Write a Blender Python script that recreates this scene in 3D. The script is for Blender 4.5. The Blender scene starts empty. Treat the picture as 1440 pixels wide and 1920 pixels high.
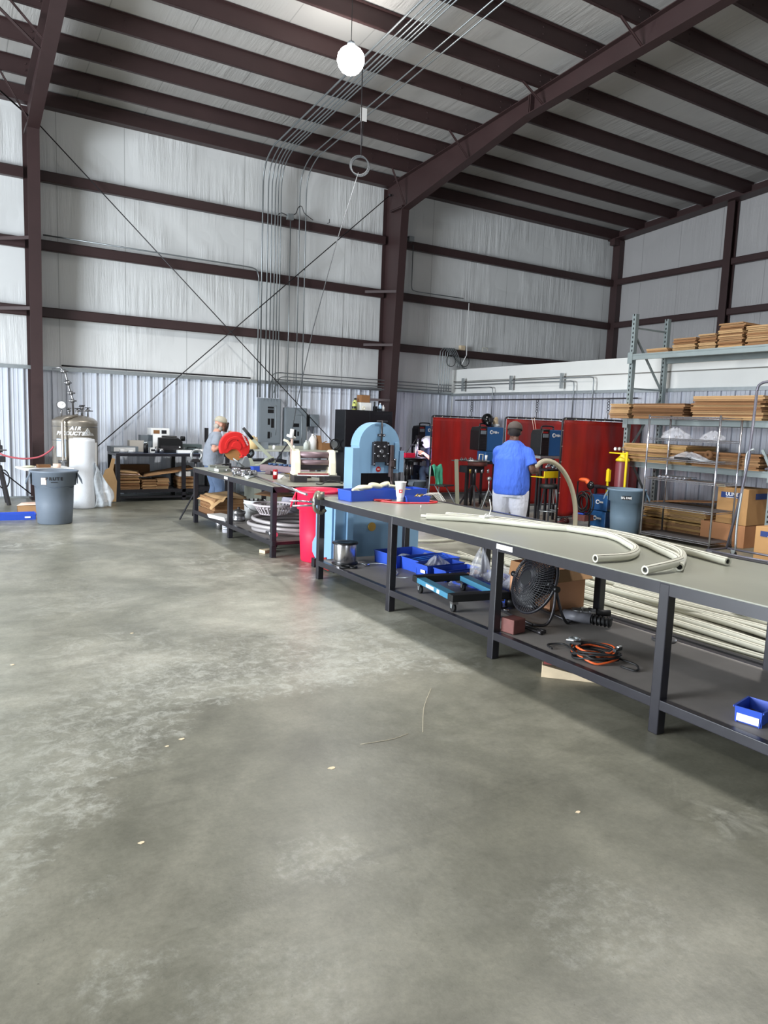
import bpy, bmesh, math, random
from mathutils import Vector, Matrix, Euler
C = bpy.context.scene.collection
PI = math.pi
random.seed(7)

# ------------------------------------------------------------------ materials
def lin(c):
    return tuple((x/12.92 if x <= .04045 else ((x+.055)/1.055)**2.4) for x in [v/255 for v in c])
MATS = {}
def mat(name, col, rough=.5, metal=0., var=.0, vs=3., bump=0., bd=.01, bs=40., spec=.5, emit=None, estr=0, alpha=1., trans=0., stretch=(1,1,1), coat=0):
    if name in MATS: return MATS[name]
    m = bpy.data.materials.new(name); m.use_nodes = True
    n = m.node_tree.nodes; l = m.node_tree.links
    b = n['Principled BSDF']
    c = lin(col)
    b.inputs['Base Color'].default_value = (*c, 1)
    b.inputs['Roughness'].default_value = rough
    b.inputs['Metallic'].default_value = metal
    b.inputs['Specular IOR Level'].default_value = spec
    if coat: b.inputs['Coat Weight'].default_value = coat
    if emit:
        b.inputs['Emission Color'].default_value = (*lin(emit), 1); b.inputs['Emission Strength'].default_value = estr
    if alpha < 1: b.inputs['Alpha'].default_value = alpha
    if trans: b.inputs['Transmission Weight'].default_value = trans
    tc = n.new('ShaderNodeTexCoord'); mp = n.new('ShaderNodeMapping'); mp.inputs['Scale'].default_value = stretch
    l.new(tc.outputs['Object'], mp.inputs['Vector'])
    if var > 0:
        t = n.new('ShaderNodeTexNoise'); t.inputs['Scale'].default_value = vs; t.inputs['Detail'].default_value = 6; t.inputs['Roughness'].default_value = .6
        l.new(mp.outputs['Vector'], t.inputs['Vector'])
        r = n.new('ShaderNodeValToRGB')
        r.color_ramp.elements[0].position = .3; r.color_ramp.elements[1].position = .7
        r.color_ramp.elements[0].color = (*[x*(1-var) for x in c], 1); r.color_ramp.elements[1].color = (*[min(1, x*(1+var)) for x in c], 1)
        l.new(t.outputs['Fac'], r.inputs['Fac']); l.new(r.outputs['Color'], b.inputs['Base Color'])
    if bump > 0:
        t2 = n.new('ShaderNodeTexNoise'); t2.inputs['Scale'].default_value = bs; t2.inputs['Detail'].default_value = 4
        l.new(mp.outputs['Vector'], t2.inputs['Vector'])
        bp = n.new('ShaderNodeBump'); bp.inputs['Strength'].default_value = bump; bp.inputs['Distance'].default_value = bd
        l.new(t2.outputs['Fac'], bp.inputs['Height']); l.new(bp.outputs['Normal'], b.inputs['Normal'])
    MATS[name] = m
    return m

def concrete():
    m = bpy.data.materials.new('concrete_floor'); m.use_nodes = True
    n = m.node_tree.nodes; l = m.node_tree.links; b = n['Principled BSDF']
    tc = n.new('ShaderNodeTexCoord')
    def noise(s, d=8, r=.6, dist=0, mp=None):
        t = n.new('ShaderNodeTexNoise'); t.inputs['Scale'].default_value = s; t.inputs['Detail'].default_value = d
        t.inputs['Roughness'].default_value = r; t.inputs['Distortion'].default_value = dist
        if mp:
            q = n.new('ShaderNodeMapping'); q.inputs['Scale'].default_value = mp[0]; q.inputs['Rotation'].default_value = (0, 0, mp[1])
            l.new(tc.outputs['Object'], q.inputs['Vector']); l.new(q.outputs['Vector'], t.inputs['Vector'])
        else: l.new(tc.outputs['Object'], t.inputs['Vector'])
        return t
    def ramp(t, stops):
        r = n.new('ShaderNodeValToRGB'); cr = r.color_ramp
        while len(cr.elements) < len(stops): cr.elements.new(.5)
        for e, (p, c) in zip(cr.elements, stops): e.position = p; e.color = (*c, 1)
        l.new(t.outputs['Fac'], r.inputs['Fac']); return r
    def mixc(a, bb, mode, fac):
        x = n.new('ShaderNodeMix'); x.data_type = 'RGBA'; x.blend_type = mode
        if isinstance(fac, float): x.inputs[0].default_value = fac
        else: l.new(fac, x.inputs[0])
        l.new(a, x.inputs[6]); l.new(bb, x.inputs[7]); return x.outputs[2]
    g = lambda v: lin((v, v, v-5))
    base = ramp(noise(.55, 9, .62, .6), [(.30, lin((98, 98, 88))), (.46, lin((122, 122, 111))), (.58, lin((142, 141, 130))), (.74, lin((170, 169, 158)))])
    mid = ramp(noise(2.6, 8, .7, .3), [(.3, (.72, .72, .70)), (.5, (.97, .97, .96)), (.72, (1.22, 1.21, 1.2))])
    c1 = mixc(base.outputs['Color'], mid.outputs['Color'], 'MULTIPLY', 1.)
    fine = ramp(noise(38, 6, .8), [(.3, (.76, .76, .75)), (.55, (1.02, 1.02, 1.02)), (.75, (1.22, 1.22, 1.2))])
    c2 = mixc(c1, fine.outputs['Color'], 'MULTIPLY', .8)
    # pale dried spills in patches
    pm = ramp(noise(.42, 5, .5, 1.2), [(.46, (0, 0, 0)), (.62, (1, 1, 1))])
    ps = ramp(noise(3.2, 8, .75, .8), [(.5, (0, 0, 0)), (.66, (1, 1, 1))])
    pp = mixc(pm.outputs['Color'], ps.outputs['Color'], 'MULTIPLY', 1.)
    white = n.new('ShaderNodeRGB'); white.outputs[0].default_value = (*lin((186, 187, 178)), 1)
    q = n.new('ShaderNodeMath'); q.operation = 'MULTIPLY'; q.inputs[1].default_value = .6; l.new(pp, q.inputs[0])
    c3 = mixc(c2, white.outputs[0], 'MIX', q.outputs[0])
    # dark scuffs across
    sc = ramp(noise(1.4, 6, .7, .5, ((.35, 2.2, 1), .15)), [(.56, (1, 1, 1)), (.72, (.66, .66, .65))])
    c4 = mixc(c3, sc.outputs['Color'], 'MULTIPLY', .8)
    # slab toned darker and warmer up to about four metres, paler beyond, with a ragged crusty edge
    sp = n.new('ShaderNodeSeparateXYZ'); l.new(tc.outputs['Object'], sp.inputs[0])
    def mth(op, a, v=None, w_=None):
        x = n.new('ShaderNodeMath'); x.operation = op
        for i, q_ in enumerate((a, v, w_)):
            if q_ is None: continue
            if isinstance(q_, (int, float)): x.inputs[i].default_value = q_
            else: l.new(q_, x.inputs[i])
        return x.outputs[0]
    def sstep(v, e0, e1):
        x = n.new('ShaderNodeMapRange'); x.interpolation_type = 'SMOOTHSTEP'; l.new(v, x.inputs['Value']); x.inputs['From Min'].default_value = e0; x.inputs['From Max'].default_value = e1; return x.outputs['Result']
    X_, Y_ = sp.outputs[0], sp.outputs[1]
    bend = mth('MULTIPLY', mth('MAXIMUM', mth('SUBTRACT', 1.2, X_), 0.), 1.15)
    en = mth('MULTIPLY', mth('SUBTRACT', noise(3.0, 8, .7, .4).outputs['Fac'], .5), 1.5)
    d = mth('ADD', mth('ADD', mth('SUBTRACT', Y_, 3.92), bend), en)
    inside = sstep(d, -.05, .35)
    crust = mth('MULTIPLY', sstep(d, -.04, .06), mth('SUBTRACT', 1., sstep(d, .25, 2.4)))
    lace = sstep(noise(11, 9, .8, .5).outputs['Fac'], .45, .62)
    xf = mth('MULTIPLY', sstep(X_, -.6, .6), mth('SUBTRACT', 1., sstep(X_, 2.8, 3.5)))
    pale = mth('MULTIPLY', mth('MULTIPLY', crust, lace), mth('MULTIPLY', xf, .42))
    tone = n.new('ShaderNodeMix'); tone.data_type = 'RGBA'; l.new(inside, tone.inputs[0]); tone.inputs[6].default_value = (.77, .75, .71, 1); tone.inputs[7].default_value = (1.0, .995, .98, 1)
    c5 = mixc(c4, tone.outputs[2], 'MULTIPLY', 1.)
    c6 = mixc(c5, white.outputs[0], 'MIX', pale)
    pn = mth('MULTIPLY', mth('SUBTRACT', noise(7, 8, .75, .8).outputs['Fac'], .5), .55)
    for (px, py, pr, st) in ((1.2, 2.32, .2, .5), (.18, 2.53, .06, .9), (.42, 2.54, .08, .6), (.42, 2.08, .16, .6), (.75, 1.75, .3, .35), (1.9, 1.55, .3, .4), (2.9, 1.2, .3, .4), (.5, 3.1, .14, .7), (.8, 3.5, .2, .45), (1.0, 6.9, .5, .35), (.9, 7.6, .35, .35), (2.3, 4.2, .4, .55), (1.2, 4.6, .45, .5)):
        v = n.new('ShaderNodeVectorMath'); v.operation = 'DISTANCE'; l.new(tc.outputs['Object'], v.inputs[0]); v.inputs[1].default_value = (px, py, 0)
        k_ = mth('MULTIPLY', mth('MULTIPLY', sstep(mth('ADD', mth('SUBTRACT', pr, v.outputs['Value']), pn), 0, .09), sstep(noise(19+px, 6, .8).outputs['Fac'], .42, .68)), st*.5)
        c6 = mixc(c6, white.outputs[0], 'MIX', k_)
    spk = sstep(noise(70, 3, .6).outputs['Fac'], .66, .74); dk = n.new('ShaderNodeRGB'); dk.outputs[0].default_value = (*lin((62, 58, 48)), 1)
    c6 = mixc(c6, dk.outputs[0], 'MIX', mth('MULTIPLY', spk, .5))
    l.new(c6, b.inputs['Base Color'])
    rr = n.new('ShaderNodeMapRange'); rt = noise(1.1, 5, .6, .5); l.new(rt.outputs['Fac'], rr.inputs['Value'])
    rr.inputs['To Min'].default_value = .25; rr.inputs['To Max'].default_value = .52; l.new(rr.outputs['Result'], b.inputs['Roughness'])
    bp = n.new('ShaderNodeBump'); bp.inputs['Strength'].default_value = .22; bp.inputs['Distance'].default_value = .01
    bt = noise(9, 6, .6); l.new(bt.outputs['Fac'], bp.inputs['Height']); l.new(bp.outputs['Normal'], b.inputs['Normal'])
    return m

def vinyl(name, axis, col, seam=1.22, wrinkle=.5, along=2, off=0.):
    """white insulation facing: seams every `seam` metres along `axis`, wrinkles running along `along`"""
    m = bpy.data.materials.new(name); m.use_nodes = True
    n = m.node_tree.nodes; l = m.node_tree.links; b = n['Principled BSDF']
    c = lin(col); tc = n.new('ShaderNodeTexCoord')
    sp = n.new('ShaderNodeSeparateXYZ'); l.new(tc.outputs['Object'], sp.inputs[0])
    def math_(op, a, v):
        x = n.new('ShaderNodeMath'); x.operation = op
        l.new(a, x.inputs[0])
        if isinstance(v, float): x.inputs[1].default_value = v
        else: l.new(v, x.inputs[1])
        return x.outputs[0]
    a = math_('DIVIDE', math_('ADD', sp.outputs[axis], off+100*seam), float(seam))
    fr = math_('FRACT', a, 0.)
    ds = math_('ABSOLUTE', math_('SUBTRACT', fr, .5), 0.)
    line = math_('GREATER_THAN', ds, .4935)
    t = n.new('ShaderNodeTexNoise'); t.inputs['Scale'].default_value = 1.0; t.inputs['Detail'].default_value = 7; t.inputs['Roughness'].default_value = .62
    mp = n.new('ShaderNodeMapping'); s = [7., 7., 7.]; s[along] = .5
    mp.inputs['Scale'].default_value = s; l.new(tc.outputs['Object'], mp.inputs['Vector']); l.new(mp.outputs['Vector'], t.inputs['Vector'])
    t3 = n.new('ShaderNodeTexNoise'); t3.inputs['Scale'].default_value = .8; l.new(tc.outputs['Object'], t3.inputs['Vector'])
    rg = n.new('ShaderNodeMapRange'); rg.inputs['From Min'].default_value = .4; rg.inputs['From Max'].default_value = .62; l.new(t3.outputs['Fac'], rg.inputs['Value'])
    hgt = math_('MULTIPLY', t.outputs['Fac'], rg.outputs['Result'])
    hh = math_('ADD', hgt, math_('MULTIPLY', math_('SMOOTH_MIN', ds, .47), -.0))
    bp = n.new('ShaderNodeBump'); bp.inputs['Strength'].default_value = wrinkle; bp.inputs['Distance'].default_value = .06
    l.new(hh, bp.inputs['Height']); l.new(bp.outputs['Normal'], b.inputs['Normal'])
    mx = n.new('ShaderNodeMix'); mx.data_type = 'RGBA'; l.new(line, mx.inputs[0])
    t2 = n.new('ShaderNodeTexNoise'); t2.inputs['Scale'].default_value = .9; l.new(tc.outputs['Object'], t2.inputs['Vector'])
    r = n.new('ShaderNodeValToRGB'); r.color_ramp.elements[0].position = .3; r.color_ramp.elements[1].position = .7
    r.color_ramp.elements[0].color = (*[x*.93 for x in c], 1); r.color_ramp.elements[1].color = (*c, 1)
    l.new(t2.outputs['Fac'], r.inputs['Fac']); l.new(r.outputs['Color'], mx.inputs[6]); mx.inputs[7].default_value = (*[x*.66 for x in c], 1)
    l.new(mx.outputs[2], b.inputs['Base Color']); b.inputs['Roughness'].default_value = .42
    return m

# ------------------------------------------------------------------ mesh builder
def cr(pts, n=8, closed=False):
    P = [Vector(p) for p in pts]; out = []
    m = len(P); rng = m if closed else m-1
    for i in range(rng):
        p0 = P[(i-1) % m] if closed or i > 0 else P[0]*2-P[1]
        p1 = P[i]; p2 = P[(i+1) % m]
        p3 = P[(i+2) % m] if closed or i+2 < m else p2*2-p1
        for k in range(n):
            t = k/n
            out.append(.5*((2*p1)+(p2-p0)*t+(2*p0-5*p1+4*p2-p3)*t*t+(3*p1-p0-3*p2+p3)*t**3))
    if not closed: out.append(P[-1])
    return out

class MB:
    def __init__(s): s.v = []; s.f = []; s.sm = []; s.M = Matrix.Identity(4)
    def at(s, loc=(0, 0, 0), rot=(0, 0, 0), sc=(1, 1, 1)):
        s.M = Matrix.LocRotScale(Vector(loc), Euler(rot), Vector(sc)); return s
    def add(s, vs, fs, smooth=False):
        b = len(s.v)
        s.v += [s.M @ Vector(p) for p in vs]
        s.f += [[b+i for i in f] for f in fs]; s.sm += [smooth]*len(fs); return s
    def box(s, c, d, rot=None):
        hx, hy, hz = d[0]/2, d[1]/2, d[2]/2
        vs = [Vector((x*hx, y*hy, z*hz)) for x in (-1, 1) for y in (-1, 1) for z in (-1, 1)]
        if rot: R = Euler(rot).to_matrix(); vs = [R @ v for v in vs]
        vs = [v+Vector(c) for v in vs]
        return s.add(vs, [(0, 1, 3, 2), (4, 6, 7, 5), (0, 4, 5, 1), (2, 3, 7, 6), (0, 2, 6, 4), (1, 5, 7, 3)])
    def bb(s, x0, x1, y0, y1, z0, z1):
        return s.box(((x0+x1)/2, (y0+y1)/2, (z0+z1)/2), (abs(x1-x0), abs(y1-y0), abs(z1-z0)))
    def bar(s, p0, p1, w, h=None):
        h = h or w; p0 = Vector(p0); p1 = Vector(p1); d = (p1-p0)
        if abs(d.normalized().z) > .999: a = Vector((1, 0, 0))
        else: a = d.cross(Vector((0, 0, 1))).normalized()
        b = d.cross(a).normalized(); vs = []
        for p in (p0, p1):
            for i, j in ((-1, -1), (1, -1), (1, 1), (-1, 1)): vs.append(p+a*i*w/2+b*j*h/2)
        return s.add(vs, [(0, 1, 2, 3), (7, 6, 5, 4), (0, 4, 5, 1), (1, 5, 6, 2), (2, 6, 7, 3), (3, 7, 4, 0)])
    def tube(s, pts, r, seg=8, closed=False, caps=True, ell=None):
        P = [Vector(p) for p in pts]; m = len(P)
        R = r if isinstance(r, (list, tuple)) else [r]*m
        T = []
        for i in range(m):
            a = P[(i-1) % m] if (closed or i > 0) else P[i]; b = P[(i+1) % m] if (closed or i < m-1) else P[i]
            t = b-a
            T.append(t.normalized() if t.length > 1e-9 else Vector((0, 0, 1)))
        up = Vector((0, 0, 1)) if abs(T[0].z) < .9 else Vector((0, 1, 0))
        nrm = (up-T[0]*up.dot(T[0])).normalized(); vs = []
        for i in range(m):
            if i:
                nrm = nrm-T[i]*nrm.dot(T[i])
                nrm = nrm.normalized() if nrm.length > 1e-6 else Vector((1, 0, 0))
            bi = T[i].cross(nrm)
            ex, ey = (ell if ell else (1, 1))
            for k in range(seg):
                a = 2*PI*k/seg; vs.append(P[i]+(nrm*math.cos(a)*ey+bi*math.sin(a)*ex)*R[i])
        fs = []
        for i in range(m if closed else m-1):
            j = (i+1) % m
            for k in range(seg):
                k2 = (k+1) % seg; fs.append((i*seg+k, i*seg+k2, j*seg+k2, j*seg+k))
        s.add(vs, fs, True)
        if caps and not closed:
            s.add([vs[k] for k in range(seg)], [tuple(range(seg-1, -1, -1))])
            s.add([vs[(m-1)*seg+k] for k in range(seg)], [tuple(range(seg))])
        return s
    def cyl(s, p0, p1, r0, r1=None, seg=16, caps=True):
        return s.tube([p0, p1], [r0, r0 if r1 is None else r1], seg, caps=caps)
    def lathe(s, prof, c=(0, 0, 0), seg=24, a0=0, a1=2*PI, sx=1, sy=1, smooth=True):
        full = abs(a1-a0-2*PI) < 1e-6; m = seg if full else seg+1; vs = []
        for r, z in prof:
            for k in range(m):
                a = a0+(a1-a0)*k/seg; vs.append(Vector((c[0]+r*sx*math.cos(a), c[1]+r*sy*math.sin(a), c[2]+z)))
        fs = []
        for i in range(len(prof)-1):
            for k in range(seg):
                k2 = (k+1) % m; fs.append((i*m+k, i*m+k2, (i+1)*m+k2, (i+1)*m+k))
        return s.add(vs, fs, smooth)
    def prism(s, poly, d0, d1, axis='y'):
        """polygon in the two other axes (x,z for y; y,z for x; x,y for z) extruded d0..d1"""
        def mk(p, d): return {'y': (p[0], d, p[1]), 'x': (d, p[0], p[1]), 'z': (p[0], p[1], d)}[axis]
        m = len(poly); vs = [mk(p, d0) for p in poly]+[mk(p, d1) for p in poly]
        fs = [tuple(range(m)), tuple(range(2*m-1, m-1, -1))]+[(i, i+m, (i+1) % m+m, (i+1) % m) for i in range(m)]
        return s.add(vs, fs)
    def ball(s, c, r, seg=16, rings=10, sc=(1, 1, 1), rot=None):
        vs = []; R = Euler(rot).to_matrix() if rot else None
        for i in range(rings+1):
            t = PI*i/rings
            for k in range(seg):
                a = 2*PI*k/seg
                v = Vector((r*sc[0]*math.sin(t)*math.cos(a), r*sc[1]*math.sin(t)*math.sin(a), r*sc[2]*math.cos(t)))
                if R: v = R @ v
                vs.append(v+Vector(c))
        fs = [(i*seg+k, (i+1)*seg+k, (i+1)*seg+(k+1) % seg, i*seg+(k+1) % seg) for i in range(rings) for k in range(seg)]
        return s.add(vs, fs, True)
    def grid(s, fn, nu, nv, smooth=True):
        vs = [Vector(fn(i/nu, j/nv)) for i in range(nu+1) for j in range(nv+1)]
        fs = [(i*(nv+1)+j, (i+1)*(nv+1)+j, (i+1)*(nv+1)+j+1, i*(nv+1)+j+1) for i in range(nu) for j in range(nv)]
        return s.add(vs, fs, smooth)
    def torus(s, c, R, r, axis='z', seg=28, rs=8, rot=None, sc=(1, 1)):
        pts = []
        for k in range(seg):
            a = 2*PI*k/seg; x, y = R*sc[0]*math.cos(a), R*sc[1]*math.sin(a)
            p = Vector({'z': (x, y, 0), 'x': (0, x, y), 'y': (x, 0, y)}[axis])
            if rot: p = Euler(rot).to_matrix() @ p
            pts.append(p+Vector(c))
        return s.tube(pts, r, rs, closed=True)
    def build(s, name, m, parent=None, loc=None, rot=None, bevel=0, solid=0, sub=0, remesh=0, smooth=0, fix=True):
        me = bpy.data.meshes.new(name)
        me.from_pydata([tuple(v) for v in s.v], [], s.f); me.polygons.foreach_set('use_smooth', s.sm); me.update()
        if fix:
            b = bmesh.new(); b.from_mesh(me); bmesh.ops.remove_doubles(b, verts=b.verts, dist=1e-5)
            bmesh.ops.recalc_face_normals(b, faces=b.faces); b.to_mesh(me); b.free()
        o = bpy.data.objects.new(name, me); C.objects.link(o)
        me.materials.append(m if not isinstance(m, str) else MATS[m])
        if parent: o.parent = parent
        if loc: o.location = loc
        if rot: o.rotation_euler = rot
        if remesh:
            r = o.modifiers.new('r', 'REMESH'); r.mode = 'VOXEL'; r.voxel_size = remesh; r.use_smooth_shade = True
            if smooth: q = o.modifiers.new('s', 'SMOOTH'); q.iterations = smooth; q.factor = .6
        if bevel:
            q = o.modifiers.new('b', 'BEVEL'); q.width = bevel; q.segments = 2; q.limit_method = 'ANGLE'; q.angle_limit = .9
        if solid: q = o.modifiers.new('t', 'SOLIDIFY'); q.thickness = solid; q.offset = 0
        if sub: q = o.modifiers.new('u', 'SUBSURF'); q.levels = sub; q.render_levels = sub
        return o

def tag(o, label, cat, group=None, kind=None):
    o['label'] = label; o['category'] = cat
    if group: o['group'] = group
    if kind: o['kind'] = kind
    return o
def thing(name, label, cat, loc=(0, 0, 0), rz=0, group=None):
    o = bpy.data.objects.new(name, None); C.objects.link(o); o.empty_display_size = .05
    o.location = loc; o.rotation_euler = (0, 0, rz)
    return tag(o, label, cat, group)
def struct(name, mb, m, **k):
    o = mb.build(name, m, **k); o['kind'] = 'structure'; return o
def dup(root, loc=None, rot=None, label=None, group=None, scale=None):
    r = root.copy(); C.objects.link(r)
    if loc is not None: r.location = loc
    if rot is not None: r.rotation_euler = rot
    if scale is not None: r.scale = scale
    if label: r['label'] = label
    if group: r['group'] = group
    for ch in list(root.children):
        c = ch.copy(); C.objects.link(c); c.parent = r
        for g in list(ch.children):
            d = g.copy(); C.objects.link(d); d.parent = c
    return r
def text(s, size, m, parent, loc, rot, name='lettering', ext=.0012, align='CENTER', shear=0, sx=1, bold=0):
    cu = bpy.data.curves.new(name, 'FONT'); cu.body = s; cu.size = size; cu.extrude = ext; cu.align_x = align; cu.align_y = 'CENTER'; cu.shear = shear; cu.offset = bold
    t = bpy.data.objects.new(name, cu); C.objects.link(t); bpy.context.view_layer.update()
    me = bpy.data.meshes.new_from_object(t.evaluated_get(bpy.context.evaluated_depsgraph_get()))
    bpy.data.objects.remove(t); bpy.data.curves.remove(cu)
    o = bpy.data.objects.new(name, me); C.objects.link(o); me.materials.clear(); me.materials.append(m if not isinstance(m, str) else MATS[m])
    if parent: o.parent = parent
    o.location = loc; o.rotation_euler = rot; o.scale = (sx, 1, 1)
    return o

# ------------------------------------------------------------------ palette
mat('cord_grey', (74, 76, 78), .8, spec=.1)
mat('steel_red', (58, 40, 40), .5, 0, .10, 2.5)
mat('galv', (176, 182, 184), .38, .75, .08, 12)
mat('conduit', (132, 137, 139), .35, .6)
mat('black_paint', (30, 29, 34), .42, 0, .15, 8)
mat('bench_frame', (36, 35, 41), .32, 0, .18, 7)
mat('bench_top', (140, 140, 127), .34, .05, .07, 2.2, stretch=(1, .4, 1))
mat('bench_shelf', (126, 121, 117), .6, .1, .12, 3)
mat('corrugated', (214, 219, 228), .34, .08, .04, 1.5)
mat('corr_galv', (196, 198, 206), .30, .4, .06, 1.5)
mat('cardboard', (158, 121, 83), .85, 0, .08, 4)
mat('cardboard_d', (138, 98, 62), .85, 0, .08, 4)
mat('cardboard_l', (182, 147, 104), .85, 0, .08, 4)
mat('cardboard_y', (192, 156, 98), .85, 0, .08, 4)
mat('cardboard_edge', (112, 78, 48), .9, 0, .1, 9)
mat('can_grey', (104, 114, 126), .5, 0, .04, 4)
mat('can_blue', (112, 134, 152), .5, 0, .04, 4)
mat('can_red', (224, 34, 74), .42, 0, .03, 4)
mat('blue_plastic', (48, 82, 184), .38, 0, .05, 5)
mat('saw_blue', (124, 160, 190), .4, 0, .05, 3)
mat('white_plastic', (232, 232, 230), .4)
mat('white_paper', (238, 238, 236), .7)
mat('black_plastic', (18, 18, 20), .4)
mat('black_rubber', (14, 14, 15), .6)
mat('steel', (150, 150, 152), .28, .9, .08, 20)
mat('dark_steel', (66, 64, 66), .42, .7, .15, 12)
mat('stainless', (168, 160, 148), .36, .7, .06, 9, stretch=(1, 1, .15))
mat('chrome', (205, 205, 212), .16, .95)
mat('hose_white', (198, 196, 180), .5, 0, .04, 10)
mat('hose_tan', (186, 176, 152), .5, 0, .04, 10)
mat('hose_dark_line', (120, 116, 104), .6)
mat('cream_paint', (226, 220, 196), .4, 0, .05, 8)
mat('red_paint', (214, 40, 38), .38, 0, .05, 6)
mat('red_vinyl', (152, 30, 24), .4, 0, .2, 2, bump=.12, bs=5, stretch=(3, 3, .5))
mat('deep_red', (150, 24, 22), .4)
mat('yellow', (232, 204, 30), .4)
mat('miller_blue', (38, 88, 140), .38)
mat('grey_box', (116, 124, 130), .45, 0, .03, 6)
mat('plastic_bag', (215, 215, 220), .2, 0, .05, 20, alpha=.32)
mat('foam', (216, 219, 223), .6, 0, .03, 12, bump=.3, bs=60)
mat('film', (225, 232, 238), .35, 0, .06, 10, alpha=.5, bump=1., bd=.03, bs=14)
mat('orange', (214, 92, 40), .5)
mat('brown_steel', (104, 60, 54), .6, .1, .2, 14)
mat('wood_light', (216, 196, 164), .8, 0, .08, 14)
mat('tan_plastic', (218, 190, 138), .5)
mat('green_cloth', (72, 168, 134), .85, 0, .1, 12, bump=.4, bs=30)
mat('skin_dark', (84, 54, 42), .55); mat('skin_light', (206, 150, 128), .55)
mat('royal_cloth', (66, 104, 206), .85, 0, .06, 9, bump=1., bd=.06, bs=3.2, stretch=(2.6, 2.6, .9))
mat('white_cloth', (206, 206, 216), .85, 0, .05, 9, bump=1., bd=.04, bs=5)
mat('grey_cloth', (134, 140, 150), .88, 0, .06, 12, bump=1., bd=.04, bs=5)
mat('denim', (86, 104, 132), .88, 0, .12, 14, bump=.4, bs=14)
mat('cap_tan', (168, 162, 144), .85, 0, .15, 40)
mat('beard', (170, 162, 152), .9)
mat('hair_dark', (34, 28, 26), .8)
mat('glove_cloth', (226, 220, 186), .85, 0, .05, 14)
mat('brass', (184, 150, 80), .35, .8)
mat('gas_maroon', (120, 56, 62), .4)
mat('pink_box', (226, 196, 178), .8)
mat('basket', (206, 196, 198), .5)
mat('label_blue', (34, 58, 118), .6)
mat('teal_paint', (62, 122, 150), .45)
# ================================================================== THE BUILDING
YW, XE, XL, YF = 15.34, 17.0, -9.0, -9.0
zp = lambda y: 7.14+.075*(YW-y)          # underside of the purlins
zc = lambda y: zp(y)+.27                 # insulation above them
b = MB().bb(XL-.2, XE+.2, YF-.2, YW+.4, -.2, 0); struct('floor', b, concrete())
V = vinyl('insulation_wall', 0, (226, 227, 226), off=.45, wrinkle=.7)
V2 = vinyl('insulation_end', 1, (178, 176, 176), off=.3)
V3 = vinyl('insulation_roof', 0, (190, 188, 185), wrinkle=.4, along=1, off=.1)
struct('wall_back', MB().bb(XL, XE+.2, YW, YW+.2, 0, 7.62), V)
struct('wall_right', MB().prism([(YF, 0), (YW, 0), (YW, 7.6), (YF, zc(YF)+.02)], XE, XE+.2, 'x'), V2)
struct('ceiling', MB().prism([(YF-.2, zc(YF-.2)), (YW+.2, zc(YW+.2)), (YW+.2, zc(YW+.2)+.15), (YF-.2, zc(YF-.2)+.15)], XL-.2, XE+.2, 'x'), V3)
# left wall with an open loading door, and the wall behind the viewer with another
lw = MB()
lw.bb(XL-.2, XL, YF, 3.2, 0, zc(YF)-.3); lw.bb(XL-.2, XL, 9.4, YW, 0, 7.4); lw.bb(XL-.2, XL, 3.2, 9.4, 4.6, 7.6)
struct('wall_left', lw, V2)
fw = MB(); fw.bb(XL, -2.5, YF-.2, YF, 0, zc(YF)); fw.bb(3.5, XE, YF-.2, YF, 0, zc(YF)); fw.bb(-2.5, 3.5, YF-.2, YF, 4.4, zc(YF))
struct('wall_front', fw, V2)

# corrugated liner panels
def ribs(x0, x1, z0, z1, face, axis='x', sgn=-1):
    """ribbed sheet; `face` is the flat plane, ribs stand out by sgn; runs along axis"""
    prof = []; x = x0
    while x < x1-1e-6:
        for dx, h in ((0, .0), (.004, .04), (.024, .04), (.028, .0), (.095, 0), (.099, .007), (.112, .007), (.116, 0), (.17, 0), (.174, .007), (.187, .007), (.191, 0)):
            if x+dx <= x1: prof.append((x+dx, face+sgn*h))
        x += .258
    prof.append((x1, face)); n = len(prof)
    P = (lambda a, d, z: (a, d, z)) if axis == 'x' else (lambda a, d, z: (d, a, z))
    m = MB(); vs = [P(a, d, z0) for a, d in prof]+[P(a, d, z1) for a, d in prof]
    m.add(vs, [(i, i+1, n+i+1, n+i) for i in range(n-1)]); return m
cor = ribs(XL, 11.3, .0, 2.44, YW-.03); o = struct('wall_back_liner', cor, 'corrugated', fix=False)
cap = MB().bb(XL, 11.3, YW-.085, YW, 2.43, 2.50); struct('trim_1', cap, 'galv')
struct('trim_2', MB().bb(XL, 11.25, YW-.075, YW-.0, 0, .035), 'galv')
# inner office partition
struct('wall_partition', MB().bb(11.32, 11.46, 1.2, YW, 0, 3.08), mat('board_white', (222, 222, 218), .7, 0, .03, 2))
struct('wall_partition_liner', ribs(1.2, YW-.08, 0, 2.42, 11.31, 'y', -1), 'corr_galv', fix=False)
struct('trim_3', MB().bb(11.24, 11.32, 1.2, YW-.08, 2.41, 2.47), 'galv')
struct('trim_4', MB().bb(11.305, 11.32, 1.2, YW-.08, 2.765, 2.785), mat('joint', (120, 118, 112), .8))

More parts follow.
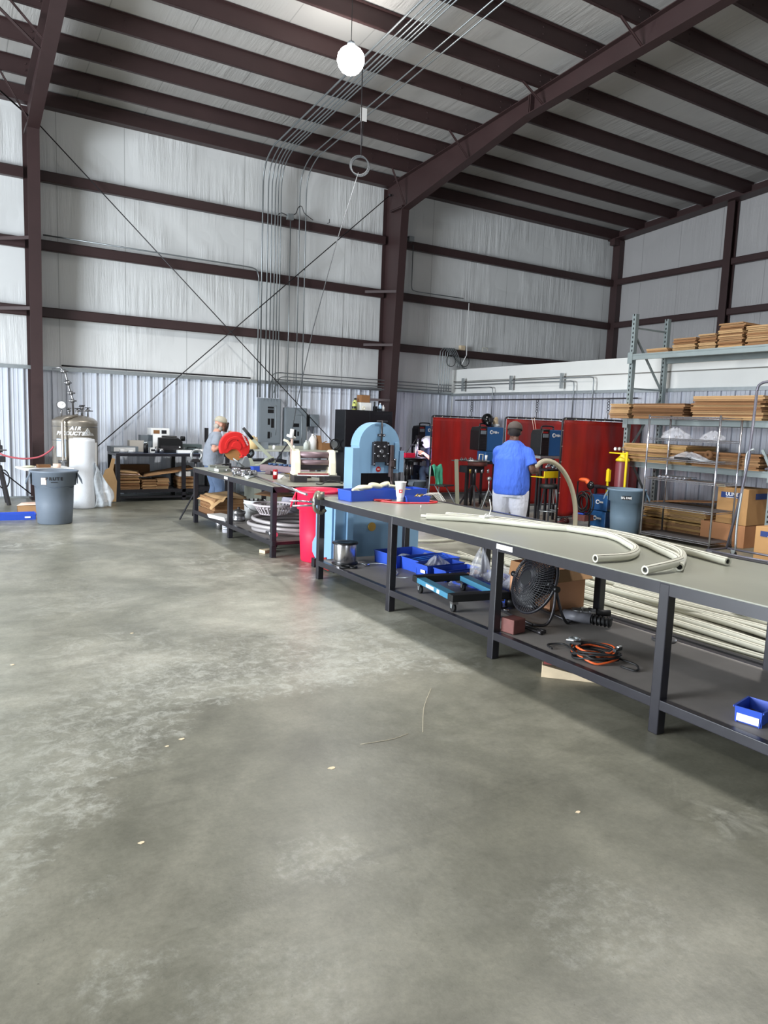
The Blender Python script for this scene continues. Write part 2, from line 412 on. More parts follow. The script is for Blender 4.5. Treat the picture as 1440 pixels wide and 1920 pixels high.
# steel: columns, rafters, girts, purlins
def knee(y): return 6.5+(14.48-y)*(7.2-6.5)/(14.48-10.5) if y > 10.5 else 7.2+.06*(10.5-y)
FX = (1.52, 9.16, -6.12)
for X in FX:
    c = MB(); f, t = .1, .012
    c.bb(X-f, X+f, YW-.05, YW-.038, 0, 7.1)
    yi = lambda z: 14.86-(z/6.5)*.36
    c.prism([(yi(0)-.012, 0), (yi(0), 0), (yi(6.5), 6.5), (yi(6.5)-.012, 6.5)], X-f, X+f, 'x')
    c.prism([(yi(0), 0), (YW-.04, 0), (YW-.04, 7.12), (14.48, zp(14.48)-.013), (14.48, 6.5), (yi(6.5), 6.5)], X-t/2, X+t/2, 'x')
    c.bb(X-.13, X+.13, yi(0)-.05, YW-.03, 0, .02)
    c.box((X, 14.75, 6.53), (.2, .52, .02)); c.box((X, 14.75, 6.56), (.2, .52, .02))
    for z in (6.51, 6.58):
        for dx in (-.06, .06): c.cyl((X+dx, yi(6.5)-.03, z), (X+dx, yi(6.5)-.005, z), .016, seg=6)
    struct('steel_column', c, 'steel_red')
    r = MB()
    ys = [14.9, 14.48, 13.5, 12.5, 11.5, 10.5, 8, 5, 2, -2, -6, YF+.05]
    bot = [(y, knee(y)) for y in ys if y <= 14.48]
    top = [(y, zp(y)-.012) for y in reversed(ys)]
    r.prism(bot+[q_ for q_ in top if q_[0] <= 14.48], X-t/2, X+t/2, 'x')
    for (ya, za), (yb, zb) in zip(bot[:-1], bot[1:]):
        r.prism([(ya, za), (yb, zb), (yb, zb-.014), (ya, za-.014)], X-f, X+f, 'x')
    r.prism([(14.9, zp(14.9)-.012), (YF+.05, zp(YF+.05)-.012), (YF+.05, zp(YF+.05)), (14.9, zp(14.9))], X-f, X+f, 'x')
    for y in (10.4, 10.36): r.box((X, y, (knee(y)+zp(y))/2), (.2, .02, zp(y)-knee(y)))
    struct('steel_rafter', r, 'steel_red')
def zsec(axis, a0, a1, c0, z0, h, wall=1, lip=.06, t=.006):
    """Z profile girt: web horizontal depth toward the room"""
    m = MB()
    P = (lambda a, d, z: (a, d, z)) if axis == 'x' else (lambda a, d, z: (d, a, z))
    def slab(d0, d1, za, zb):
        vs = [P(a, d, z) for a in (a0, a1) for d in (d0, d1) for z in (za, zb)]
        m.add(vs, [(0, 1, 3, 2), (4, 6, 7, 5), (0, 4, 5, 1), (2, 3, 7, 6), (0, 2, 6, 4), (1, 5, 7, 3)])
    slab(c0, c0-.2*wall, z0+.03, z0+.036)             # web (shelf)
    slab(c0-.2*wall, c0-.194*wall, z0+.03, z0+h)      # inner flange up
    slab(c0-.002*wall, c0-.01*wall, z0-.02, z0+.03)
    slab(c0-.2*wall, c0-.182*wall, z0+h-.006, z0+h)
    slab(c0-.2*wall, c0-.194*wall, z0, z0+.03)
    return m
SEG = [(XL, FX[2]-.11), (FX[2]+.11, FX[0]-.11), (FX[0]+.11, FX[1]-.11), (FX[1]+.11, XE-.2)]
for z0 in (3.39, 4.60, 5.82):
    for x0, x1 in SEG[1:]:
        m = MB()
        # hollow-looking rolled girt: rounded front face
        prof = [(0, .02), (-.18, .0), (-.2, .02), (-.2, .17), (-.18, .19), (-.17, .19), (-.17, .03), (0, .05)]
        m.prism([(YW-.005+d, z0+z) for d, z in prof], x0, x1, 'x')
        struct('wall_girt', m, 'steel_red')
for z0 in (3.45, 4.63, 5.85):
    m = MB(); prof = [(0, .02), (-.18, .0), (-.2, .02), (-.2, .15), (-.18, .17), (-.17, .17), (-.17, .03), (0, .05)]
    for y0, y1 in ((11.68, YW-.28), (5.8, 11.45), (0, 5.6)):
        m = MB(); vs = MB(); m.prism([(XE-.005+d, z0+z) for d, z in prof], y0, y1, 'y'); struct('end_girt', m, 'steel_red')
struct('eave_strut', MB().prism([(YW-.01, 7.13), (YW-.2, 7.13), (YW-.2, 7.16), (YW-.185, 7.39), (YW-.09, 7.41), (YW-.01, 7.41)], XL, XE-.02, 'x'), 'steel_red')
SP = 1.04
for k in range(1, 22):
    y = YW-.03-SP*k; z = zp(y)
    m = MB().prism([(y+.06, z), (y, z), (y, z+.26), (y-.06, z+.26), (y-.06, z+.254), (y-.006, z+.254), (y-.006, z+.006), (y+.054, z+.006), (y+.054, z+.018), (y+.06, z+.018)], XL, XE-.06, 'x')
    for X in FX[:2]:
        for dx in (-1.05, 1.05, .12, -.12):
            for dz in (.08, .18): m.cyl((X+dx, y-.006, z+dz), (X+dx, y-.02, z+dz), .014, seg=6)
    struct('roof_purlin', m, 'steel_red')
# end wall frame
struct('corner_post', MB().bb(16.80, XE, 15.00, 15.20, 0, 7.1).bb(16.86, 16.96, 15.2, 15.3, 0, 7.1), 'steel_red')
for y in (11.56, 5.7): struct('end_post', MB().bb(16.76, 16.775, y-.1, y+.1, 0, zp(y)-.02).bb(16.95, 16.97, y-.1, y+.1, 0, zp(y)-.02).bb(16.77, 16.96, y-.006, y+.006, 0, zp(y)-.02), 'steel_red')
m = MB(); z0 = lambda y: zp(y)-.02
m.prism([(15.3, z0(15.3)-.0), (15.3, z0(15.3)-.03), (0, z0(0)-.03), (0, z0(0))], 16.62, 16.98, 'x')
m.prism([(15.3, z0(15.3)-.0), (15.3, z0(15.3)+.24), (0, z0(0)+.24), (0, z0(0))], 16.9, 16.99, 'x')
m.bb(16.60, 16.8, 15.02, 15.2, 6.95, 7.12)
struct('end_rafter', m, 'steel_red')
# flange braces: angle bars from the frames to purlins and girts
for X, s in ((FX[1], -1), (FX[0], -1)):
    for k in (1, 3, 5, 7):
        y = YW-.03-SP*k
        if k == 1: p1 = (X-.06, 14.42, 6.56)
        else: p1 = (X-.06, y-.05, knee(y)+.02)
        p0 = (X-.52, y+.02, zp(y)+.03)
        struct('flange_brace', MB().bar(p0, p1, .035, .012).bar((p0[0], p0[1]+.015, p0[2]), (p1[0], p1[1]+.015, p1[2]), .008, .035), 'steel_red')
    for z in (3.47, 4.68):
        yi2 = 14.86-(z/6.5)*.36
        struct('flange_brace', MB().bar((X-.62, YW-.2, z), (X-.05, yi2+.02, z+.01), .008, .06), 'steel_red')
struct('flange_brace', MB().bar((FX[1]-.75, YW-.1, 2.2), (FX[1]-.08, 14.72, 2.2), .008, .055), 'steel_red')
# cross bracing rods
for (x0, z0_), (x1, z1_) in (((1.63, 6.78), (9.02, .02)), ((9.06, 6.9), (1.62, .12)), ((-6, 6.8), (1.4, .1)), ((-.6, 8.0), (1.47, 6.85))):
    yy = 15.02 if z0_ < 7.5 else 13.6
    q = MB()
    if z0_ > 7.5:
        q.tube([(-.9, 12.2, 7.36), (1.47, 14.6, 6.7)], .016, 6)
        struct('brace_rod', q, 'dark_steel'); continue
    q.tube([(x0, yy, z0_), (x1, yy+.02*(x0 > x1), z1_)], .011, 6); q.cyl((x0-.03, yy, z0_), (x0+.03, yy, z0_), .028, seg=8)
    struct('brace_rod', q, 'dark_steel')
struct('brace_rod', MB().bar((-.2, 11.1, 7.5), (1.46, 12.6, 6.98), .05, .012), 'steel_red')

# ------------------------------------------------------------------ camera
f = (0.519228, 0.845840, -0.123); 
cam = bpy.data.cameras.new('camera'); co = bpy.data.objects.new('camera', cam); C.objects.link(co)
cam.sensor_fit = 'VERTICAL'; cam.sensor_height = 36; cam.lens = 1357.25/1920*36; cam.clip_end = 100; cam.clip_start = .05
yaw, pit, rol = math.radians(31.50284), math.radians(7.06634), math.radians(2.0819)
f = Vector((math.sin(yaw)*math.cos(pit), math.cos(yaw)*math.cos(pit), -math.sin(pit)))
r_ = Vector((math.cos(yaw), -math.sin(yaw), 0)); u_ = r_.cross(f)
r_, u_ = r_*math.cos(rol)+u_*math.sin(rol), u_*math.cos(rol)-r_*math.sin(rol)
M = Matrix((r_, u_, -f)).transposed().to_4x4(); M.translation = Vector((0, 0, 1.68)); co.matrix_world = M
bpy.context.scene.camera = co

# ------------------------------------------------------------------ light
S = bpy.context.scene
S.view_settings.view_transform = 'Standard'; S.view_settings.look = 'None'; S.view_settings.gamma = 1; S.view_settings.exposure = -.12
S.view_settings.use_curve_mapping = False
S.cycles.max_bounces = 7; S.cycles.diffuse_bounces = 4; S.cycles.glossy_bounces = 3; S.cycles.transparent_max_bounces = 12
S.cycles.sample_clamp_indirect = 4; S.cycles.use_denoising = True
w = bpy.data.worlds.new('sky'); S.world = w; w.use_nodes = True
w.node_tree.nodes['Background'].inputs['Color'].default_value = (.80, .90, 1.0, 1); w.node_tree.nodes['Background'].inputs['Strength'].default_value = 2.0
def area(name, loc, rot, sx, sy, p, col):
    L = bpy.data.lights.new(name, 'AREA'); L.shape = 'RECTANGLE'; L.size = sx; L.size_y = sy; L.energy = p; L.color = col
    o = bpy.data.objects.new(name, L); C.objects.link(o); o.location = loc; o.rotation_euler = rot; return o
area('daylight', (XL-.1, 6.3, 2.3), (0, -PI/2, 0), 4.4, 6.0, 3600, (.86, .93, 1.0))
area('daylight', (.5, YF-.1, 2.2), (PI/2, 0, 0), 6.0, 4.2, 150, (.9, .95, 1.0))
# high bay lamps: housing, glowing globe, hanging cord
mat('lamp_glow', (255, 252, 246), .5, emit=(255, 250, 244), estr=50)
def lamp(loc, label, cat='lamp'):
    t = thing('high_bay_lamp', label, cat, loc, 0, 'high bay lamps under the roof')
    MB().lathe([(.0, -.2), (.07, -.187), (.13, -.152), (.178, -.09), (.2, -.01), (.19, .07), (.15, .13), (.1, .165), (0, .175)]).build('globe', 'lamp_glow', t)
    MB().lathe([(0, .165), (.06, .165), (.06, .22), (.04, .25), (0, .25)]).build('housing', 'grey_box', t)
    MB().tube([(0, 0, .25), (0, 0, zc(loc[1])-loc[2]-.01)], .006, 6).build('cord', 'black_rubber', t)
    return t
g0 = lamp((5.28, 10.0, 6.90), 'glowing white high bay lamp hanging from the roof beside the bundle of conduits')
for (x, y) in ((8.0, 4.4), (13.2, 6.2), (5.3, 3.6), (13.2, -1), (5.3, -2.6), (-2.3, 3.6), (-2.3, -2.6), (-2.3, 10)):
    L = bpy.data.lights.new('ceiling_lamp', 'SPOT'); L.spot_size = 2.15; L.spot_blend = .8; L.energy = {(8.0, 4.4): 750, (5.3, 3.6): 1500, (13.2, 6.2): 220, (13.2, -1): 200, (5.3, -2.6): 150, (-2.3, -2.6): 150, (-2.3, 10): 900}.get((x, y), 500); L.shadow_soft_size = .25; L.color = (1, .985, .96)
    o = bpy.data.objects.new('ceiling_lamp', L); C.objects.link(o); o.location = (x, y, min(7.3, zp(y)-.35))

# the high bay's own downward throw
L = bpy.data.lights.new('high_bay_beam', 'SPOT'); L.spot_size = 2.3; L.spot_blend = .6; L.energy = 1250; L.shadow_soft_size = .2; L.color = (1, .985, .965)
o = bpy.data.objects.new('high_bay_beam', L); C.objects.link(o); o.location = (5.28, 10.0, 6.62)
# ================================================================== ALONG THE BACK WALL
# six long conduits: down the wall, bent under the roof and away along the purlins
yb = YW-.29
def roofrun(x, y1, r=.4):
    zr = lambda y: zp(y)-.04
    return [(x, yb, zr(yb)-.6), (x, yb-.03, zr(yb)-.4), (x, yb-.13, zr(yb)-.2), (x, yb-.32, zr(yb)-.06), (x, yb-.6, zr(yb-.6)-.0), (x, yb-.8, zr(yb-.8)), (x, y1, zr(y1))]
for i, (x, zb, rr, gl) in enumerate(((5.95, 2.12, .017, 0), (6.07, 2.12, .013, 0), (6.155, 2.12, .013, 0), (6.235, 2.12, .013, 0), (6.30, 2.12, .012, 0), (6.365, 2.12, .012, 0))):
    q = MB(); xr = x+.0
    q.tube([(x, yb, zb), (x, yb, 6.3)]+cr(roofrun(x, 3.0)[:-1], 5)+roofrun(x, 3.0)[-1:], rr, 7)
    tag(q.build('conduit', 'conduit'), 'galvanised conduit climbing from the left electrical panel and bending along the purlins', 'conduit', 'conduits over the left electrical panel')
for x in (6.80, 6.95):
    q = MB(); q.tube([(x, yb, 1.97), (x, yb, 6.3)]+cr(roofrun(x, 4.0)[:-1], 5)+roofrun(x, 4.0)[-1:], .012, 7)
    tag(q.build('conduit', 'conduit'), 'thin conduit climbing from the right electrical panel and bending along the purlins', 'conduit', 'pair of conduits over the right electrical panel')
q = MB().tube([(6.60, yb+.02, 1.97), (6.60, yb+.02, 5.93)], .012, 7)
tag(q.build('conduit', 'conduit'), 'short conduit rising only to the small junction box on the top girt', 'conduit')
# dark run joining the bundle from the left, lying on the second girt
q = MB().tube([(1.7, 15.0, 4.84)]+cr([(5.3, 15.0, 4.82), (5.5, 15.0, 4.82), (5.78, 15.01, 4.80), (5.87, 15.03, 4.68), (5.88, 15.03, 4.5)], 5)+[(5.88, 15.03, 2.12)], .014, 7)
tag(q.build('conduit', 'conduit'), 'conduit lying on the middle girt that turns down beside the conduit bundle', 'conduit')
for i, dz in enumerate((2.68, 2.60, 2.53, 2.455)):
    x0 = (6.36, 6.5, 6.3, 6.42)[i]
    q = MB().tube(cr([(x0-.12, 15.12, dz-.22), (x0-.08, 15.12, dz-.05), (x0+.05, 15.12, dz), (x0+.3, 15.12, dz)], 4)+[(9.0, 15.14, dz), (10.8, 15.14, dz-.01), (11.16, 15.14, dz-.01)], .012, 7)
    tag(q.build('conduit', 'conduit'), 'horizontal conduit along the top of the ribbed metal liner behind the red column', 'conduit', 'horizontal conduits above the liner on the back wall')
# tangle of vertical conduits in the corner with the partition
for i, x in enumerate((10.70, 10.78, 10.86, 10.93, 11.0)):
    q = MB().tube(cr([(x, 15.05, 2.45+.02*i), (x, 15.05, 3.35), (x+.02, 15.05, 3.5), (x+.16, 15.05, 3.57), (x+.42, 15.04, 3.35-.05*i), (x+.52, 15.0, 3.12)], 4), .012, 7)
    tag(q.build('conduit', 'conduit'), 'bent conduit rising in the corner above the white topped partition', 'conduit', 'bent conduits in the partition corner')
for i, (x, z) in enumerate(((11.02, 3.27), (11.2, 3.3))):
    tag(MB().torus((x+.25*i, 15.02, z), .14, .008, 'y').build('cable_coil', 'black_rubber'), ('left', 'right')[i]+' one of two thin cable coils hung in the corner above the partition', 'cable')
tag(MB().tube([(11.5, 15.02, 4.74), (11.5, 15.02, 3.45), (11.36, 15.02, 3.2)], .012, 6).build('conduit', 'white_plastic'), 'white pipe hanging from the middle girt right of the red column', 'pipe')
q = MB().tube([(9.77, 15.05, 5.9), (9.77, 15.05, 4.98)]+cr([(9.77, 15.05, 4.95), (9.8, 15.04, 4.86), (9.95, 15.02, 4.83)], 4)+[(11.3, 15.0, 4.83)], .012, 7)
tag(q.build('conduit', 'conduit'), 'conduit dropping from a box beside the red column onto the middle girt', 'conduit')
for nm, x, z, lab in (('junction_box', 9.70, 6.03, 'grey junction box on the top girt right of the red column'), ('junction_box', 6.58, 6.0, 'small grey junction box on the top girt beside the conduit bundle')):
    t = thing(nm, lab, 'electrical box', (x, 15.06, z)); MB().bb(-.07, .07, -.05, .05, -.06, .06).build('box', 'galv', t, bevel=.005); MB().tube(cr([(-.07, 0, .02), (-.2, 0, .05), (-.3, 0, -.02)], 4), .01, 6).build('lead', 'dark_steel', t)
q = MB().tube(cr([(6.6, 15.04, 6.06), (6.7, 15.04, 6.08), (6.76, 15.04, 6.22), (6.84, 15.04, 6.26), (6.9, 15.04, 6.14), (7.0, 15.04, 6.08), (7.12, 15.04, 6.02)], 5), .009, 6)
tag(q.build('flex_conduit', 'dark_steel'), 'loop of flexible conduit over the small junction box', 'conduit')
q = MB().tube([(7.45, 15.0, 6.0), (7.5, 15.0, 6.02), (7.5, 15.0, 6.1)], .008, 6)
tag(q.build('girt_hook', 'dark_steel'), 'small hook standing on the top girt right of the conduit bundle', 'hook')
# small things on the low girt over the partition
tag(MB().bb(11.42, 11.56, 15.16, 15.26, 3.58, 3.70).build('outlet_box', 'wood_light', bevel=.005), 'small tan box sitting on the lowest girt above the partition', 'box')
tag(MB().tube([(12.15, 15.2, 3.59), (12.15, 15.2, 3.7), (12.32, 15.2, 3.7), (12.32, 15.2, 3.63)], .012, 6).build('bent_bracket', 'hose_white'), 'pale bent bracket on the lowest girt above the partition', 'bracket')
# partition conduits
def pcon(y0, z, y1, zb, lab, grp=None, x=11.2):
    q = MB().tube([(x, y0, z), (x, y1+.1, z)]+cr([(x, y1+.1, z), (x, y1+.02, z-.02), (x, y1, z-.1), (x, y1, z-.2)], 4)+[(x, y1, zb)], .012, 7)
    return tag(q.build('conduit', 'conduit'), lab, 'conduit', grp)
pcon(15.05, 2.735, 10.42, 1.85, 'highest conduit along the white top of the partition, dropping furthest right')
pcon(15.05, 2.67, 10.95, 1.85, 'second conduit along the white top of the partition')
pcon(15.05, 2.60, 13.55, 1.85, 'short conduit on the partition that drops nearest the corner')
for y in (14.7, 12.9, 11.3): tag(MB().bb(11.16, 11.22, y-.025, y+.025, 2.52, 2.84).build('conduit_strut', 'galv'), 'short upright strut clamping the partition conduits', 'bracket', 'struts holding the partition conduits')
q = MB().tube([(11.2, 15.0, 2.3), (11.2, 9.3, 2.3)], .014, 7)
tag(q.build('conduit', 'dark_steel'), 'dark conduit running low across the ribbed liner of the partition', 'conduit')
for y in (14.25, 11.95, 9.95):
    t = thing('hanging_hook', 'black hook and chain hung from the dark conduit above the red curtains', 'hook', (11.15, y, 2.3), 0, 'hooks on the partition conduit')
    for i in range(5): MB().torus((0, 0, -.04-.055*i), .03, .007, 'x' if i % 2 else 'y', seg=10, rs=5).build('chain_link', 'black_paint', t)
    MB().tube(cr([(0, 0, -.3), (0, 0, -.38), (0, .04, -.42), (0, .07, -.38)], 4), .009, 6).build('hook', 'dark_steel', t)

# electrical panels
def epanel(loc, w, h, lab, slots):
    t = thing('electrical_panel', lab, 'electrical panel', loc)
    MB().bb(-w/2, w/2, -.13, 0, 0, h).build('box', 'grey_box', t, bevel=.008)
    MB().bb(-w/2+.02, w/2-.02, -.142, -.131, .02, h-.02).build('cover', 'grey_box', t, bevel=.004)
    for x0, x1, za, zb in slots: MB().bb(x0, x1, -.147, -.143, za, zb).build('breaker_window', 'black_plastic', t)
    m = MB(); m.tube(cr([(-.02, -.15, h-.16), (.1, -.15, h-.16), (.13, -.15, h-.2), (.13, -.15, h-.8)], 4), .004, 5); m.build('door_seam', 'galv', t); return t
epanel((6.23, YW-.07, 1.11), .52, 1.0, 'taller grey electrical panel on the liner under the conduit bundle', [(-.06, .08, .68, .76), (-.06, .08, .78, .82), (-.06, -.005, .42, .56), (.02, .09, .36, .56), (-.06, 0, .12, .27), (.02, .03, .15, .25)])
epanel((6.86, YW-.07, 1.0), .54, .93, 'shorter grey electrical panel on the liner right of the tall one', [(-.08, .07, .5, .58), (-.08, 0, .28, .44), (-.06, .08, .13, .2), (.03, .07, .3, .4)])
t = thing('disconnect_switch', 'small grey disconnect switch box right of the two electrical panels', 'electrical box', (7.32, YW-.07, 1.52))
MB().bb(-.09, .12, -.12, 0, 0, .28).build('box', 'grey_box', t, bevel=.01); MB().bb(-.2, -.1, -.08, 0, 0, .27).build('switch_body', 'black_plastic', t, bevel=.005); MB().tube([(.02, -.05, 0), (.02, -.05, -.7)], .012, 6).build('conduit_stub', 'conduit', t)
MB().tube(cr([(-.15, -.05, 0), (-.16, -.05, -.3), (-.1, -.06, -.5), (-.12, -.05, -.68)], 4), .012, 6).build('cable', 'white_plastic', t)

# cord hanging from the roof with coil, ending over the middle bench
t = thing('ceiling_hanger', 'pale bracket plate bolted to a purlin above the coiled cord', 'bracket', (6.6, 11.95, 7.0))
MB().bb(-.06, .06, -.01, .01, -.02, .2).build('plate', 'white_plastic', t); MB().tube([(0, 0, -.02), (-.02, 0, -.42)], .008, 6).build('rod', 'dark_steel', t)
t = thing('drop_cord', 'long pale cord hanging from its coil under the roof to the middle bench', 'cord', (0, 0, 0))
MB().tube([(6.05, 11.0, 6.02), (6.06, 11.05, 6.6), (6.08, 11.1, 7.4)], .009, 6).build('hanging_wire', 'dark_steel', t)
m = MB()
for i in range(3): m.torus((6.02+.012*i, 11.0, 5.86-.01*i), .15, .012, 'y', seg=24, rs=6, rot=(0, 0, -.5))
m.build('coil', 'cord_grey' if 'cord_grey' in MATS else mat('cord_grey', (92, 94, 96), .6), t)
MB().tube([(5.98, 10.95, 5.72), (5.4, 10.5, 4.5), (4.85, 10.15, 3.05), (4.5, 9.92, 1.9), (4.41, 9.86, 1.52)], .0065, 6).build('cord', mat('cord_grey', (92, 94, 96), .6), t)
m = MB().cyl((4.41, 9.86, 1.53), (4.4, 9.86, 1.40), .028, .034, 10); m.cyl((4.33, 9.86, 1.44), (4.46, 9.86, 1.40), .02, seg=8); m.build('connector', 'white_plastic', t)
t = thing('floor_pole', 'slim tan pole standing on the middle bench under the hanging cord', 'pole', (4.40, 9.85, .872))
MB().cyl((0, 0, 0), (0, 0, .52), .022, .02, 10).build('pole', mat('tan_pole', (178, 152, 140), .6), t); MB().box((0, 0, .008), (.16, .12, .016)).build('foot', 'brass', t, bevel=.004)
MB().tube([(-.02, 0, .5), (-.22, .05, .2), (-.26, .06, .05)], .01, 6).build('strut', 'black_paint', t)
# ================================================================== LEFT: TANK, BINS, FOAM, BLACK BENCH
def clip_round(m, *a): pass
# liquid gas tank
t = thing('cryogenic_tank', 'stainless steel liquid gas tank with gauges and valves, standing behind the foam roll', 'gas tank', (2.085, 14.3, 0))
t.scale = (1.1, 1.1, 1.0)
MB().lathe([(0, .05), (.28, .05), (.345, .1), (.35, .14), (.35, 1.45), (.352, 1.455), (.352, 1.50), (.345, 1.51), (.28, 1.56), (.15, 1.60), (0, 1.61)], seg=40).build('shell', 'stainless', t)
m = MB().torus((0, 0, .05), .34, .022, 'z', 36, 8); m.build('foot_ring', 'steel', t)
for z in (1.40, 1.15): MB().torus((0, 0, z), .352, .006, 'z', 40, 6).build('weld_band', 'steel', t)
g = MB().cyl((-.22, -.12, 1.78), (-.22, -.15, 1.78), .075, seg=20); g = g.build('gauge', 'steel', t)
MB().cyl((-.22, -.151, 1.78), (-.22, -.154, 1.78), .062, seg=20).build('dial', 'white_paper', g)
MB().bar((-.22, -.156, 1.775), (-.19, -.156, 1.81), .006, .002).build('needle', 'black_paint', g)
m = MB().tube([(-.22, -.12, 1.7), (-.22, -.1, 1.57)], .012, 8); m.tube([(-.02, 0, 1.6), (-.03, 0, 1.9), (-.08, .02, 2.1), (-.13, .03, 2.35), (-.2, .05, 2.45), (-.32, .1, 2.42)], .016, 8); m.build('riser_pipe', 'steel', t)
for z, x in ((2.18, -.1), (2.0, -.05), (1.86, -.03), (2.38, -.15)):
    m = MB().cyl((x, 0, z-.035), (x, 0, z+.035), .032, .026, 8); m.cyl((x-.06, 0, z), (x+.06, 0, z), .014, seg=8)
    if z == 2.18: m.ball((x, 0, z), .05)
    m.build('fitting', 'steel', t)
for x, y, h in ((.1, -.1, 1.78), (.2, -.02, 1.74), (.02, -.14, 1.72), (.12, .08, 1.76), (-.1, -.05, 1.72)):
    v = MB().cyl((x, y, 1.57), (x, y, h), .014, seg=8); v.cyl((x, y, h-.06), (x, y, h-.02), .03, seg=8); v = v.build('valve', 'steel', t)
    MB().torus((x, y, h+.005), .038, .008, 'z', 14, 6).build('handwheel', 'dark_steel' if x > 0 else 'steel', v)
MB().tube([(.02, -.14, 1.68), (.22, -.02, 1.69), (.28, .02, 1.69)], .012, 6).build('manifold', 'steel', t)
MB().tube(cr([(.0, -.2, 1.6), (-.12, -.3, 1.57), (-.22, -.34, 1.52), (-.24, -.36, 1.4), (-.235, -.36, .95), (-.235, -.36, .55)], 5), .024, 8).build('outlet_pipe', 'stainless', t)
m = MB().cyl((-.3, -.34, .78), (-.18, -.40, .78), .03, seg=10); m.box((-.24, -.38, .7), (.05, .05, .18)); m.tube(cr([(-.28, -.36, .6), (-.2, -.38, .72), (-.24, -.37, .9)], 4), .01, 6); m.build('side_valve', 'steel', t)
def wrap(z0, z1, a0, a1, R=.3535, c=(0, 0), n=10):
    m = MB(); m.grid(lambda u, v: (c[0]+R*math.cos(a0+(a1-a0)*u), c[1]+R*math.sin(a0+(a1-a0)*u), z0+(z1-z0)*v), n, 1); return m
dg = math.radians
wrap(.70, 1.12, dg(-98), dg(-28)).build('label_sheet', 'white_paper', t, fix=False)
wrap(.86, 1.18, dg(-150), dg(-122)).build('label_strip', mat('pale_blue', (190, 205, 226), .6), t, fix=False)
wrap(.50, .62, dg(-150), dg(-100), .3545).build('number_plate', 'white_paper', t, fix=False)
def wtext(s, size, z, deg, m, R=.356, name='lettering', shear=0, parent=None, c=(0, 0), sx=1, cs=None, bold=0):
    """lettering bent round a cylinder, one glyph at a time"""
    cs = cs or size*.62; n = len(s); out = []
    for i, ch in enumerate(s):
        if ch == ' ': continue
        a = dg(deg)+(i-(n-1)/2)*cs/R
        out.append(text(ch, size, m, parent, (c[0]+R*math.cos(a), c[1]+R*math.sin(a), z), (PI/2, 0, a+PI/2), name, ext=.001, shear=shear, sx=sx, bold=bold))
    # one mesh for the word
    dg0 = bpy.data.meshes.new(name); bmx = bmesh.new()
    for o in out:
        M = Matrix.LocRotScale(o.location, o.rotation_euler, o.scale); k = bmesh.new(); k.from_mesh(o.data); k.transform(M)
        tmp = bpy.data.meshes.new('t'); k.to_mesh(tmp); k.free(); bmx.from_mesh(tmp); bpy.data.meshes.remove(tmp)
    bmx.to_mesh(dg0); bmx.free(); dg0.materials.append(MATS[m] if isinstance(m, str) else m)
    for o in out: me = o.data; bpy.data.objects.remove(o); bpy.data.meshes.remove(me)
    w_ = bpy.data.objects.new(name, dg0); C.objects.link(w_); w_.parent = parent; return w_
mat('ink', (24, 24, 28), .6); mat('ink_white', (240, 240, 240), .6)
wtext('AIR', .088, 1.37, -98, 'ink_white', parent=t, shear=.3, bold=.004)
wtext('PRODUCTS', .088, 1.28, -112, 'ink_white', parent=t, shear=.3, cs=.058, bold=.004)
m = MB()
for k, (dx, dz) in enumerate(((0, 0), (.05, 0))):
    for q in range(3):
        a0 = dg(-66)+dx/.355
        pts = [(-.06+.03*q, 0), (0, .11-.03*q), (.07-.01*q, 0)] if k == 0 else []
        if pts:
            P3 = [Vector((.356*math.cos(a0+p/.355), .356*math.sin(a0+p/.355), 1.27+.03*0+zz+.0)) for p, zz in pts]; m.tube(P3, .006, 4)
a0 = dg(-64)
for zz, w in ((1.255, .11), (1.275, .09)):
    m.tube([Vector((.356*math.cos(a0+p/.355), .356*math.sin(a0+p/.355), zz)) for p in (-w, 0, w)], .006, 4)
m.build('emblem', 'ink_white', t)
wtext('ARGON', .05, 1.08, -84, 'ink', parent=t, cs=.042)
m = MB().tube([Vector((.357*math.cos(dg(-58)+p/.355), .357*math.sin(dg(-58)+p/.355), z)) for p, z in ((-.05, 1.07), (0, 1.12), (.05, 1.07))], .012, 4); m.build('emblem', 'label_blue', t)
for z in (.98, .94, .90, .86): MB().tube([Vector((.356*math.cos(a), .356*math.sin(a), z)) for a in (dg(-96), dg(-88), dg(-80))], .004, 4).build('print_line', 'ink', t)
wtext('1-450-350', .075, .56, -124, 'ink', R=.3565, parent=t, cs=.046)

# foam roll and the loose film beside it
t = thing('foam_roll', 'tall white roll of packing foam standing in front of the gas tank', 'roll', (2.08, 13.52, 0), -.15)
m = MB(); m.lathe([(0, .0), (.205, .0), (.212, .02), (.205, .3), (.212, .6), (.20, .9), (.207, 1.16), (.198, 1.205), (.06, 1.215), (.05, 1.17), (0, 1.17)], seg=32, sx=1.02)
m.build('roll', 'foam', t)
MB().tube([(.05*math.cos(a/4)*(.4+a/26), .05*math.sin(a/4)*(.4+a/26)*1.0, 1.218) for a in range(0, 75)], .003, 4).build('wound_edge', 'white_paper', t)
m = MB(); m.grid(lambda u, v: (.19+.025*math.sin(v*9+u*3)+u*(.34-.30*abs(v-.28)**1.2*1.1)*(1 if v < .95 else .6), -.1+.12*u+.03*math.sin(u*11+v*5), .02+.80*v-(.28*u*u if v > .1 else 0)*v), 14, 22)
o = m.build('plastic_film', 'film', solid=.004); o.location = (2.08, 13.5, 0); o.rotation_euler = (0, 0, -.15)
tag(o, 'crumpled translucent plastic film slumped against the right side of the foam roll', 'plastic film')

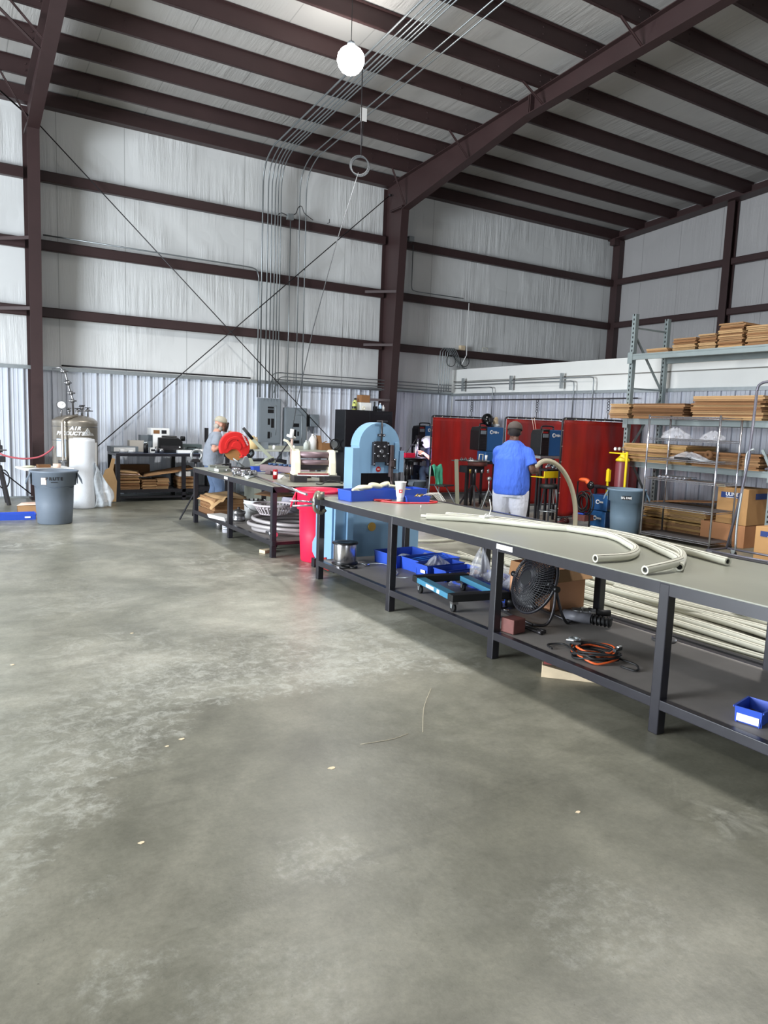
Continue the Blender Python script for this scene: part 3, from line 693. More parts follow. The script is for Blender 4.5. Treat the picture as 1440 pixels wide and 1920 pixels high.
# round bins
def bin_(name, label, cat, loc, m, H=.80, R=.27, rz=0, group=None, lean=0, txt=None, txm='ink', tz=.66, plate=False):
    t = thing(name, label, cat, loc, rz, group); k = H/.80; q = R/.27
    body = MB(); body.lathe([(0, .012*k), (.205*q, .0), (.218*q, .012*k), (.236*q, .30*k), (.245*q, .57*k), (.275*q, .585*k), (.285*q, .76*k), (.305*q, .775*k), (.308*q, .80*k), (.290*q, .80*k), (.272*q, .74*k), (.232*q, .5*k), (.205*q, .04*k), (0, .03*k)], seg=40)
    body.build('body', m, t)
    for s in (-1, 1):
        h = MB(); x = s*.283*q
        h.prism([(-.10*q, .77*k), (.10*q, .77*k), (.07*q, .60*k), (-.07*q, .60*k)], x, x+s*.012, 'x')
        h.prism([(x, .785*k), (x+s*.062*q, .66*k), (x+s*.070*q, .60*k), (x+s*.058*q, .60*k), (x, .745*k)], -.10*q, .10*q, 'y')
        h.build('handle', m, t, bevel=.004)
    if plate: MB().lathe([(.2835*q, tz*k-.032), (.2865*q, tz*k+.032)], a0=dg(-103), a1=dg(-77), seg=8).build('name_plate', 'ink', t)
    if txt: wtext(txt, .055*q*(.75 if plate else 1), tz*k, -90, txm, R=(.2885 if plate else .2845)*q, parent=t, cs=.046*q*(.72 if plate else 1), bold=.003)
    return t
t = bin_('trash_can', 'dark grey round trash can standing alone on the floor at the far left', 'trash can', (1.415, 11.77, 0), 'can_grey', .795, .298, -.12, txt='BRUTE', tz=.69)
MB().box((0, -.3105, .635), (.09, .004, .012)).build('small_print', 'ink', t)
wrap(.60, .70, dg(-124), dg(-110), .3115).build('sticker', 'pink_box', t, fix=False)
m = MB().tube([Vector((.2725*math.cos(a), .2725*math.sin(a), .565-.012*(1+math.cos((a+PI/2)*6)))) for a in [dg(-170+10*i) for i in range(17)]], .004, 5); m.build('moulded_band', 'can_grey', t)

# white topped folding table behind the can with small stuff
t = thing('side_table', 'low white topped table behind the dark grey trash can', 'table', (1.45, 13.2, 0), .15)
MB().bb(-.38, .38, -.3, .32, .70, .735).build('tabletop', 'white_plastic', t, bevel=.008)
for x, y in ((-.05, -.2), (.3, -.2), (-.05, .26), (.3, .26)): MB().tube([(x, y, .70), (x*1.15, y*1.1, 0)], .015, 8).build('leg', 'black_paint', t)
t2 = thing('tool_tray', 'small dark tray on the white side table', 'tray', (1.42, 13.12, .737), .2); MB().bb(-.1, .1, -.05, .05, 0, .05).build('tray', 'cardboard_edge', t2)
tag(MB().cyl((1.62, 13.1, .737), (1.62, 13.1, .80), .06, seg=14).build('tape_roll', 'pink_box'), 'pinkish roll on the white side table behind the trash can', 'tape roll')
tag(MB().ball((1.2, 13.1, .755), .07, 8, 6, (1.4, 1, .25)).build('glove', mat('pale_glove', (206, 204, 178), .8)), 'pale glove lying on the left of the white side table', 'glove')
# open flat box and blue tray on the floor
t = thing('carton', 'low open pinkish cardboard box on the floor left of the trash can', 'box', (1.30, 12.95, 0), -.25)
m = MB(); m.bb(-.27, .27, -.2, .2, 0, .01)
for a in (-1, 1): m.bb(a*.27, a*.27-a*.008, -.2, .2, 0, .15); m.bb(-.27, .27, a*.2, a*.2-a*.008, 0, .15)
m.build('body', 'cardboard', t); MB().grid(lambda u, v: (-.27+.54*u, .2-.42*v, .15+.015*math.sin(u*PI)), 4, 4).build('flap', 'pink_box', t, solid=.005)
t = thing('blue_tray', 'long flat blue tray on the floor at the left edge', 'tray', (.86, 12.35, 0), -.04)
m = MB().bb(-.36, .34, -.14, .14, 0, .006)
for a in (-1, 1): m.prism([(a*.14, 0), (a*.15, .09), (a*.144, .09), (a*.134, 0)], -.36, .34, 'x')
m.prism([(.34, 0), (.35, .09), (.344, .09), (.334, 0)], -.14, .14, 'y'); m.prism([(-.36, 0), (-.37, .09), (-.364, .09), (-.354, 0)], -.14, .14, 'y')
m.build('body', 'blue_plastic', t); MB().bb(.19, .27, -.1535, -.1505, .03, .055).build('label', 'white_paper', t)

# bench vise stand at the left edge
t = thing('vise_stand', 'grey pipe vise on a splayed steel stand at the left edge of the photo', 'vise', (.80, 14.35, 0))
m = MB().box((0, 0, .80), (.28, .26, .10)); m.box((0, 0, .7), (.12, .12, .12)); m.build('base', 'dark_steel', t, bevel=.008)
m = MB().box((0, -.04, .98), (.2, .16, .12)); m.box((0, .08, 1.0), (.16, .06, .2)); m.box((0, -.1, 1.08), (.14, .05, .12)); m.build('jaw', 'dark_steel', t, bevel=.008)
MB().cyl((-.16, -.14, .96), (.16, -.14, .96), .012, seg=8).build('handle', 'steel', t)
for x, y in ((-.24, -.24), (.17, -.22), (.17, .22), (-.24, .22)): MB().bar((x*.3, y*.3, .68), (x, y, 0), .05, .05).build('leg', 'dark_steel', t)
MB().torus((.1, -.1, .45), .09, .012, 'y', 18, 6, sc=(1, 1.8)).build('hanging_cable', 'black_rubber', t)
tag(MB().tube([(2.0, YW-.1, 2.53), (5.8, YW-.1, 2.53)], .016, 7).build('conduit', 'dark_steel'), 'dark pipe on top of the ribbed liner, between gas tank and electrical panels', 'pipe')
q = MB().tube(cr([(.82, 14.2, .92), (.95, 14.15, .86), (1.2, 14.1, .82), (1.45, 14.1, .85), (1.62, 14.1, .95), (1.70, 14.1, 1.04)], 6), .016, 8)
tag(q.build('air_hose', mat('hose_red', (176, 84, 92), .5)), 'faded red hose sagging from the vise stand to the gas tank', 'hose')

# black work bench against the back wall
t = thing('workbench', 'black steel workbench loaded with boxes, against the back wall beside the foam roll', 'workbench', (0, 0, 0))
x0, x1, y0, y1 = 2.79, 5.0, 14.25, 15.1
MB().bb(x0, x1, y0, y1, .865, .92).build('tabletop', 'bench_frame', t, bevel=.004)
MB().bb(x0+.02, x1-.02, y0+.02, y1-.02, .921, .925).build('top_sheet', mat('blue_grey', (64, 78, 104), .4), t)
MB().bb(x0+.03, x1-.03, y0+.03, y1-.03, .20, .225).build('shelf', 'black_paint', t)
m = MB().bb(x0+.07, x1-.07, y0, y0+.04, .17, .225); m.bb(x0+.07, x1-.07, y0, y0+.04, .06, .1); m.build('rail', 'black_paint', t)
for x in (x0+.035, 4.07, x1-.035):
    for y in (y0+.035, y1-.035): MB().bb(x-.035, x+.035, y-.035, y+.035, 0, .865).build('leg', 'black_paint', t)
def carton(name, lab, loc, d, m='cardboard', rz=0, cat='box', group=None, extra=None):
    t = thing(name, lab, cat, loc, rz, group); MB().bb(-d[0]/2, d[0]/2, -d[1]/2, d[1]/2, 0, d[2]).build('body', m, t, bevel=.004)
    if extra: extra(t, d)
    return t
zt = .927
def lidslot(t, d): MB().bb(-d[0]/2-.006, d[0]/2+.006, -d[1]/2-.006, d[1]/2+.006, d[2]*.6, d[2]+.006).build('lid', 'white_plastic', t, bevel=.005)
carton('plastic_case', 'long grey case lying at the left end of the black workbench', (3.0, 14.7, zt), (.52, .3, .11), 'grey_box', .03, 'case', extra=lambda t, d: MB().bb(-.2, .2, -.156, -.15, .01, .09).build('front_panel', 'white_paper', t))
carton('carton', 'small pale box at the back left of the black workbench', (3.28, 14.85, zt+.0), (.28, .2, .22), mat('pale_box', (206, 200, 190), .8), 0)
carton('carton', 'grey carton behind the black printer on the workbench', (3.52, 14.92, zt), (.3, .22, .33), 'grey_box', 0)
carton('carton', 'white box with print on top of the boxes on the workbench', (3.72, 14.85, zt+.335), (.36, .28, .14), 'white_paper', .06, extra=lambda t, d: (MB().bb(-.14, -.02, -.143, -.141, .03, .1).build('print', 'cardboard_d', t), MB().bb(.02, .12, -.143, -.141, .03, .1).build('print', 'ink', t)))
tag(MB().bb(3.53, 3.7, 14.5, 14.52, zt+.06, zt+.36).build('paper_sheet', 'white_paper'), 'white paper sheet standing in front of the boxes on the workbench', 'paper')
t = thing('printer', 'black office printer in the middle of the black workbench', 'printer', (3.86, 14.62, zt))
MB().prism([(-.24, 0), (.24, 0), (.24, .22), (.15, .30), (-.24, .30)], -.17, .17, 'y').build('body', 'black_plastic', t, bevel=.012)
MB().bb(-.2, .16, -.185, -.171, .05, .14).build('paper_slot', 'dark_steel', t); MB().bb(.14, .19, -.178, -.172, .1, .13).build('button_panel', 'white_paper', t); MB().bb(-.18, .14, -.12, .12, .301, .33).build('lid', 'black_plastic', t, bevel=.01)
carton('plastic_case', 'dark green grey tool case on the right end of the black workbench', (4.32, 14.72, zt), (.42, .26, .17), mat('olive_case', (80, 92, 92), .5), -.03, 'case', extra=lambda t, d: (MB().tube(cr([(-.08, -.13, .1), (-.07, -.17, .11), (.07, -.17, .11), (.08, -.13, .1)], 4), .009, 6).build('handle', 'black_plastic', t), MB().bb(-.16, -.13, -.137, -.13, .07, .11).build('latch', 'steel', t), MB().bb(.13, .16, -.137, -.13, .07, .11).build('latch', 'steel', t)))
t = thing('dark_bottle', 'black bottle with grey cap at the front of the black workbench', 'bottle', (3.36, 14.36, zt)); MB().lathe([(0, 0), (.045, 0), (.045, .16), (.03, .18), (0, .18)]).build('body', 'black_plastic', t); MB().lathe([(0, .18), (.042, .18), (.042, .215), (0, .215)]).build('cap', 'galv', t)
for i, (x, y, r, lab, mm, k) in enumerate(((2.93, 14.4, .055, 'small white tape roll at the left front of the black workbench', 'white_plastic', .07), (3.1, 14.42, .06, 'cluster of white tape and small fittings near the black bottle', 'white_plastic', .05), (3.66, 14.38, .05, 'steel can in front of the black printer', 'steel', .09), (3.56, 14.36, .028, 'tall slim steel tube in front of the black printer', 'steel', .12), (4.45, 14.38, .05, 'white tape roll at the right front of the black workbench', 'white_plastic', .08))):
    tag(MB().lathe([(r*.5, 0), (r, 0), (r, k), (r*.5, k), (r*.5, 0)], (x, y, zt)).build(('tape_roll', 'tape_roll', 'metal_can', 'metal_tube', 'tape_roll')[i], mm), lab, ('tape roll', 'tape roll', 'can', 'tube', 'tape roll')[i])
carton('carton', 'tiny white box with a dark label beside the black bottle', (3.5, 14.42, zt), (.13, .1, .1), 'white_paper', extra=lambda t, d: MB().bb(-.04, .04, -.052, -.0505, .03, .07).build('print', 'ink', t))
carton('flat_box', 'flat white box at the front edge right of the black printer', (4.12, 14.38, zt), (.3, .16, .06), 'white_paper', -.03)
t = thing('electric_motor', 'small dark motor behind the black printer, right side', 'motor', (4.08, 14.9, zt)); MB().bb(-.1, .1, -.06, .06, 0, .25).build('body', 'dark_steel', t, bevel=.01); MB().cyl((.1, -.02, .27), (.18, -.02, .27), .05, seg=14).build('drum', 'black_plastic', t)
t = thing('notice_board', 'small grey board standing behind the seated person, at the end of the black workbench', 'board', (4.72, 14.9, .93)); MB().bb(-.02, .02, -.04, .04, -.93, .5).build('post', 'dark_steel', t); MB().bb(-.04, .04, -.01, .01, .2, .5).build('plate', 'dark_steel', t)

# flattened cartons: every sheet a thing, stacked
ccount = 0
def stack(x, y, z, w, d, n, th, lab, group, axis_rz=0, mats=('cardboard', 'cardboard_d', 'cardboard_l'), jit=.012, shape=0, name='flat_carton'):
    """n flattened cartons on top of each other; w along local x, d along local y"""
    protos = []
    for mm in mats:
        t = thing(name, lab, 'flattened box', (0, 0, 0), 0, group)
        a = MB(); hw, hd = w/2, d/2
        a.bb(-hw, hw, -hd, hd, 0, th*.36); a.bb(-hw+.01, hw-.004, -hd+.008, hd, th*.5, th*.86)
        a.build('panel', mm, t)
        e = MB(); e.bb(-hw+.012, hw-.012, -hd+.012, hd-.012, th*.36, th*.5); e.build('fold_gap', 'cardboard_edge', t)
        protos.append(t)
    used = set(); r = random.Random(hash_(lab))
    for i in range(n):
        k = r.randrange(len(mats)); p = protos[k]
        loc = (x+r.uniform(-jit, jit), y+r.uniform(-jit, jit), z+i*th); rot = (0, 0, axis_rz+r.uniform(-.02, .02))
        if k not in used: used.add(k); p.location = loc; p.rotation_euler = rot
        else: dup(p, loc, rot)
    for k, p in enumerate(protos):
        if k not in used:
            for ch in list(p.children): bpy.data.objects.remove(ch)
            bpy.data.objects.remove(p)
def hash_(s):
    h = 0
    for c_ in s: h = (h*31+ord(c_)) & 0xffffff
    return h
for i, (x, w, n) in enumerate(((3.03, .40, 9), (3.42, .28, 7), (3.68, .24, 8), (4.14, .3, 9))):
    lab = ('flattened box in the leftmost stack under the black workbench', 'flattened box in the second stack under the black workbench', 'flattened box in the third stack under the black workbench', 'flattened box in the rightmost stack under the black workbench')[i]
    stack(x, 14.55, .227, w, .42, n, .026, lab, ('leftmost stack under the black workbench', 'second stack under the black workbench', 'third stack under the black workbench', 'rightmost stack under the black workbench')[i])
def sheet(name, lab, pts, m, group=None, th=.006, rz=0):
    """bent cardboard sheet from 4 corner points plus sag"""
    a, b_, c_, d_ = [Vector(p) for p in pts]
    g = MB().grid(lambda u, v: (a*(1-u)+b_*u)*(1-v)+(d_*(1-u)+c_*u)*v+Vector((0, 0, .02*math.sin(PI*u)*math.sin(PI*v))), 6, 5)
    return tag(g.build(name, m, solid=th), lab, 'cardboard', group)
sheet('cardboard_sheet', 'long brown cardboard sheet rising to the right over the stacks under the black workbench', [(3.35, 14.34, .46), (4.3, 14.34, .62), (4.32, 14.8, .66), (3.35, 14.8, .50)], 'cardboard_d')
sheet('cardboard_sheet', 'tan cardboard sheet tilted over the middle stacks under the black workbench', [(3.3, 14.3, .47), (3.98, 14.3, .56), (3.9, 14.7, .57), (3.4, 14.7, .52)], 'cardboard')
for k in range(5): sheet('cardboard_sheet', 'loose pale sheet of cardboard fanned over the left stack under the black workbench', [(2.84, 14.33, .475+.022*k), (3.3-.03*k, 14.33, .47+.016*k), (3.3, 14.7, .48+.02*k), (2.9, 14.7, .49+.024*k)], ('cardboard_l', 'cardboard', 'pink_box', 'cardboard', 'cardboard_l')[k], 'loose sheets over the left stack under the black workbench')
carton('carton', 'dark brown box at the back left under the black workbench', (3.2, 14.92, .45), (.7, .16, .22), 'cardboard_edge')
carton('carton', 'white box under the right part of the black workbench', (4.12, 14.5, .465), (.22, .3, .1), 'white_paper')
t = thing('cardboard_figure', 'ragged upright piece of brown cardboard leaning between the film and the black workbench', 'cardboard', (2.66, 14.12, 0), .2)
MB().prism([(-.12, .02), (.1, .02), (.12, .4), (.05, .62), (.09, .82), (.03, .84), (-.02, .66), (-.1, .62), (-.16, .45)], -.005, .005, 'y').build('sheet', 'cardboard_l', t)
# ================================================================== BENCHES
def bench(label, x0, x1, y0, y1, legs, lt, label_y=()):
    t = thing('steel_workbench', label, 'workbench')
    MB().bb(x0+.006, x1-.006, y0+.006, y1-.006, .858, .870).build('tabletop', 'bench_top', t, bevel=.002)
    m = MB(); m.bb(x0, x0+.05, y0, y1, .795, .862); m.bb(x1-.05, x1, y0, y1, .795, .875); m.bb(x0, x1, y0, y0+.05, .795, .862); m.bb(x0, x1, y1-.05, y1, .795, .862)
    for y in legs[1:-1]: m.bb(x0, x1, y-.025, y+.025, .80, .857)
    m.build('top_frame', 'bench_frame', t, bevel=.004)
    MB().bb(x0+.01, x1-.01, y0+.01, y1-.01, .192, .200).build('shelf', 'bench_shelf', t)
    m = MB(); m.bb(x0, x0+.05, y0, y1, .145, .203); m.bb(x1-.05, x1, y0, y1, .145, .203)
    for y in legs: m.bb(x0, x1, y-.02, y+.02, .15, .191)
    m.build('shelf_frame', 'bench_frame', t, bevel=.004)
    for y in legs:
        for x in (x0+.03, x1-.03): MB().bb(x-.032, x+.032, y-.032, y+.032, 0, .858).build('leg', 'bench_frame', t, bevel=.005)
    for y, w in label_y: MB().bb(x0-.0035, x0-.001, y-w/2, y+w/2, .815, .85).build('label', 'white_paper', t)
    return t
bench('long steel workbench in the foreground, its shelf full of blue trays and a fan', 3.36, 4.50, .55, 6.84, [.62, 1.06+.0, 2.51, 3.94, 5.37, 6.80], 0, [(3.84, .17)])
bench('middle steel workbench with hose coils on its shelf and the red chop saw on top', 3.36, 4.56, 8.04, 11.28, [8.08, 9.62, 11.22], 0, [(9.72, .14)])
T, SH = .871, .201

# --- middle bench: on top
t = thing('chop_saw', 'red chop saw with a big round guard on the far end of the middle bench', 'saw', (3.93, 10.95, T), .0)
def arc(c, r, a0, a1, n): return [(c[0]+r*math.cos(dg(a0+(a1-a0)*i/n)), c[1]+r*math.sin(dg(a0+(a1-a0)*i/n))) for i in range(n+1)]
cz = .335
poly = arc((-.02, cz), .245, 205, -42, 26)+[(.05, cz-.16)]+arc((-.03, cz-.15), .12, 10, 150, 10)
g = MB().prism([(x, z) for x, z in poly], -.055, .03, 'y').build('guard', 'red_paint', t, bevel=.012)
MB().prism(arc((-.02, cz), .17, 190, 0, 16)+arc((-.02, cz), .13, 0, 190, 12), -.066, -.055, 'y').build('raised_rim', 'red_paint', g, bevel=.005)
MB().prism(arc((.0, cz+.01), .08, 180, -40, 12), -.068, -.055, 'y').build('boss', 'red_paint', g, bevel=.006)
text('Milwaukee', .05, 'ink_white', g, (.14, -.0575, cz+.13), (PI/2, dg(62), 0), ext=.002)
for x, z in ((-.17, .05), (.02, .11), (.12, .02), (.06, -.12), (.11, -.13)): MB().cyl((x, -.058, cz+z), (x, -.052, cz+z), .008, seg=8).build('screw', 'black_paint', g)
MB().cyl((-.01, -.02, cz-.03), (-.01, -.0, cz-.03), .178, seg=36).build('abrasive_wheel', mat('abrasive', (172, 122, 70), .8), t)
MB().cyl((-.01, .03, cz-.02), (-.01, .2, cz-.02), .07, seg=18).build('motor', 'black_plastic', t)
MB().tube(cr([(.19, -.01, cz-.1), (.27, -.01, cz-.04), (.3, -.01, cz-.1), (.24, -.01, cz-.17)], 5), .018, 8).build('handle', 'black_plastic', t)
m = MB().bar((.17, 0, cz-.14), (.24, .02, .06), .06, .05); m.cyl((.2, -.06, cz-.13), (.2, .1, cz-.13), .035, seg=12); m.build('arm', 'black_paint', t, bevel=.006)
m = MB().prism([(.04, 0), (.26, 0), (.26, .06), (.18, .2), (.13, .2)], -.07, .08, 'y'); m.build('pivot_bracket', 'galv', t, bevel=.012)
MB().box((.0, .03, .015), (.55, .3, .03)).build('base', 'dark_steel', t, bevel=.006)
m = MB().box((-.12, -.07, .06), (.03, .12, .06)); m.cyl((-.35, -.07, .07), (-.12, -.07, .07), .012, seg=8); m.build('work_clamp', 'dark_steel', t)
MB().tube([(-.08, -.14, .17), (.1, -.15, .03)], .012, 8).build('lever', 'conduit', t)

rr = random.Random(3)
pile = []
for i in range(11):
    x, y = 3.56+rr.uniform(-.12, .13), 9.72+rr.uniform(-.28, .22); a = rr.uniform(0, PI); k = rr.uniform(.8, 1.25)
    if i < 2:
        m = MB(); m.lathe([(.018, 0), (.035, 0), (.035, .02), (.026, .025), (.026, .07), (.036, .075), (.036, .095), (.018, .095)], seg=14)
        m2 = m.build('pipe_fitting', 'chrome' if i == 0 else 'steel'); pile.append(m2)
        o = m2; tag(o, 'shiny steel pipe fitting in the pile at the front edge of the middle bench', 'pipe fitting', 'pile of shiny fittings on the middle bench')
    else:
        o = pile[i % 2].copy(); C.objects.link(o)
    up = i % 3 == 0
    o.scale = (k, k, k); o.location = (x, y, T+(.0 if up else .036*k)); o.rotation_euler = (0, 0 if up else PI/2, a)
for i in range(5):
    y = 9.1+.12*i
    tag(MB().cyl((3.44+.03*i, y, T+.012), (3.62+.05*i, y+.22, T+.012), .010, seg=8).build('steel_rod', 'galv'), 'short bright rod lying by the pile of fittings on the middle bench', 'rod', 'short rods on the middle bench')
t = thing('drill_vise', 'low grey drill vise at the left end of the middle bench', 'vise', (3.5, 10.42, T), .1)
m = MB().box((0, 0, .025), (.2, .38, .05)); m.box((0, .15, .065), (.2, .06, .04)); m.box((0, -.1, .065), (.2, .05, .04)); m.build('body', mat('vise_grey', (122, 124, 116), .5), t, bevel=.005); MB().cyl((0, -.28, .035), (0, -.1, .035), .012, seg=8).build('screw', 'steel', t)
MB().bb(-.101, -.1005, -.19, -.05, .01, .045).build('label', 'white_paper', t)
def tray(label, loc, w, d, h, rz=0, name='parts_tray', group=None, open_front=False, m='blue_plastic', lab=True, wall=.005):
    """plastic bin: length d along local y, width w along local x; the front is -y"""
    t = thing(name, label, 'tray', loc, rz, group); a, b_, s = w/2, d/2, .012; q = MB()
    q.bb(-a+s, a-s, -b_+s, b_-s, 0, .005)
    for k in (-1, 1): q.prism([(k*(a-s), 0), (k*a, h), (k*(a-wall), h), (k*(a-s-wall), .0)], -b_+.004, b_-.004, 'y')
    for k in (-1, 1):
        hh = h*(.62 if (open_front and k < 0) else 1)
        q.prism([(k*(b_-s), 0), (k*b_, hh), (k*(b_-wall), hh), (k*(b_-s-wall), 0)], -a+.004, a-.004, 'x')
    for k in (-1, 1): q.bb(k*a, k*(a+.006), -b_, b_, h-.008, h)
    q.build('body', m, t)
    if lab: MB().box((0, -b_-.0035+.004, h*.32), (min(.07, w*.5), .003, .026)).build('label', 'white_paper', t)
    return t
tray('small blue tray behind the chop saw on the middle bench', (4.13, 10.35, T), .3, .14, .075, .0, lab=True)
tray('violet blue tray beside the small blue tray on the middle bench', (4.42, 10.15, T), .24, .16, .07, .1, lab=False, m=mat('violet_plastic', (58, 48, 160), .4))
t = thing('drink_can', 'red and white soda can on the middle bench', 'can', (3.80, 9.02, T)); MB().lathe([(0, .004), (.024, 0), (.033, .012), (.033, .118), (.026, .13), (.0, .128)], seg=20).build('body', mat('soda_red', (176, 24, 34), .25, .4), t); MB().lathe([(.0335, .06), (.0335, .1)], a0=dg(200), a1=dg(280), seg=8).build('white_band', 'white_plastic', t, fix=False); MB().lathe([(.0, .1295), (.024, .1295), (.025, .132), (0, .131)], seg=16).build('lid', 'chrome', t)
t = thing('paper_funnel', 'crumpled white paper behind the soda can', 'paper', (3.93, 9.12, T), .4); MB().prism([(-.07, 0), (.07, 0), (.0, .05)], -.05, .05, 'y').build('sheet', 'white_paper', t)
q = MB().tube([(3.66, 9.48, T+.02), (3.18, 6.72-.0, T+.045)], .014, 10)
tag(q.build('long_pipe', 'chrome'), 'long bright pipe reaching from the middle bench over the red can to the foreground bench', 'pipe')
t = thing('bar_bender', 'long grey pink steel bar machine with blue dies on the middle bench', 'machine', (4.2, 9.55, T), dg(24))
m = MB().box((0, 0, .09), (.13, .95, .09)); m.box((0, .3, .03), (.16, .1, .06)); m.box((0, -.35, .03), (.16, .1, .06)); m.build('beam', mat('pinkish_steel', (128, 108, 112), .45, .3), t, bevel=.008)
for i in range(6): MB().cyl((-.03+.012*(i % 2), -.2+.1*i, .135), (-.03+.012*(i % 2), -.2+.1*i, .165), .038, seg=12).build('die', mat('die_blue', (52, 74, 108), .4, .3), t)
m = MB().cyl((.05, -.38, .15), (.05, -.2, .15), .075, seg=18); m.build('drive_head', 'dark_steel', t)
t = thing('lever_shear', 'grey green hand shear with long raised lever at the back of the middle bench', 'shear', (4.44, 10.9, T), dg(-6))
m = MB().prism([(-.36, 0), (.12, 0), (.16, .06), (.1, .2), (-.02, .16), (-.1, .08), (-.2, .07), (-.26, .17), (-.34, .17), (-.36, .1)], -.05, .05, 'y'); m.build('body', mat('shear_grey', (168, 172, 152), .45), t, bevel=.01)
MB().bar((.08, -.06, .15), (-.26, -.05, .48), .03, .05).build('lever', mat('shear_grey', (168, 172, 152), .45), t, bevel=.006); MB().cyl((-.25, -.05, .47), (-.4, -.05, .64), .026, .024, 10).build('grip', 'black_rubber', t)
MB().bar((.06, -.06, .15), (-.12, -.06, .04), .03, .05).build('blade', 'dark_steel', t); MB().cyl((.07, -.1, .15), (.07, .07, .15), .03, seg=12).build('pivot', 'dark_steel', t)
# slip roll machine
t = thing('slip_roll', 'cream painted slip roll machine on dark blocks, at the near end of the middle bench', 'machine', (4.17, 8.62, T), dg(-14))
for sx in (-1, 1):
    x = sx*.235
    m = MB().prism([(-.13, .09), (.13, .09), (.11, .2), (.1, .4), (.03, .42), (-.05, .4), (-.11, .25)], x-.045, x+.045, 'x'); o = m.build('end_frame', 'cream_paint', t, bevel=.014)
    MB().prism([(-.07, .2), (-.02, .36), (.04, .34), (-.02, .2)], x-.05*1.02*sx-.004, x-.05*1.02*sx+.004, 'x').build('slot', 'dark_steel', o)
for z, y, r, mm in ((.35, -.02, .042, 'pinkish_steel'), (.255, -.05, .035, 'pinkish_steel'), (.25, .06, .035, 'dark_steel')): MB().cyl((-.2, y, z), (.2, y, z), r, seg=18).build('roller', mm, t)
MB().box((0, .0, .2), (.36, .05, .1)).build('gear_cover', 'dark_steel', t, bevel=.02)
m = MB().box((0, 0, .105), (.58, .24, .035)); m.build('bed', 'cream_paint', t, bevel=.006); MB().box((-.03, -.126, .108), (.4, .012, .022)).build('red_stripe', mat('dull_red', (134, 62, 60), .6), t); MB().box((-.03, -.14, .09), (.42, .02, .014)).build('rule', 'white_plastic', t)
m = MB().bar((-.25, -.03, .38), (-.36, -.05, .52), .03, .03); m.bar((-.36, -.05, .52), (-.41, -.05, .54), .04, .03); m.build('crank_lever', 'cream_paint', t, bevel=.005)
for x, w in ((-.2, .17), (.22, .22)): MB().box((x, -.02, .043), (w, .3, .085)).build('support_block', 'dark_steel', t, bevel=.004)
q = MB().tube(cr([(4.36, 8.15, T+.012), (4.2, 8.2, T+.05), (4.05, 8.12, T+.012), (3.95, 8.08, T-.0+.02)], 5), .007, 6)
tag(q.build('wire_lead', 'black_rubber'), 'thin dark lead curling off the near edge of the middle bench', 'cord')
for i, (x, y) in enumerate(((4.02, 8.95), (4.1, 9.05))): tag(MB().box((x, y, T+.03), (.06, .05, .06)).build('brass_block', 'brass'), ('left', 'right')[i]+' of two small brass blocks left of the slip roll machine', 'block')

# --- middle bench: shelf
stack(3.66, 10.72, SH+.08, .50, .72, 9, .02, 'wide flattened box in the stack on the middle bench shelf', 'flattened boxes on the middle bench shelf', 0, ('cardboard', 'cardboard_d'), .006)
t = thing('cardboard_sheet', 'tan cardboard sheet draped over the stack on the middle bench shelf', 'cardboard')
MB().grid(lambda u, v: (3.38+.55*u-.05*(v < .1), 10.28+.85*v, SH+.285+.012*math.sin(5*u+3*v)-(.22*max(0, .25-v)**.8 if v < .25 and u < .35 else 0)-(.10*(1-u*4) if u < .25 else 0)), 12, 12).build('sheet', 'cardboard_l', t, solid=.006)
MB().bb(3.4, 3.92, 10.36, 11.1, SH+.002, SH+.078).build('under_box', 'cardboard_edge', t)
sheet('cardboard_sheet', 'long dark cardboard sheet behind the white bucket on the middle bench shelf', [(4.0, 10.3, .53), (4.05, 9.6, .56), (4.5, 9.6, .58), (4.5, 10.9, .53)], 'cardboard_edge')
def bucket(label, loc, r, h, m='white_plastic', full=None):
    t = thing('bucket', label, 'bucket', loc)
    MB().lathe([(0, 0), (r*.86, 0), (r*.97, h*.8), (r*1.02, h*.8), (r*1.02, h*.84), (r*.98, h*.84), (r, h), (r*.96, h), (r*.83, .01), (0, .01)], seg=28).build('body', m, t)
    MB().tube([Vector((r*1.02*math.cos(a), r*1.02*math.sin(a), h*.82-.5*h*abs(math.sin(a))*(.8))) for a in [dg(180+15*i) for i in range(13)]], .004, 5).build('handle', 'steel', t)
    if full:
        for k in range(4): MB().bar((-r*.6+.06*k, -r*.3, h*.9), (-r*.3+.07*k, r*.6, h*1.0), .025, .02).build('dark_offcut', full, t)
    return t
bucket('white bucket full of dark offcuts on the middle bench shelf', (3.93, 10.08, SH), .165, .27, full='black_paint')
bucket('taller pale bucket behind the laundry basket on the middle bench shelf', (4.32, 9.62, SH), .15, .36, mat('bucket_pale', (190, 186, 200), .5))
t = thing('drum', 'dull steel drum shaped part beside the white bucket on the middle bench shelf', 'metal part', (3.6, 9.86, SH)); MB().lathe([(0, 0), (.09, 0), (.1, .03), (.085, .05), (.085, .09), (.1, .11), (.1, .14), (.03, .17), (0, .17)]).build('body', 'steel', t); MB().cyl((0, 0, .15), (0, 0, .2), .02, seg=8).build('spindle', 'dark_steel', t)
t = thing('steel_scoop', 'white metal scoop lying under the cardboard stack on the middle bench shelf', 'scoop', (3.42, 10.1, SH+.002), .2); MB().prism([(-.09, 0), (.1, 0), (.12, .06), (-.12, .06)], -.28, .2, 'y').build('pan', 'white_plastic', t, bevel=.01)
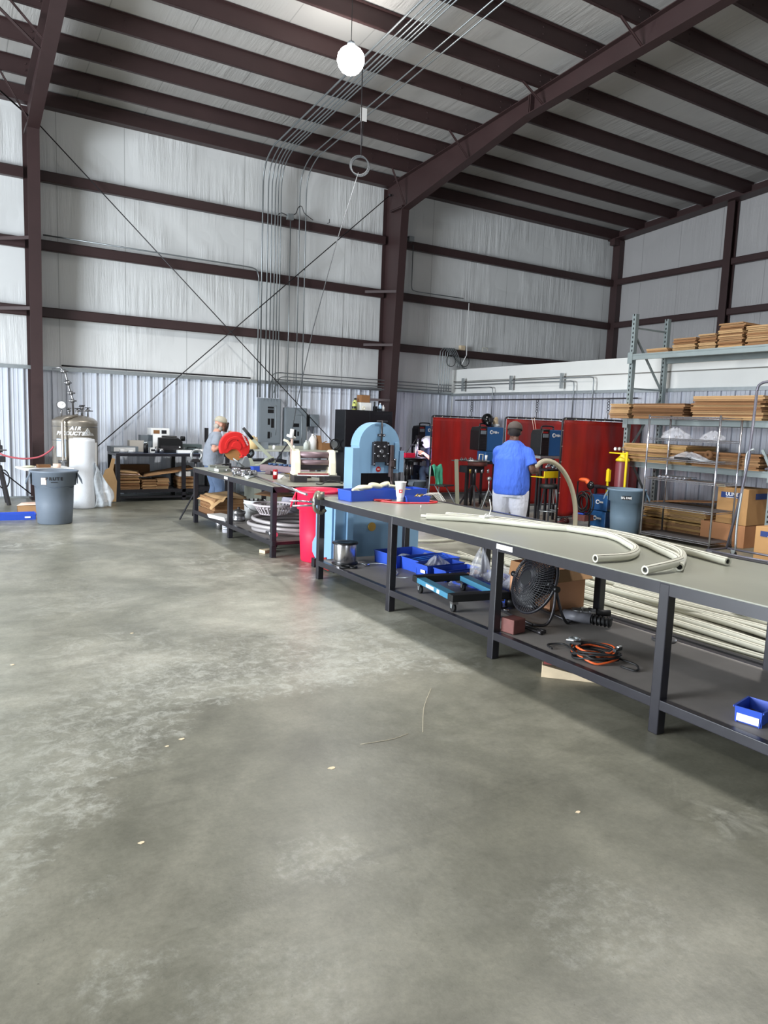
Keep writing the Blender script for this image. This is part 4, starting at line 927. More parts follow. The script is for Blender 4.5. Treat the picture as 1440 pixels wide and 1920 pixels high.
# hose coils
CW = [(.50, .0), (.54, .053), (.48, .106)]
for i, (R, dz) in enumerate(CW):
    m = MB(); cx, cy = 3.97+rr.uniform(-.03, .03), 8.85+rr.uniform(-.08, .08)
    pts = [(cx+R*math.cos(a)*(1.0), cy+R*1.12*math.sin(a), SH+.03+dz+.012*math.sin(2*a+i)) for a in [2*PI*k/40 for k in range(40)]]
    o = m.tube(pts, .026, 10, closed=True).build('hose_coil', mat('hose_grey', (178, 172, 172), .4, .25)); tag(o, 'thick pale grey hose coiled flat on the middle bench shelf', 'hose', 'coiled hoses on the middle bench shelf')
    m = MB(); 
    for s in (0, 1): m.tube([(p[0]+(.027)*math.cos(2*PI*k/40)*(1 if s else .0), p[1]+.027*math.sin(2*PI*k/40)*(1 if s else 0), p[2]+(.0 if s else .027)) for k, p in enumerate(pts)], .0025, 4, closed=True) if s == 0 else None
    m.build('stripe', 'dark_steel', o)
t = thing('hose_fitting', 'steel end fitting of a hose at the near end of the middle bench shelf', 'fitting', (3.47, 8.32, SH+.055)); MB().cyl((-.0, -.12, 0), (0, .12, 0), .034, seg=12).cyl((0, -.03, 0), (0, .03, 0), .042, seg=6).build('body', 'chrome', t)
# laundry basket
t = thing('laundry_basket', 'pale round slotted laundry basket standing on the hose coils', 'basket', (3.88, 9.25, SH+.0))
H0, H1 = .165, .30; R0, R1 = .19, .275
m = MB(); m.torus((0, 0, H1), R1, .016, 'z', 36, 8); m.build('rim', 'basket', t)
MB().torus((0, 0, H0+.095), (R0+R1)/2-.008, .012, 'z', 36, 8).build('middle_ring', 'basket', t); MB().lathe([(0, H0), (R0, H0), (R0+.005, H0+.02), (R0-.01, H0+.02), (0, H0+.01)], seg=36).build('bottom', 'basket', t)
for k in range(30):
    a = 2*PI*k/30; MB().bar((R0*math.cos(a), R0*math.sin(a), H0+.01), (R1*math.cos(a), R1*math.sin(a), H1), .016, .006).build('slat', 'basket', t)
t = thing('metal_can', 'shiny short can on the floor under the middle bench', 'can', (3.52, 10.46, 0)); MB().lathe([(0, 0), (.052, 0), (.052, .13), (.046, .13), (.046, .01), (0, .01)]).build('body', 'chrome', t)
t = thing('metal_can', 'white printed can on the floor under the middle bench', 'can', (3.52, 10.12, 0)); MB().lathe([(0, 0), (.068, 0), (.068, .15), (.06, .15), (.06, .01), (0, .01)]).build('body', mat('can_white', (208, 206, 214), .4), t)
for k in range(3): MB().lathe([(.0685, .04+.035*k), (.0685, .055+.035*k)], a0=dg(200), a1=dg(290), seg=8).build('print', 'grey_box', t, fix=False)
t = thing('caster_unit', 'white cart corner with black wheel on the floor under the middle bench', 'caster', (3.62, 8.62, 0), .3); MB().cyl((0, -.02, .055), (0, .02, .055), .055, seg=20).build('wheel', 'black_rubber', t); MB().prism([(-.06, .12), (.12, .13), (.14, .18), (-.1, .17)], -.06, .06, 'y').build('plate', 'white_plastic', t); MB().box((.02, 0, .1), (.04, .07, .06)).build('fork', 'steel', t)
tag(MB().box((3.45, 8.42, .02), (.16, .10, .04), (0, 0, .4)).build('wood_block', 'wood_light'), 'pale wood block on the floor under the near end of the middle bench', 'wood block')

# pipe stand
t = thing('pipe_stand', 'black tripod pipe stand holding a white ring at the far end of the middle bench', 'stand', (3.50, 11.62, 0))
for a in (200, 320, 80): MB().bar((0, 0, .45), (.3*math.cos(dg(a)), .3*math.sin(dg(a)), .012), .03, .012).build('leg', 'black_paint', t)
MB().cyl((0, 0, .25), (0, 0, .93), .024, seg=10).build('post', 'black_paint', t); MB().torus((.02, 0, 1.04), .085, .02, 'y', 24, 8).build('ring', 'galv', t); MB().prism([(-.08, .93), (.08, .93), (.05, .98), (-.05, .98)], -.03, .03, 'y').build('head', 'dark_steel', t)

# aux table against the back wall with jugs and box
t = thing('wall_table', 'pale grey table against the back wall left of the black cabinet', 'table')
MB().bb(5.28, 7.3, 13.9, 14.75, 1.0, 1.035).build('tabletop', mat('table_pale', (176, 178, 166), .5), t, bevel=.003); MB().bb(5.28, 7.3, 14.62, 14.75, 1.035, 1.09).build('rear_ledge', 'table_pale', t)
for x in (5.34, 6.3, 7.24):
    for y in (13.96, 14.69): MB().bb(x-.03, x+.03, y-.03, y+.03, 0, 1.0).build('leg', 'grey_box', t)
MB().bb(5.32, 7.26, 13.93, 14.7, .35, .37).build('shelf', 'grey_box', t)
AT = 1.036
def jug(label, x, y, w, h, m, hd='white_plastic'):
    t = thing('jug', label, 'jug', (x, y, AT)); r = w/2
    MB().lathe([(0, 0), (r, .0), (r, h*.55), (r*.85, h*.68), (r*.35, h*.86), (r*.3, h*.9), (0, h*.9)], seg=4*4, sx=1, sy=.7).build('body', m, t); MB().cyl((0, 0, h*.89), (0, 0, h), r*.28, seg=12).build('cap', hd, t); MB().tube(cr([(r*.3, 0, h*.85), (r*.75, 0, h*.86), (r*.9, 0, h*.62)], 4), .012, 6).build('handle', m, t)
jug('white jug on the pale table left of the black cabinet', 6.83, 14.2, .19, .34, 'white_plastic')
jug('short translucent jug left of the white jug on the pale table', 6.66, 14.15, .13, .2, mat('milky', (200, 206, 200), .4))
jug('beige jug behind the chop saw on the pale table', 5.48, 14.2, .2, .27, 'tan_plastic', 'tan_plastic')
def flaps(t, d):
    sheet0 = MB().prism([(-d[0]/2, d[2]), (-d[0]/2-.04, d[2]+.16), (-d[0]/2-.03, d[2]+.16), (-d[0]/2+.01, d[2])], -d[1]/2, d[1]/2, 'y'); sheet0.build('flap', 'cardboard_d', t)
    MB().prism([(-d[0]/2+.0, d[2]), (-.02, d[2]+.05), (.0, d[2]+.04), (-d[0]/2+.02, d[2]-.01)], -d[1]/2, -d[1]/2+.01, 'y').build('flap', 'cardboard_d', t)
carton('carton', 'small open brown box on the pale table beside the black cabinet', (7.1, 14.15, AT), (.27, .25, .15), 'cardboard_d', extra=flaps)
t = thing('cable_coil', 'black ring of cable leaning between the brown box and the cabinet', 'cable', (7.31-.04, 14.0, AT+.13)); MB().torus((0, 0, 0), .11, .014, 'y', 24, 6).build('ring', 'black_rubber', t); MB().cyl((0, .02, 0), (0, .03, 0), .08, seg=16).build('disc', 'galv', t)
carton('plastic_case', 'small dark grey box behind the lever shear on the pale table', (5.74, 14.3, AT), (.18, .15, .14), 'grey_box', cat='box')
for x, lab in ((5.9, 'left'), (6.35, 'right')): tag(MB().lathe([(0, 0), (.03, 0), (.03, .07), (.01, .09), (0, .09)], (x, 14.1, AT)).build('small_bottle', 'white_plastic'), lab+' of two small pale bottles on the pale wall table', 'bottle')
# dark tool box & grey cabinet glimpsed under the pale table
t = thing('tool_chest', 'dark chest of drawers glimpsed under the pale wall table', 'tool chest', (5.4, 14.2, .375)); MB().bb(-.05, .75, -.2, .3, 0, .45).build('body', 'black_paint', t)
for k in range(3): MB().bb(-.02, .72, -.215, -.201, .04+.13*k, .15+.13*k).build('drawer', 'dark_steel', t)
carton('grey_locker', 'grey green cabinet standing behind the middle bench', (4.98, 12.35, 0), (.55, .5, .88), mat('locker', (142, 146, 136), .5), cat='cabinet', extra=lambda t, d: (MB().bb(-.25, .25, -.256, -.25, .1, .8).build('door', 'locker', t), MB().bb(.1, .12, -.27, -.256, .4, .5).build('handle', 'steel', t)))
# black cabinet with things on top
t = thing('storage_cabinet', 'tall black steel storage cabinet in front of the back wall beside the red column', 'cabinet', (8.0, 14.05, 0))
MB().bb(-.6, .6, -.23, .23, .05, 1.92).build('body', mat('cabinet_black', (26, 26, 30), .22, 0), t, bevel=.006)
for s in (-1, 1): d_ = MB().bb(s*.004, s*.59, -.25, -.231, .08, 1.9).build('door', 'cabinet_black', t, bevel=.003); MB().bb(s*.03, s*.05, -.27, -.25, .95, 1.1).build('handle', 'dark_steel', d_)
for x in (-.55, .55): MB().bb(x-.03, x+.03, -.2, .2, 0, .05).build('foot', 'black_paint', t)
CT = 1.922
def bottle(lab, x, y, r, h, m, capm='black_plastic'):
    t = thing('bottle', lab, 'bottle', (x, y, CT)); MB().lathe([(0, 0), (r, 0), (r, h*.65), (r*.5, h*.8), (r*.4, h*.86), (0, h*.86)], seg=16).build('body', m, t); MB().cyl((0, 0, h*.85), (0, 0, h), r*.42, seg=10).build('cap', capm, t); return t
t = bottle('yellow green bottle with black cap on top of the black cabinet', 7.72, 14.0, .05, .17, mat('lime', (190, 196, 110), .4)); MB().lathe([(.051, .03), (.051, .08)], seg=16).build('label', 'black_plastic', t, fix=False)
bottle('yellow green sprayer behind the lime bottle on the black cabinet', 7.79, 14.1, .055, .26, 'lime')
carton('carton', 'white carton on top of the black cabinet', (8.0, 14.1, CT), (.28, .25, .17), 'white_plastic', cat='box')
carton('carton', 'brown carton on top of the white carton on the cabinet', (8.0, 14.1, CT+.175), (.22, .2, .16), 'cardboard_d', cat='box')
t = thing('tape_roll', 'pale tape roll in front of the white carton on the cabinet', 'tape roll', (7.9, 13.9, CT+.045)); MB().torus((0, 0, 0), .033, .012, 'y', 18, 6).build('ring', 'cream_paint', t)
t = thing('power_tool', 'black power tool on top of the black cabinet', 'power tool', (8.24, 13.98, CT)); m = MB().box((0, 0, .05), (.09, .07, .1)); m.box((.07, 0, .03), (.18, .06, .05)); m.cyl((-.02, 0, .1), (-.02, 0, .2), .022, seg=10); m.build('body', 'black_plastic', t, bevel=.008)
bottle('blue and white spray can on the black cabinet', 8.38, 14.0, .04, .18, mat('pale_blue2', (170, 196, 220), .4), 'white_plastic')
bottle('white spray can right of the blue one on the cabinet', 8.47, 14.02, .035, .14, 'white_plastic', 'white_plastic')
# ================================================================== RED BIN, BAND SAW, FOREGROUND BENCH
bin_('trash_can', 'bright red round trash can between the middle bench and the blue machine', 'trash can', (3.83, 7.735, 0), 'can_red', .86, .262, dg(-26), txt='ULINE', txm='ink', tz=.70)
# blue machine
t = thing('band_saw', 'tall light blue band saw with an arched top behind the foreground bench', 'band saw', (0, 0, 0))
# cabinet base
m = MB().bb(3.66, 4.78, 7.0, 7.42, .09, .80); m.build('base_cabinet', 'saw_blue', t, bevel=.006)
m = MB().bb(3.80, 3.88, 6.965, 6.999, .1, .77); m.build('front_channel', 'saw_blue', t, bevel=.004)
MB().bb(3.655, 3.665, 6.98, 7.0, .09, .8).build('corner_strip', 'saw_blue', t)
m = MB().prism([(7.02, .10), (7.42, .10), (7.50, .16), (7.50, .27), (7.42, .36), (7.42, .79), (7.02, .79)], 3.635, 3.658, 'x'); m.build('side_door', 'saw_blue', t, bevel=.003)
MB().bb(3.66, 4.78, 7.0, 7.42, .0, .088).build('plinth', 'black_paint', t); MB().bb(3.60, 3.66, 7.36, 7.44, 0, .1).build('foot', 'black_paint', t)
MB().prism([(7.04, .02), (7.44, .02), (7.36, .1), (7.12, .16)], 3.62, 3.632, 'x').build('red_guard', 'deep_red', t)
MB().bar((3.628, 7.36, .58), (3.628, 7.2, .36), .008, .014).build('latch_bar', 'dark_steel', t)
m = MB().cyl((4.13, 6.985, .50), (4.13, 6.998, .50), .05, seg=24); o = m.build('badge', 'brass', t)
MB().bb(3.66, 4.75, 7.02, 7.42, .801, .83).build('work_table', 'steel', t)
# column, beam and arched wheel housing
m = MB().bb(3.98, 4.10, 7.22, 7.42, .83, 1.38); m.build('left_column', 'saw_blue', t, bevel=.006)
hx = 4.33; cz = 1.40
poly = [(hx-.265, 1.09), (hx+.28, 1.09), (hx+.28, cz)]+[(hx+.005+.275*math.cos(a), cz+.275*math.sin(a)) for a in [PI*i/24 for i in range(25)]]+[(hx-.265, cz)]
m = MB().prism(poly, 7.22, 7.42, 'y'); m.build('wheel_housing', 'saw_blue', t, bevel=.006)
m = MB().bb(hx+.2, hx+.255, 7.195, 7.22, 1.13, 1.45); m.build('blade_cover', 'saw_blue', t, bevel=.004)
p = MB().bb(hx-.075, hx+.085, 7.18, 7.22, 1.22, 1.46).build('tension_plate', 'black_paint', t, bevel=.005)
for x in (-.085, .095): 
    MB().bb(hx+x-.014, hx+x+.014, 7.175, 7.218, 1.18, 1.45).build('side_rail', 'black_paint', t, bevel=.003)
for x, z, r in ((-.035, .4, .014), (.045, .4, .014), (-.035, .29, .014), (.045, .29, .014), (.005, .345, .024), (-.085, .42, .008), (.095, .42, .008), (-.085, .2, .008), (.095, .2, .008), (-.085, .32, .008), (.095, .32, .008), (-.02, .53, .01), (.035, .53, .01)):
    MB().cyl((hx+x, 7.165, 1.0+z), (hx+x, 7.182, 1.0+z), r, seg=12).build('bolt', 'chrome', t)
m = MB().bb(hx-.03, hx+.045, 7.175, 7.22, 1.515, 1.545); m.cyl((hx+.008, 7.19, 1.42), (hx+.008, 7.19, 1.7), .012, seg=8); m.cyl((hx-.06, 7.19, 1.69), (hx+.08, 7.19, 1.69), .008, seg=8); m.build('tension_screw', 'dark_steel', t)
m = MB().bb(hx+.12, hx+.16, 7.15, 7.2, 1.05, 1.42); m.box((hx+.14, 7.16, 1.2), (.05, .05, .06)); m.build('guide_post', mat('post_brown', (78, 66, 66), .5, .4), t, bevel=.003)
m = MB().bb(hx+.15, hx+.2, 7.16, 7.21, 1.14, 1.26); m.build('guide_block', 'black_paint', t)
for z in (1.25, 1.16): MB().cyl((hx+.18, 7.145, z), (hx+.18, 7.162, z), .011, seg=10).build('bolt', 'chrome', t)
m = MB().bar((hx+.15, 7.18, 1.06), (hx+.17, 7.18, .84), .022, .018); m.tube([(hx+.13, 7.15, 1.0), (hx+.2, 7.16, .9)], .01, 6); m.box((hx+.19, 7.18, .93), (.06, .04, .05)); m.build('lower_guide', 'post_brown', t)
MB().bar((hx+.225, 7.25, 1.09), (hx+.225, 7.25, .83), .012, .012).build('blade', 'dark_steel', t)
m = MB().cyl((hx-.005, 7.216, 1.135), (hx-.005, 7.221, 1.135), .032, seg=24); o = m.build('badge', 'deep_red', t); text('EMI', .022, 'ink_white', t, (hx-.005, 7.214, 1.135), (PI/2, 0, 0))
m = MB().bb(4.6, 4.66, 7.2, 7.4, 1.1, 1.35); m.build('blade_guard', 'saw_blue', t)
t = thing('foot_pedal', 'black pedal switch with white cable behind the blue trays on the shelf end', 'pedal', (4.28, 6.93, .0)); MB().box((0, -.0, .04), (.3, .12, .08)).build('body', 'galv', t); 

# clamp and gear at the end of the foreground bench
t = thing('pipe_clamp', 'steel screw clamp gripping the far left corner of the foreground bench', 'clamp', (3.33, 6.72, .8))
m = MB().tube(cr([(.03, 0, .11), (-.03, 0, .13), (-.06, 0, .06), (-.05, 0, -.04), (.02, 0, -.08), (.07, 0, -.05)], 4), .022, 8); m.build('frame', mat('clamp_steel', (128, 124, 108), .4, .6), t)
MB().cyl((.0, .0, .06), (.0, 0, .14), .05, seg=14).build('cap', 'clamp_steel', t); m = MB().cyl((-.06, -.01, .035), (-.3, .08, .05), .012, .008, 8); m.build('screw_handle', 'chrome', t); m = MB().cyl((-.06, 0, .0), (-.26, .1, -.01), .010, seg=8); m.build('screw_handle', 'galv', t); MB().box((-.04, 0, .04), (.07, .06, .07)).build('jaw', 'steel', t, bevel=.006)
# tray with gloves
t = tray('long blue tray with work gloves on the far end of the foreground bench', (3.98, 6.52, T), .98, .26, .11, dg(4), lab=False)
t = thing('work_gloves', 'cream work gloves lying over the rim of the long blue tray', 'gloves', (3.82, 6.50, T+.115), dg(6))
m = MB(); m.ball((-.1, 0, .015), .07, 12, 8, (1.5, .9, .4)); m.ball((.05, 0, .03), .06, 12, 8, (1.5, .9, .55), (0, .2, 0)); m.ball((.16, .0, .04), .05, 12, 8, (1.6, .9, .5), (0, -.3, 0)); m.ball((.26, 0, .015), .04, 10, 6, (1.6, .9, .45))
for i in range(4): m.tube([(.2, -.04+.025*i, .03), (.3, -.05+.03*i, .02), (.38, -.05+.035*i, .0)], [.016, .015, .011], 6)
m.build('glove', 'glove_cloth', t, remesh=.008, smooth=4)
m = MB(); m.ball((-.16, .02, -.02), .06, 10, 6, (1.2, 1, .4)); m.tube([(-.18, 0, 0), (-.25, -.01, -.01)], [.03, .02], 8)
m.build('cuff', 'glove_cloth', t, remesh=.008, smooth=4)
tag(MB().box((4.22, 6.48, T+.1), (.22, .08, .02), (0, .1, .1)).build('yellow_handle', mat('dull_yellow', (204, 180, 80), .5)), 'dull yellow tool handle in the long blue tray beside the gloves', 'tool')
# cup
t = thing('foam_cup', 'white foam cup with a small red logo on the foreground bench', 'cup', (4.0, 6.22, T))
MB().lathe([(0, 0), (.036, 0), (.034, .045), (.042, .07), (.058, .205), (.062, .208), (.060, .212), (.055, .208), (.03, .01), (0, .01)], seg=28).build('cup', 'white_plastic', t)
m = MB(); a0 = dg(-117)
m.lathe([(.0512, .10), (.0545, .135)], a0=a0-.42, a1=a0+.3, seg=8); m.build('logo', mat('logo_red', (214, 70, 72), .5), t, fix=False)
m = MB(); m.lathe([(.0528, .112), (.054, .124)], a0=a0-.2, a1=a0+.1, seg=4); m.build('logo_centre', 'white_plastic', t, fix=False)
t = tray('small blue tray of shiny parts beside the foam cup', (4.17, 6.18, T), .26, .14, .065, dg(-12), lab=False)
for i in range(7):
    x, y = 4.17+rr.uniform(-.09, .09), 6.18+rr.uniform(-.045, .045)
    tag(MB().cyl((x-.03, y, T+.045), (x+.03, y+.02, T+.075), .009, seg=8).build('small_bolt', 'chrome' if i % 2 else 'brass'), 'small shiny bolt in the little blue tray beside the foam cup', 'bolt', 'bolts in the little blue tray')
t = thing('pliers', 'red handled pliers in front of the long blue tray', 'pliers', (3.95, 6.27, T+.008), dg(-25))
for s in (-1, 1): MB().tube(cr([(-.02, s*.006, .006), (-.1, s*.03, .006), (-.2, s*.028, .006)], 4), .009, 6).build('handle', 'deep_red', t)
MB().prism([(-.03, -.012), (.05, -.004), (.05, .004), (-.03, .012)], -.002, .014, 'z').build('jaws', 'steel', t)
q = MB().tube(cr([(3.80, 6.34, T+.008), (3.9, 6.15, T+.008), (4.05, 6.06, T+.008), (4.25, 6.02, T+.008), (4.38, 6.1, T+.008), (4.3, 6.2, T+.008)], 6), .008, 6)
tag(q.build('red_lead', mat('bright_red', (224, 54, 60), .4)), 'red lead curling around the foam cup and small blue tray', 'cord')
m = MB()
for i in range(6): m.tube(cr([(4.24+.02*i, 6.16, T+.07), (4.3+.02*i, 6.1, T+.1), (4.37+.01*i, 6.05-.01*i, T+.02)], 4), .0025, 4)
tag(m.build('wire_bundle', mat('pale_wire', (214, 208, 196), .5)), 'thin pale wires spilling from the small blue tray', 'wire', kind='stuff')

# hoses on the bench
def hose(name, lab, pts, r=.026, m='hose_white', group=None, n=8, end=True, lines=3, cat='hose'):
    P = cr(pts, n); o = MB().tube(P, r, 14, caps=False).build(name, m, fix=False); tag(o, lab, cat, group)
    # braid lines run along the hose, part of its look
    for k in range(lines):
        a = dg(50+40*k); q = []
        for i, p in enumerate(P):
            d = (P[min(i+1, len(P)-1)]-P[max(i-1, 0)]).normalized(); s = d.cross(Vector((0, 0, 1)))
            if s.length < 1e-3: s = Vector((1, 0, 0))
            s.normalize(); up = s.cross(d); q.append(p+(s*math.cos(a)+up*math.sin(a))*r*.995)
        MB().tube(q, .0018, 4).build('braid_line', 'hose_dark_line', o)
    if end:
        for i, j in ((0, 1), (-1, -2)):
            p, d = P[i], (P[j]-P[i]).normalized()
            MB().tube([p+d*.012, p+d*.06], r*.62, 12).build('dark_bore', 'black_rubber', o)
            e = MB(); e.tube([p-d*.001, p+d*.03], r*.99, 14, caps=False); e.tube([p-d*.001, p+d*.03], r*.62, 14, caps=False)
            s = d.cross(Vector((0, 0, 1))).normalized(); u = s.cross(d)
            vs = [p+(s*math.cos(2*PI*k/14)+u*math.sin(2*PI*k/14))*R for R in (r*.99, r*.62) for k in range(14)]
            e.add(vs, [(k, (k+1) % 14, 14+(k+1) % 14, 14+k) for k in range(14)]); e.build('cut_end', m, o, fix=False)
    return o
Z = T+.027
hose('braided_hose', 'braided hose on the bench, the left one of the two hooked back ends', [(3.50, 5.02, Z), (3.85, 4.72, Z), (4.10, 4.26, Z), (4.30, 3.95, Z), (4.25, 3.65, Z), (4.10, 3.40, Z), (3.92, 3.17, Z), (3.66, 3.03, Z), (3.40, 3.05, Z)])
hose('braided_hose', 'braided hose on the bench, the right one of the two hooked back ends', [(3.74, 5.06, Z+.0), (4.03, 4.60, Z), (4.22, 4.1, Z), (4.28, 3.5, Z), (4.10, 3.12, Z), (3.93, 2.85, Z), (3.68, 2.69, Z+.02), (3.40, 2.68, Z)])
hose('braided_hose', 'straight pale braided hose reaching furthest along the back edge of the bench', [(4.39, 4.0, Z), (4.37, 3.57, Z), (4.24, 3.0, Z), (4.15, 2.66, Z)])
hose('braided_hose', 'short pale hose with open end facing the viewer, under the right hooked hose', [(4.32, 3.35, Z+.0), (4.08, 2.95, Z+.01), (3.68, 2.66+.0, Z-.0)], lines=2)
tag(MB().tube([(3.55, 5.17, T+.013), (4.05, 4.50, T+.013)], .0125, 10).build('plastic_rod', 'hose_white'), 'thin pale rod lying left of the braided hoses', 'rod')
t = thing('cable_tie', 'white cable ties bundling the braided hoses', 'cable tie', (3.9, 4.68, T)); MB().tube(cr([(0, 0, .06), (.02, 0, .12), (.0, 0, .2)], 4), .004, 5).build('tail', 'white_plastic', t); MB().tube(cr([(0, 0, .06), (-.05, -.02, .08), (-.1, -.06, .05)], 4), .004, 5).build('tail', 'white_plastic', t); MB().box((-.02, .0, .055), (.12, .06, .012)).build('strap', 'white_plastic', t)
tag(MB().cyl((4.42, 4.0-1.6, T+.001), (4.42, 2.4, T+.018), .012, .009, 10).build('small_nut', 'cream_paint'), 'tiny pale nut near the back edge of the bench, right of the hoses', 'nut')
tag(MB().cyl((3.92, 5.72, T+.001), (3.92, 5.72, T+.03), .004, seg=6).build('small_pin', 'white_plastic'), 'tiny white pin standing on the bench between cup and hoses', 'pin')
for i in range(4):
    y = (5.9, 4.1, 2.0, 3.3)[i]
    tag(MB().cyl((3.5, y, .794), (3.5, y, .77), .008, seg=8).build('table_bolt', 'black_paint'), 'bolt end poking out under the top of the foreground bench', 'bolt', 'bolts under the foreground bench top')

# --- shelf of the foreground bench
t = thing('wire_spool', 'shiny spool of steel wire with black flanges at the far end of the shelf', 'spool', (3.56, 6.56, SH))
for z in (.0, .21): MB().lathe([(0, z), (.135, z), (.138, z+.008), (.135, z+.016), (.05, z+.018), (.04, z+.012), (0, z+.012)], seg=36).build('flange', 'black_plastic', t)
MB().lathe([(.118, .016), (.12, .02), (.12, .2), (.118, .21)], seg=40).build('wire_winding', mat('wound_wire', (186, 184, 186), .22, .95, .1, 40, stretch=(.2, .2, 8)), t)
q = MB().tube(cr([(3.68, 6.45, SH+.005), (3.85, 6.25, SH+.03), (3.83, 5.95, SH+.004), (3.7, 5.78, SH+.004), (3.72, 5.6, SH+.03), (3.95, 5.6, SH+.05)], 6), .003, 5)
tag(q.build('loose_wire', 'galv'), 'loose curl of wire running from the spool across the shelf', 'wire')
for i, (x, y, r) in enumerate(((3.45, 6.35, .05), (3.52, 6.3, .035))): tag(MB().torus((x, y, SH+.012), r, .011, 'z', 18, 6).build('rubber_ring', 'black_rubber'), ('larger', 'smaller')[i]+' black rubber ring in front of the wire spool', 'ring')
tag(MB().cyl((3.66, 6.34, SH+.015), (3.73, 6.34, SH+.015), .013, seg=8).build('small_bolt', 'chrome'), 'short shiny bolt on the shelf right of the wire spool', 'bolt')
def bag(lab, loc, s, seed, n=5, tall=1.):
    t = thing('plastic_bag', lab, 'bag', loc); r_ = random.Random(seed)
    ph = [r_.uniform(0, 6.28) for _ in range(6)]
    def fn(u, v):
        a = 2*PI*u; z = v; rad = (1-.85*v**1.6)*(1+.16*math.sin(5*a+ph[0]+4*v)+.12*math.sin(9*a+ph[1]-6*v)+.07*math.sin(14*a+ph[2]))
        return (s[0]*rad*math.cos(a), s[1]*rad*math.sin(a), s[2]*(v**.8)*(1+.1*math.sin(3*a+ph[3])))
    MB().grid(fn, 40, 12).build('film', 'plastic_bag', t, fix=True)
    for i in range(n):
        x, y = r_.uniform(-.5, .5)*s[0], r_.uniform(-.5, .5)*s[1]
        MB().cyl((x, y, .02), (x+r_.uniform(-.03, .03), y+.02, .05), .02, seg=8).build('small_part', ('chrome', 'dark_steel')[i % 2], t)
    return t
# trays on the shelf
tray('large blue tray with low pale parts, nearest the blue machine, on the shelf', (4.16, 6.34, SH), .5, .42, .13, dg(2), lab=False)
tray('large empty blue tray second from the blue machine on the shelf', (4.24, 5.97, SH), .52, .3, .13, dg(2), lab=False)
tray('blue tray with white label holding a clear bag of wires on the shelf', (4.18, 5.72, SH), .46, .20, .12, dg(2), lab=False)
MBL = MB().box((3.947, 5.68, SH+.055), (.003, .075, .03)); tag(MBL.build('tray_label', 'white_paper'), 'white label on the side of the blue tray with the bag of wires', 'label')
tray('blue tray right of the labelled tray on the shelf, half empty', (4.22, 5.50, SH), .42, .19, .11, dg(3), lab=False)
tray('blue tray of brown fittings on the shelf behind the dolly', (4.26, 5.30, SH), .42, .18, .10, dg(3), lab=False)
tray('blue tray with bags of fittings, behind the middle of the dolly', (4.30, 5.02, SH), .40, .34, .10, dg(2), lab=False)
tray('blue tray half hidden behind the right end of the dolly', (4.2, 4.62, SH), .38, .34, .09, dg(0), lab=False)
tag(MB().grid(lambda u, v: (4.0+.35*u, 6.12+.12*v, SH+.1+.03*math.sin(7*u)), 6, 3).build('shrink_wrap', 'film', solid=.003), 'clear film over the corner of the first large blue tray', 'plastic film')
for i in range(5):
    y = 5.9+.035*i
    tag(MB().tube([(4.05, y, SH+.075+.008*i), (4.45, y+.02, SH+.09+.01*i)], .006, 6).build('blue_strip', mat('strip_blue', (60, 120, 210), .3)), 'blue plastic strip lying in the large empty blue tray', 'strip', 'blue strips in the large blue tray')
bag('clear bag of thin wires in the labelled blue tray', (4.14, 5.73, SH+.02), (.15, .08, .16), 1, 2)
bag('tall crumpled clear bag in the trays behind the dolly', (4.26, 5.18, SH+.05), (.1, .1, .28), 2, 3)
bag('wide clear bag of dark fittings behind the dolly', (4.32, 4.98, SH+.04), (.16, .13, .18), 3, 8)
bag('clear bag of shiny fittings at the right behind the dolly', (4.3, 4.68, SH+.03), (.15, .14, .2), 4, 9)
bag('flat clear bag of parts at the left behind the dolly', (4.05, 5.15, SH+.04), (.16, .1, .08), 5, 6)
for i in range(14):
    x, y = 4.24+rr.uniform(-.15, .15), 5.3+rr.uniform(-.06, .06)
    if i == 0: fo = MB().cyl((-.02, 0, 0), (.02, 0, 0), .016, seg=8).cyl((-.006, 0, 0), (.006, 0, 0), .022, seg=6).build('brown_fitting', mat('bronze', (150, 112, 96), .4, .5)); tag(fo, 'small brown fitting in the blue tray on the shelf', 'fitting', 'brown fittings in the blue tray')
    else: fo2 = fo.copy(); C.objects.link(fo2); fo2.rotation_euler = (0, 0, rr.uniform(0, 3)); fo2.location = (x, y, SH+.06+rr.uniform(0, .03)); continue
    fo.location = (x, y, SH+.07)
# dolly
t = thing('moving_dolly', 'open blue framed moving dolly with black padded ends on the shelf', 'dolly', (3.70, 4.78, SH), dg(-10))
Wd, Ld, hz = .42, .76, .12
for s in (-1, 1): MB().box((s*Wd/2, 0, hz), (.085, Ld-.1, .045)).build('side_rail', 'teal_paint', t, bevel=.004)
for s in (-1, 1):
    MB().box((0, s*(Ld/2-.03), hz+.004), (Wd+.10, .09, .058)).build('end_pad', 'black_rubber', t, bevel=.006)
    for q_ in (-1, 1):
        c_ = MB().box((q_*(Wd/2), s*(Ld/2-.05), .082), (.05, .05, .03)).build('caster', 'steel', t)
        MB().cyl((q_*(Wd/2)-.012, s*(Ld/2-.06), .034), (q_*(Wd/2)+.012, s*(Ld/2-.06), .034), .034, seg=18).build('wheel', 'black_rubber', c_)
        MB().prism([(s*(Ld/2-.06)-.012, .03), (s*(Ld/2-.06)+.012, .03), (s*(Ld/2-.06)+.022, .08), (s*(Ld/2-.06)-.022, .08)], q_*(Wd/2)-.02, q_*(Wd/2)-.016, 'x').build('fork', 'galv', c_)
MB().box((-Wd/2-.0435, .04, hz), (.002, .15, .026)).build('label', 'white_paper', t); MB().box((-Wd/2-.0435, -.12, hz), (.002, .045, .03)).build('label', 'white_paper', t)
tag(MB().cyl((3.80, 4.32, SH+.014), (3.84, 4.30, SH+.014), .014, seg=10).build('small_bolt', 'chrome'), 'short bolt on the shelf beside the right end of the dolly', 'bolt')
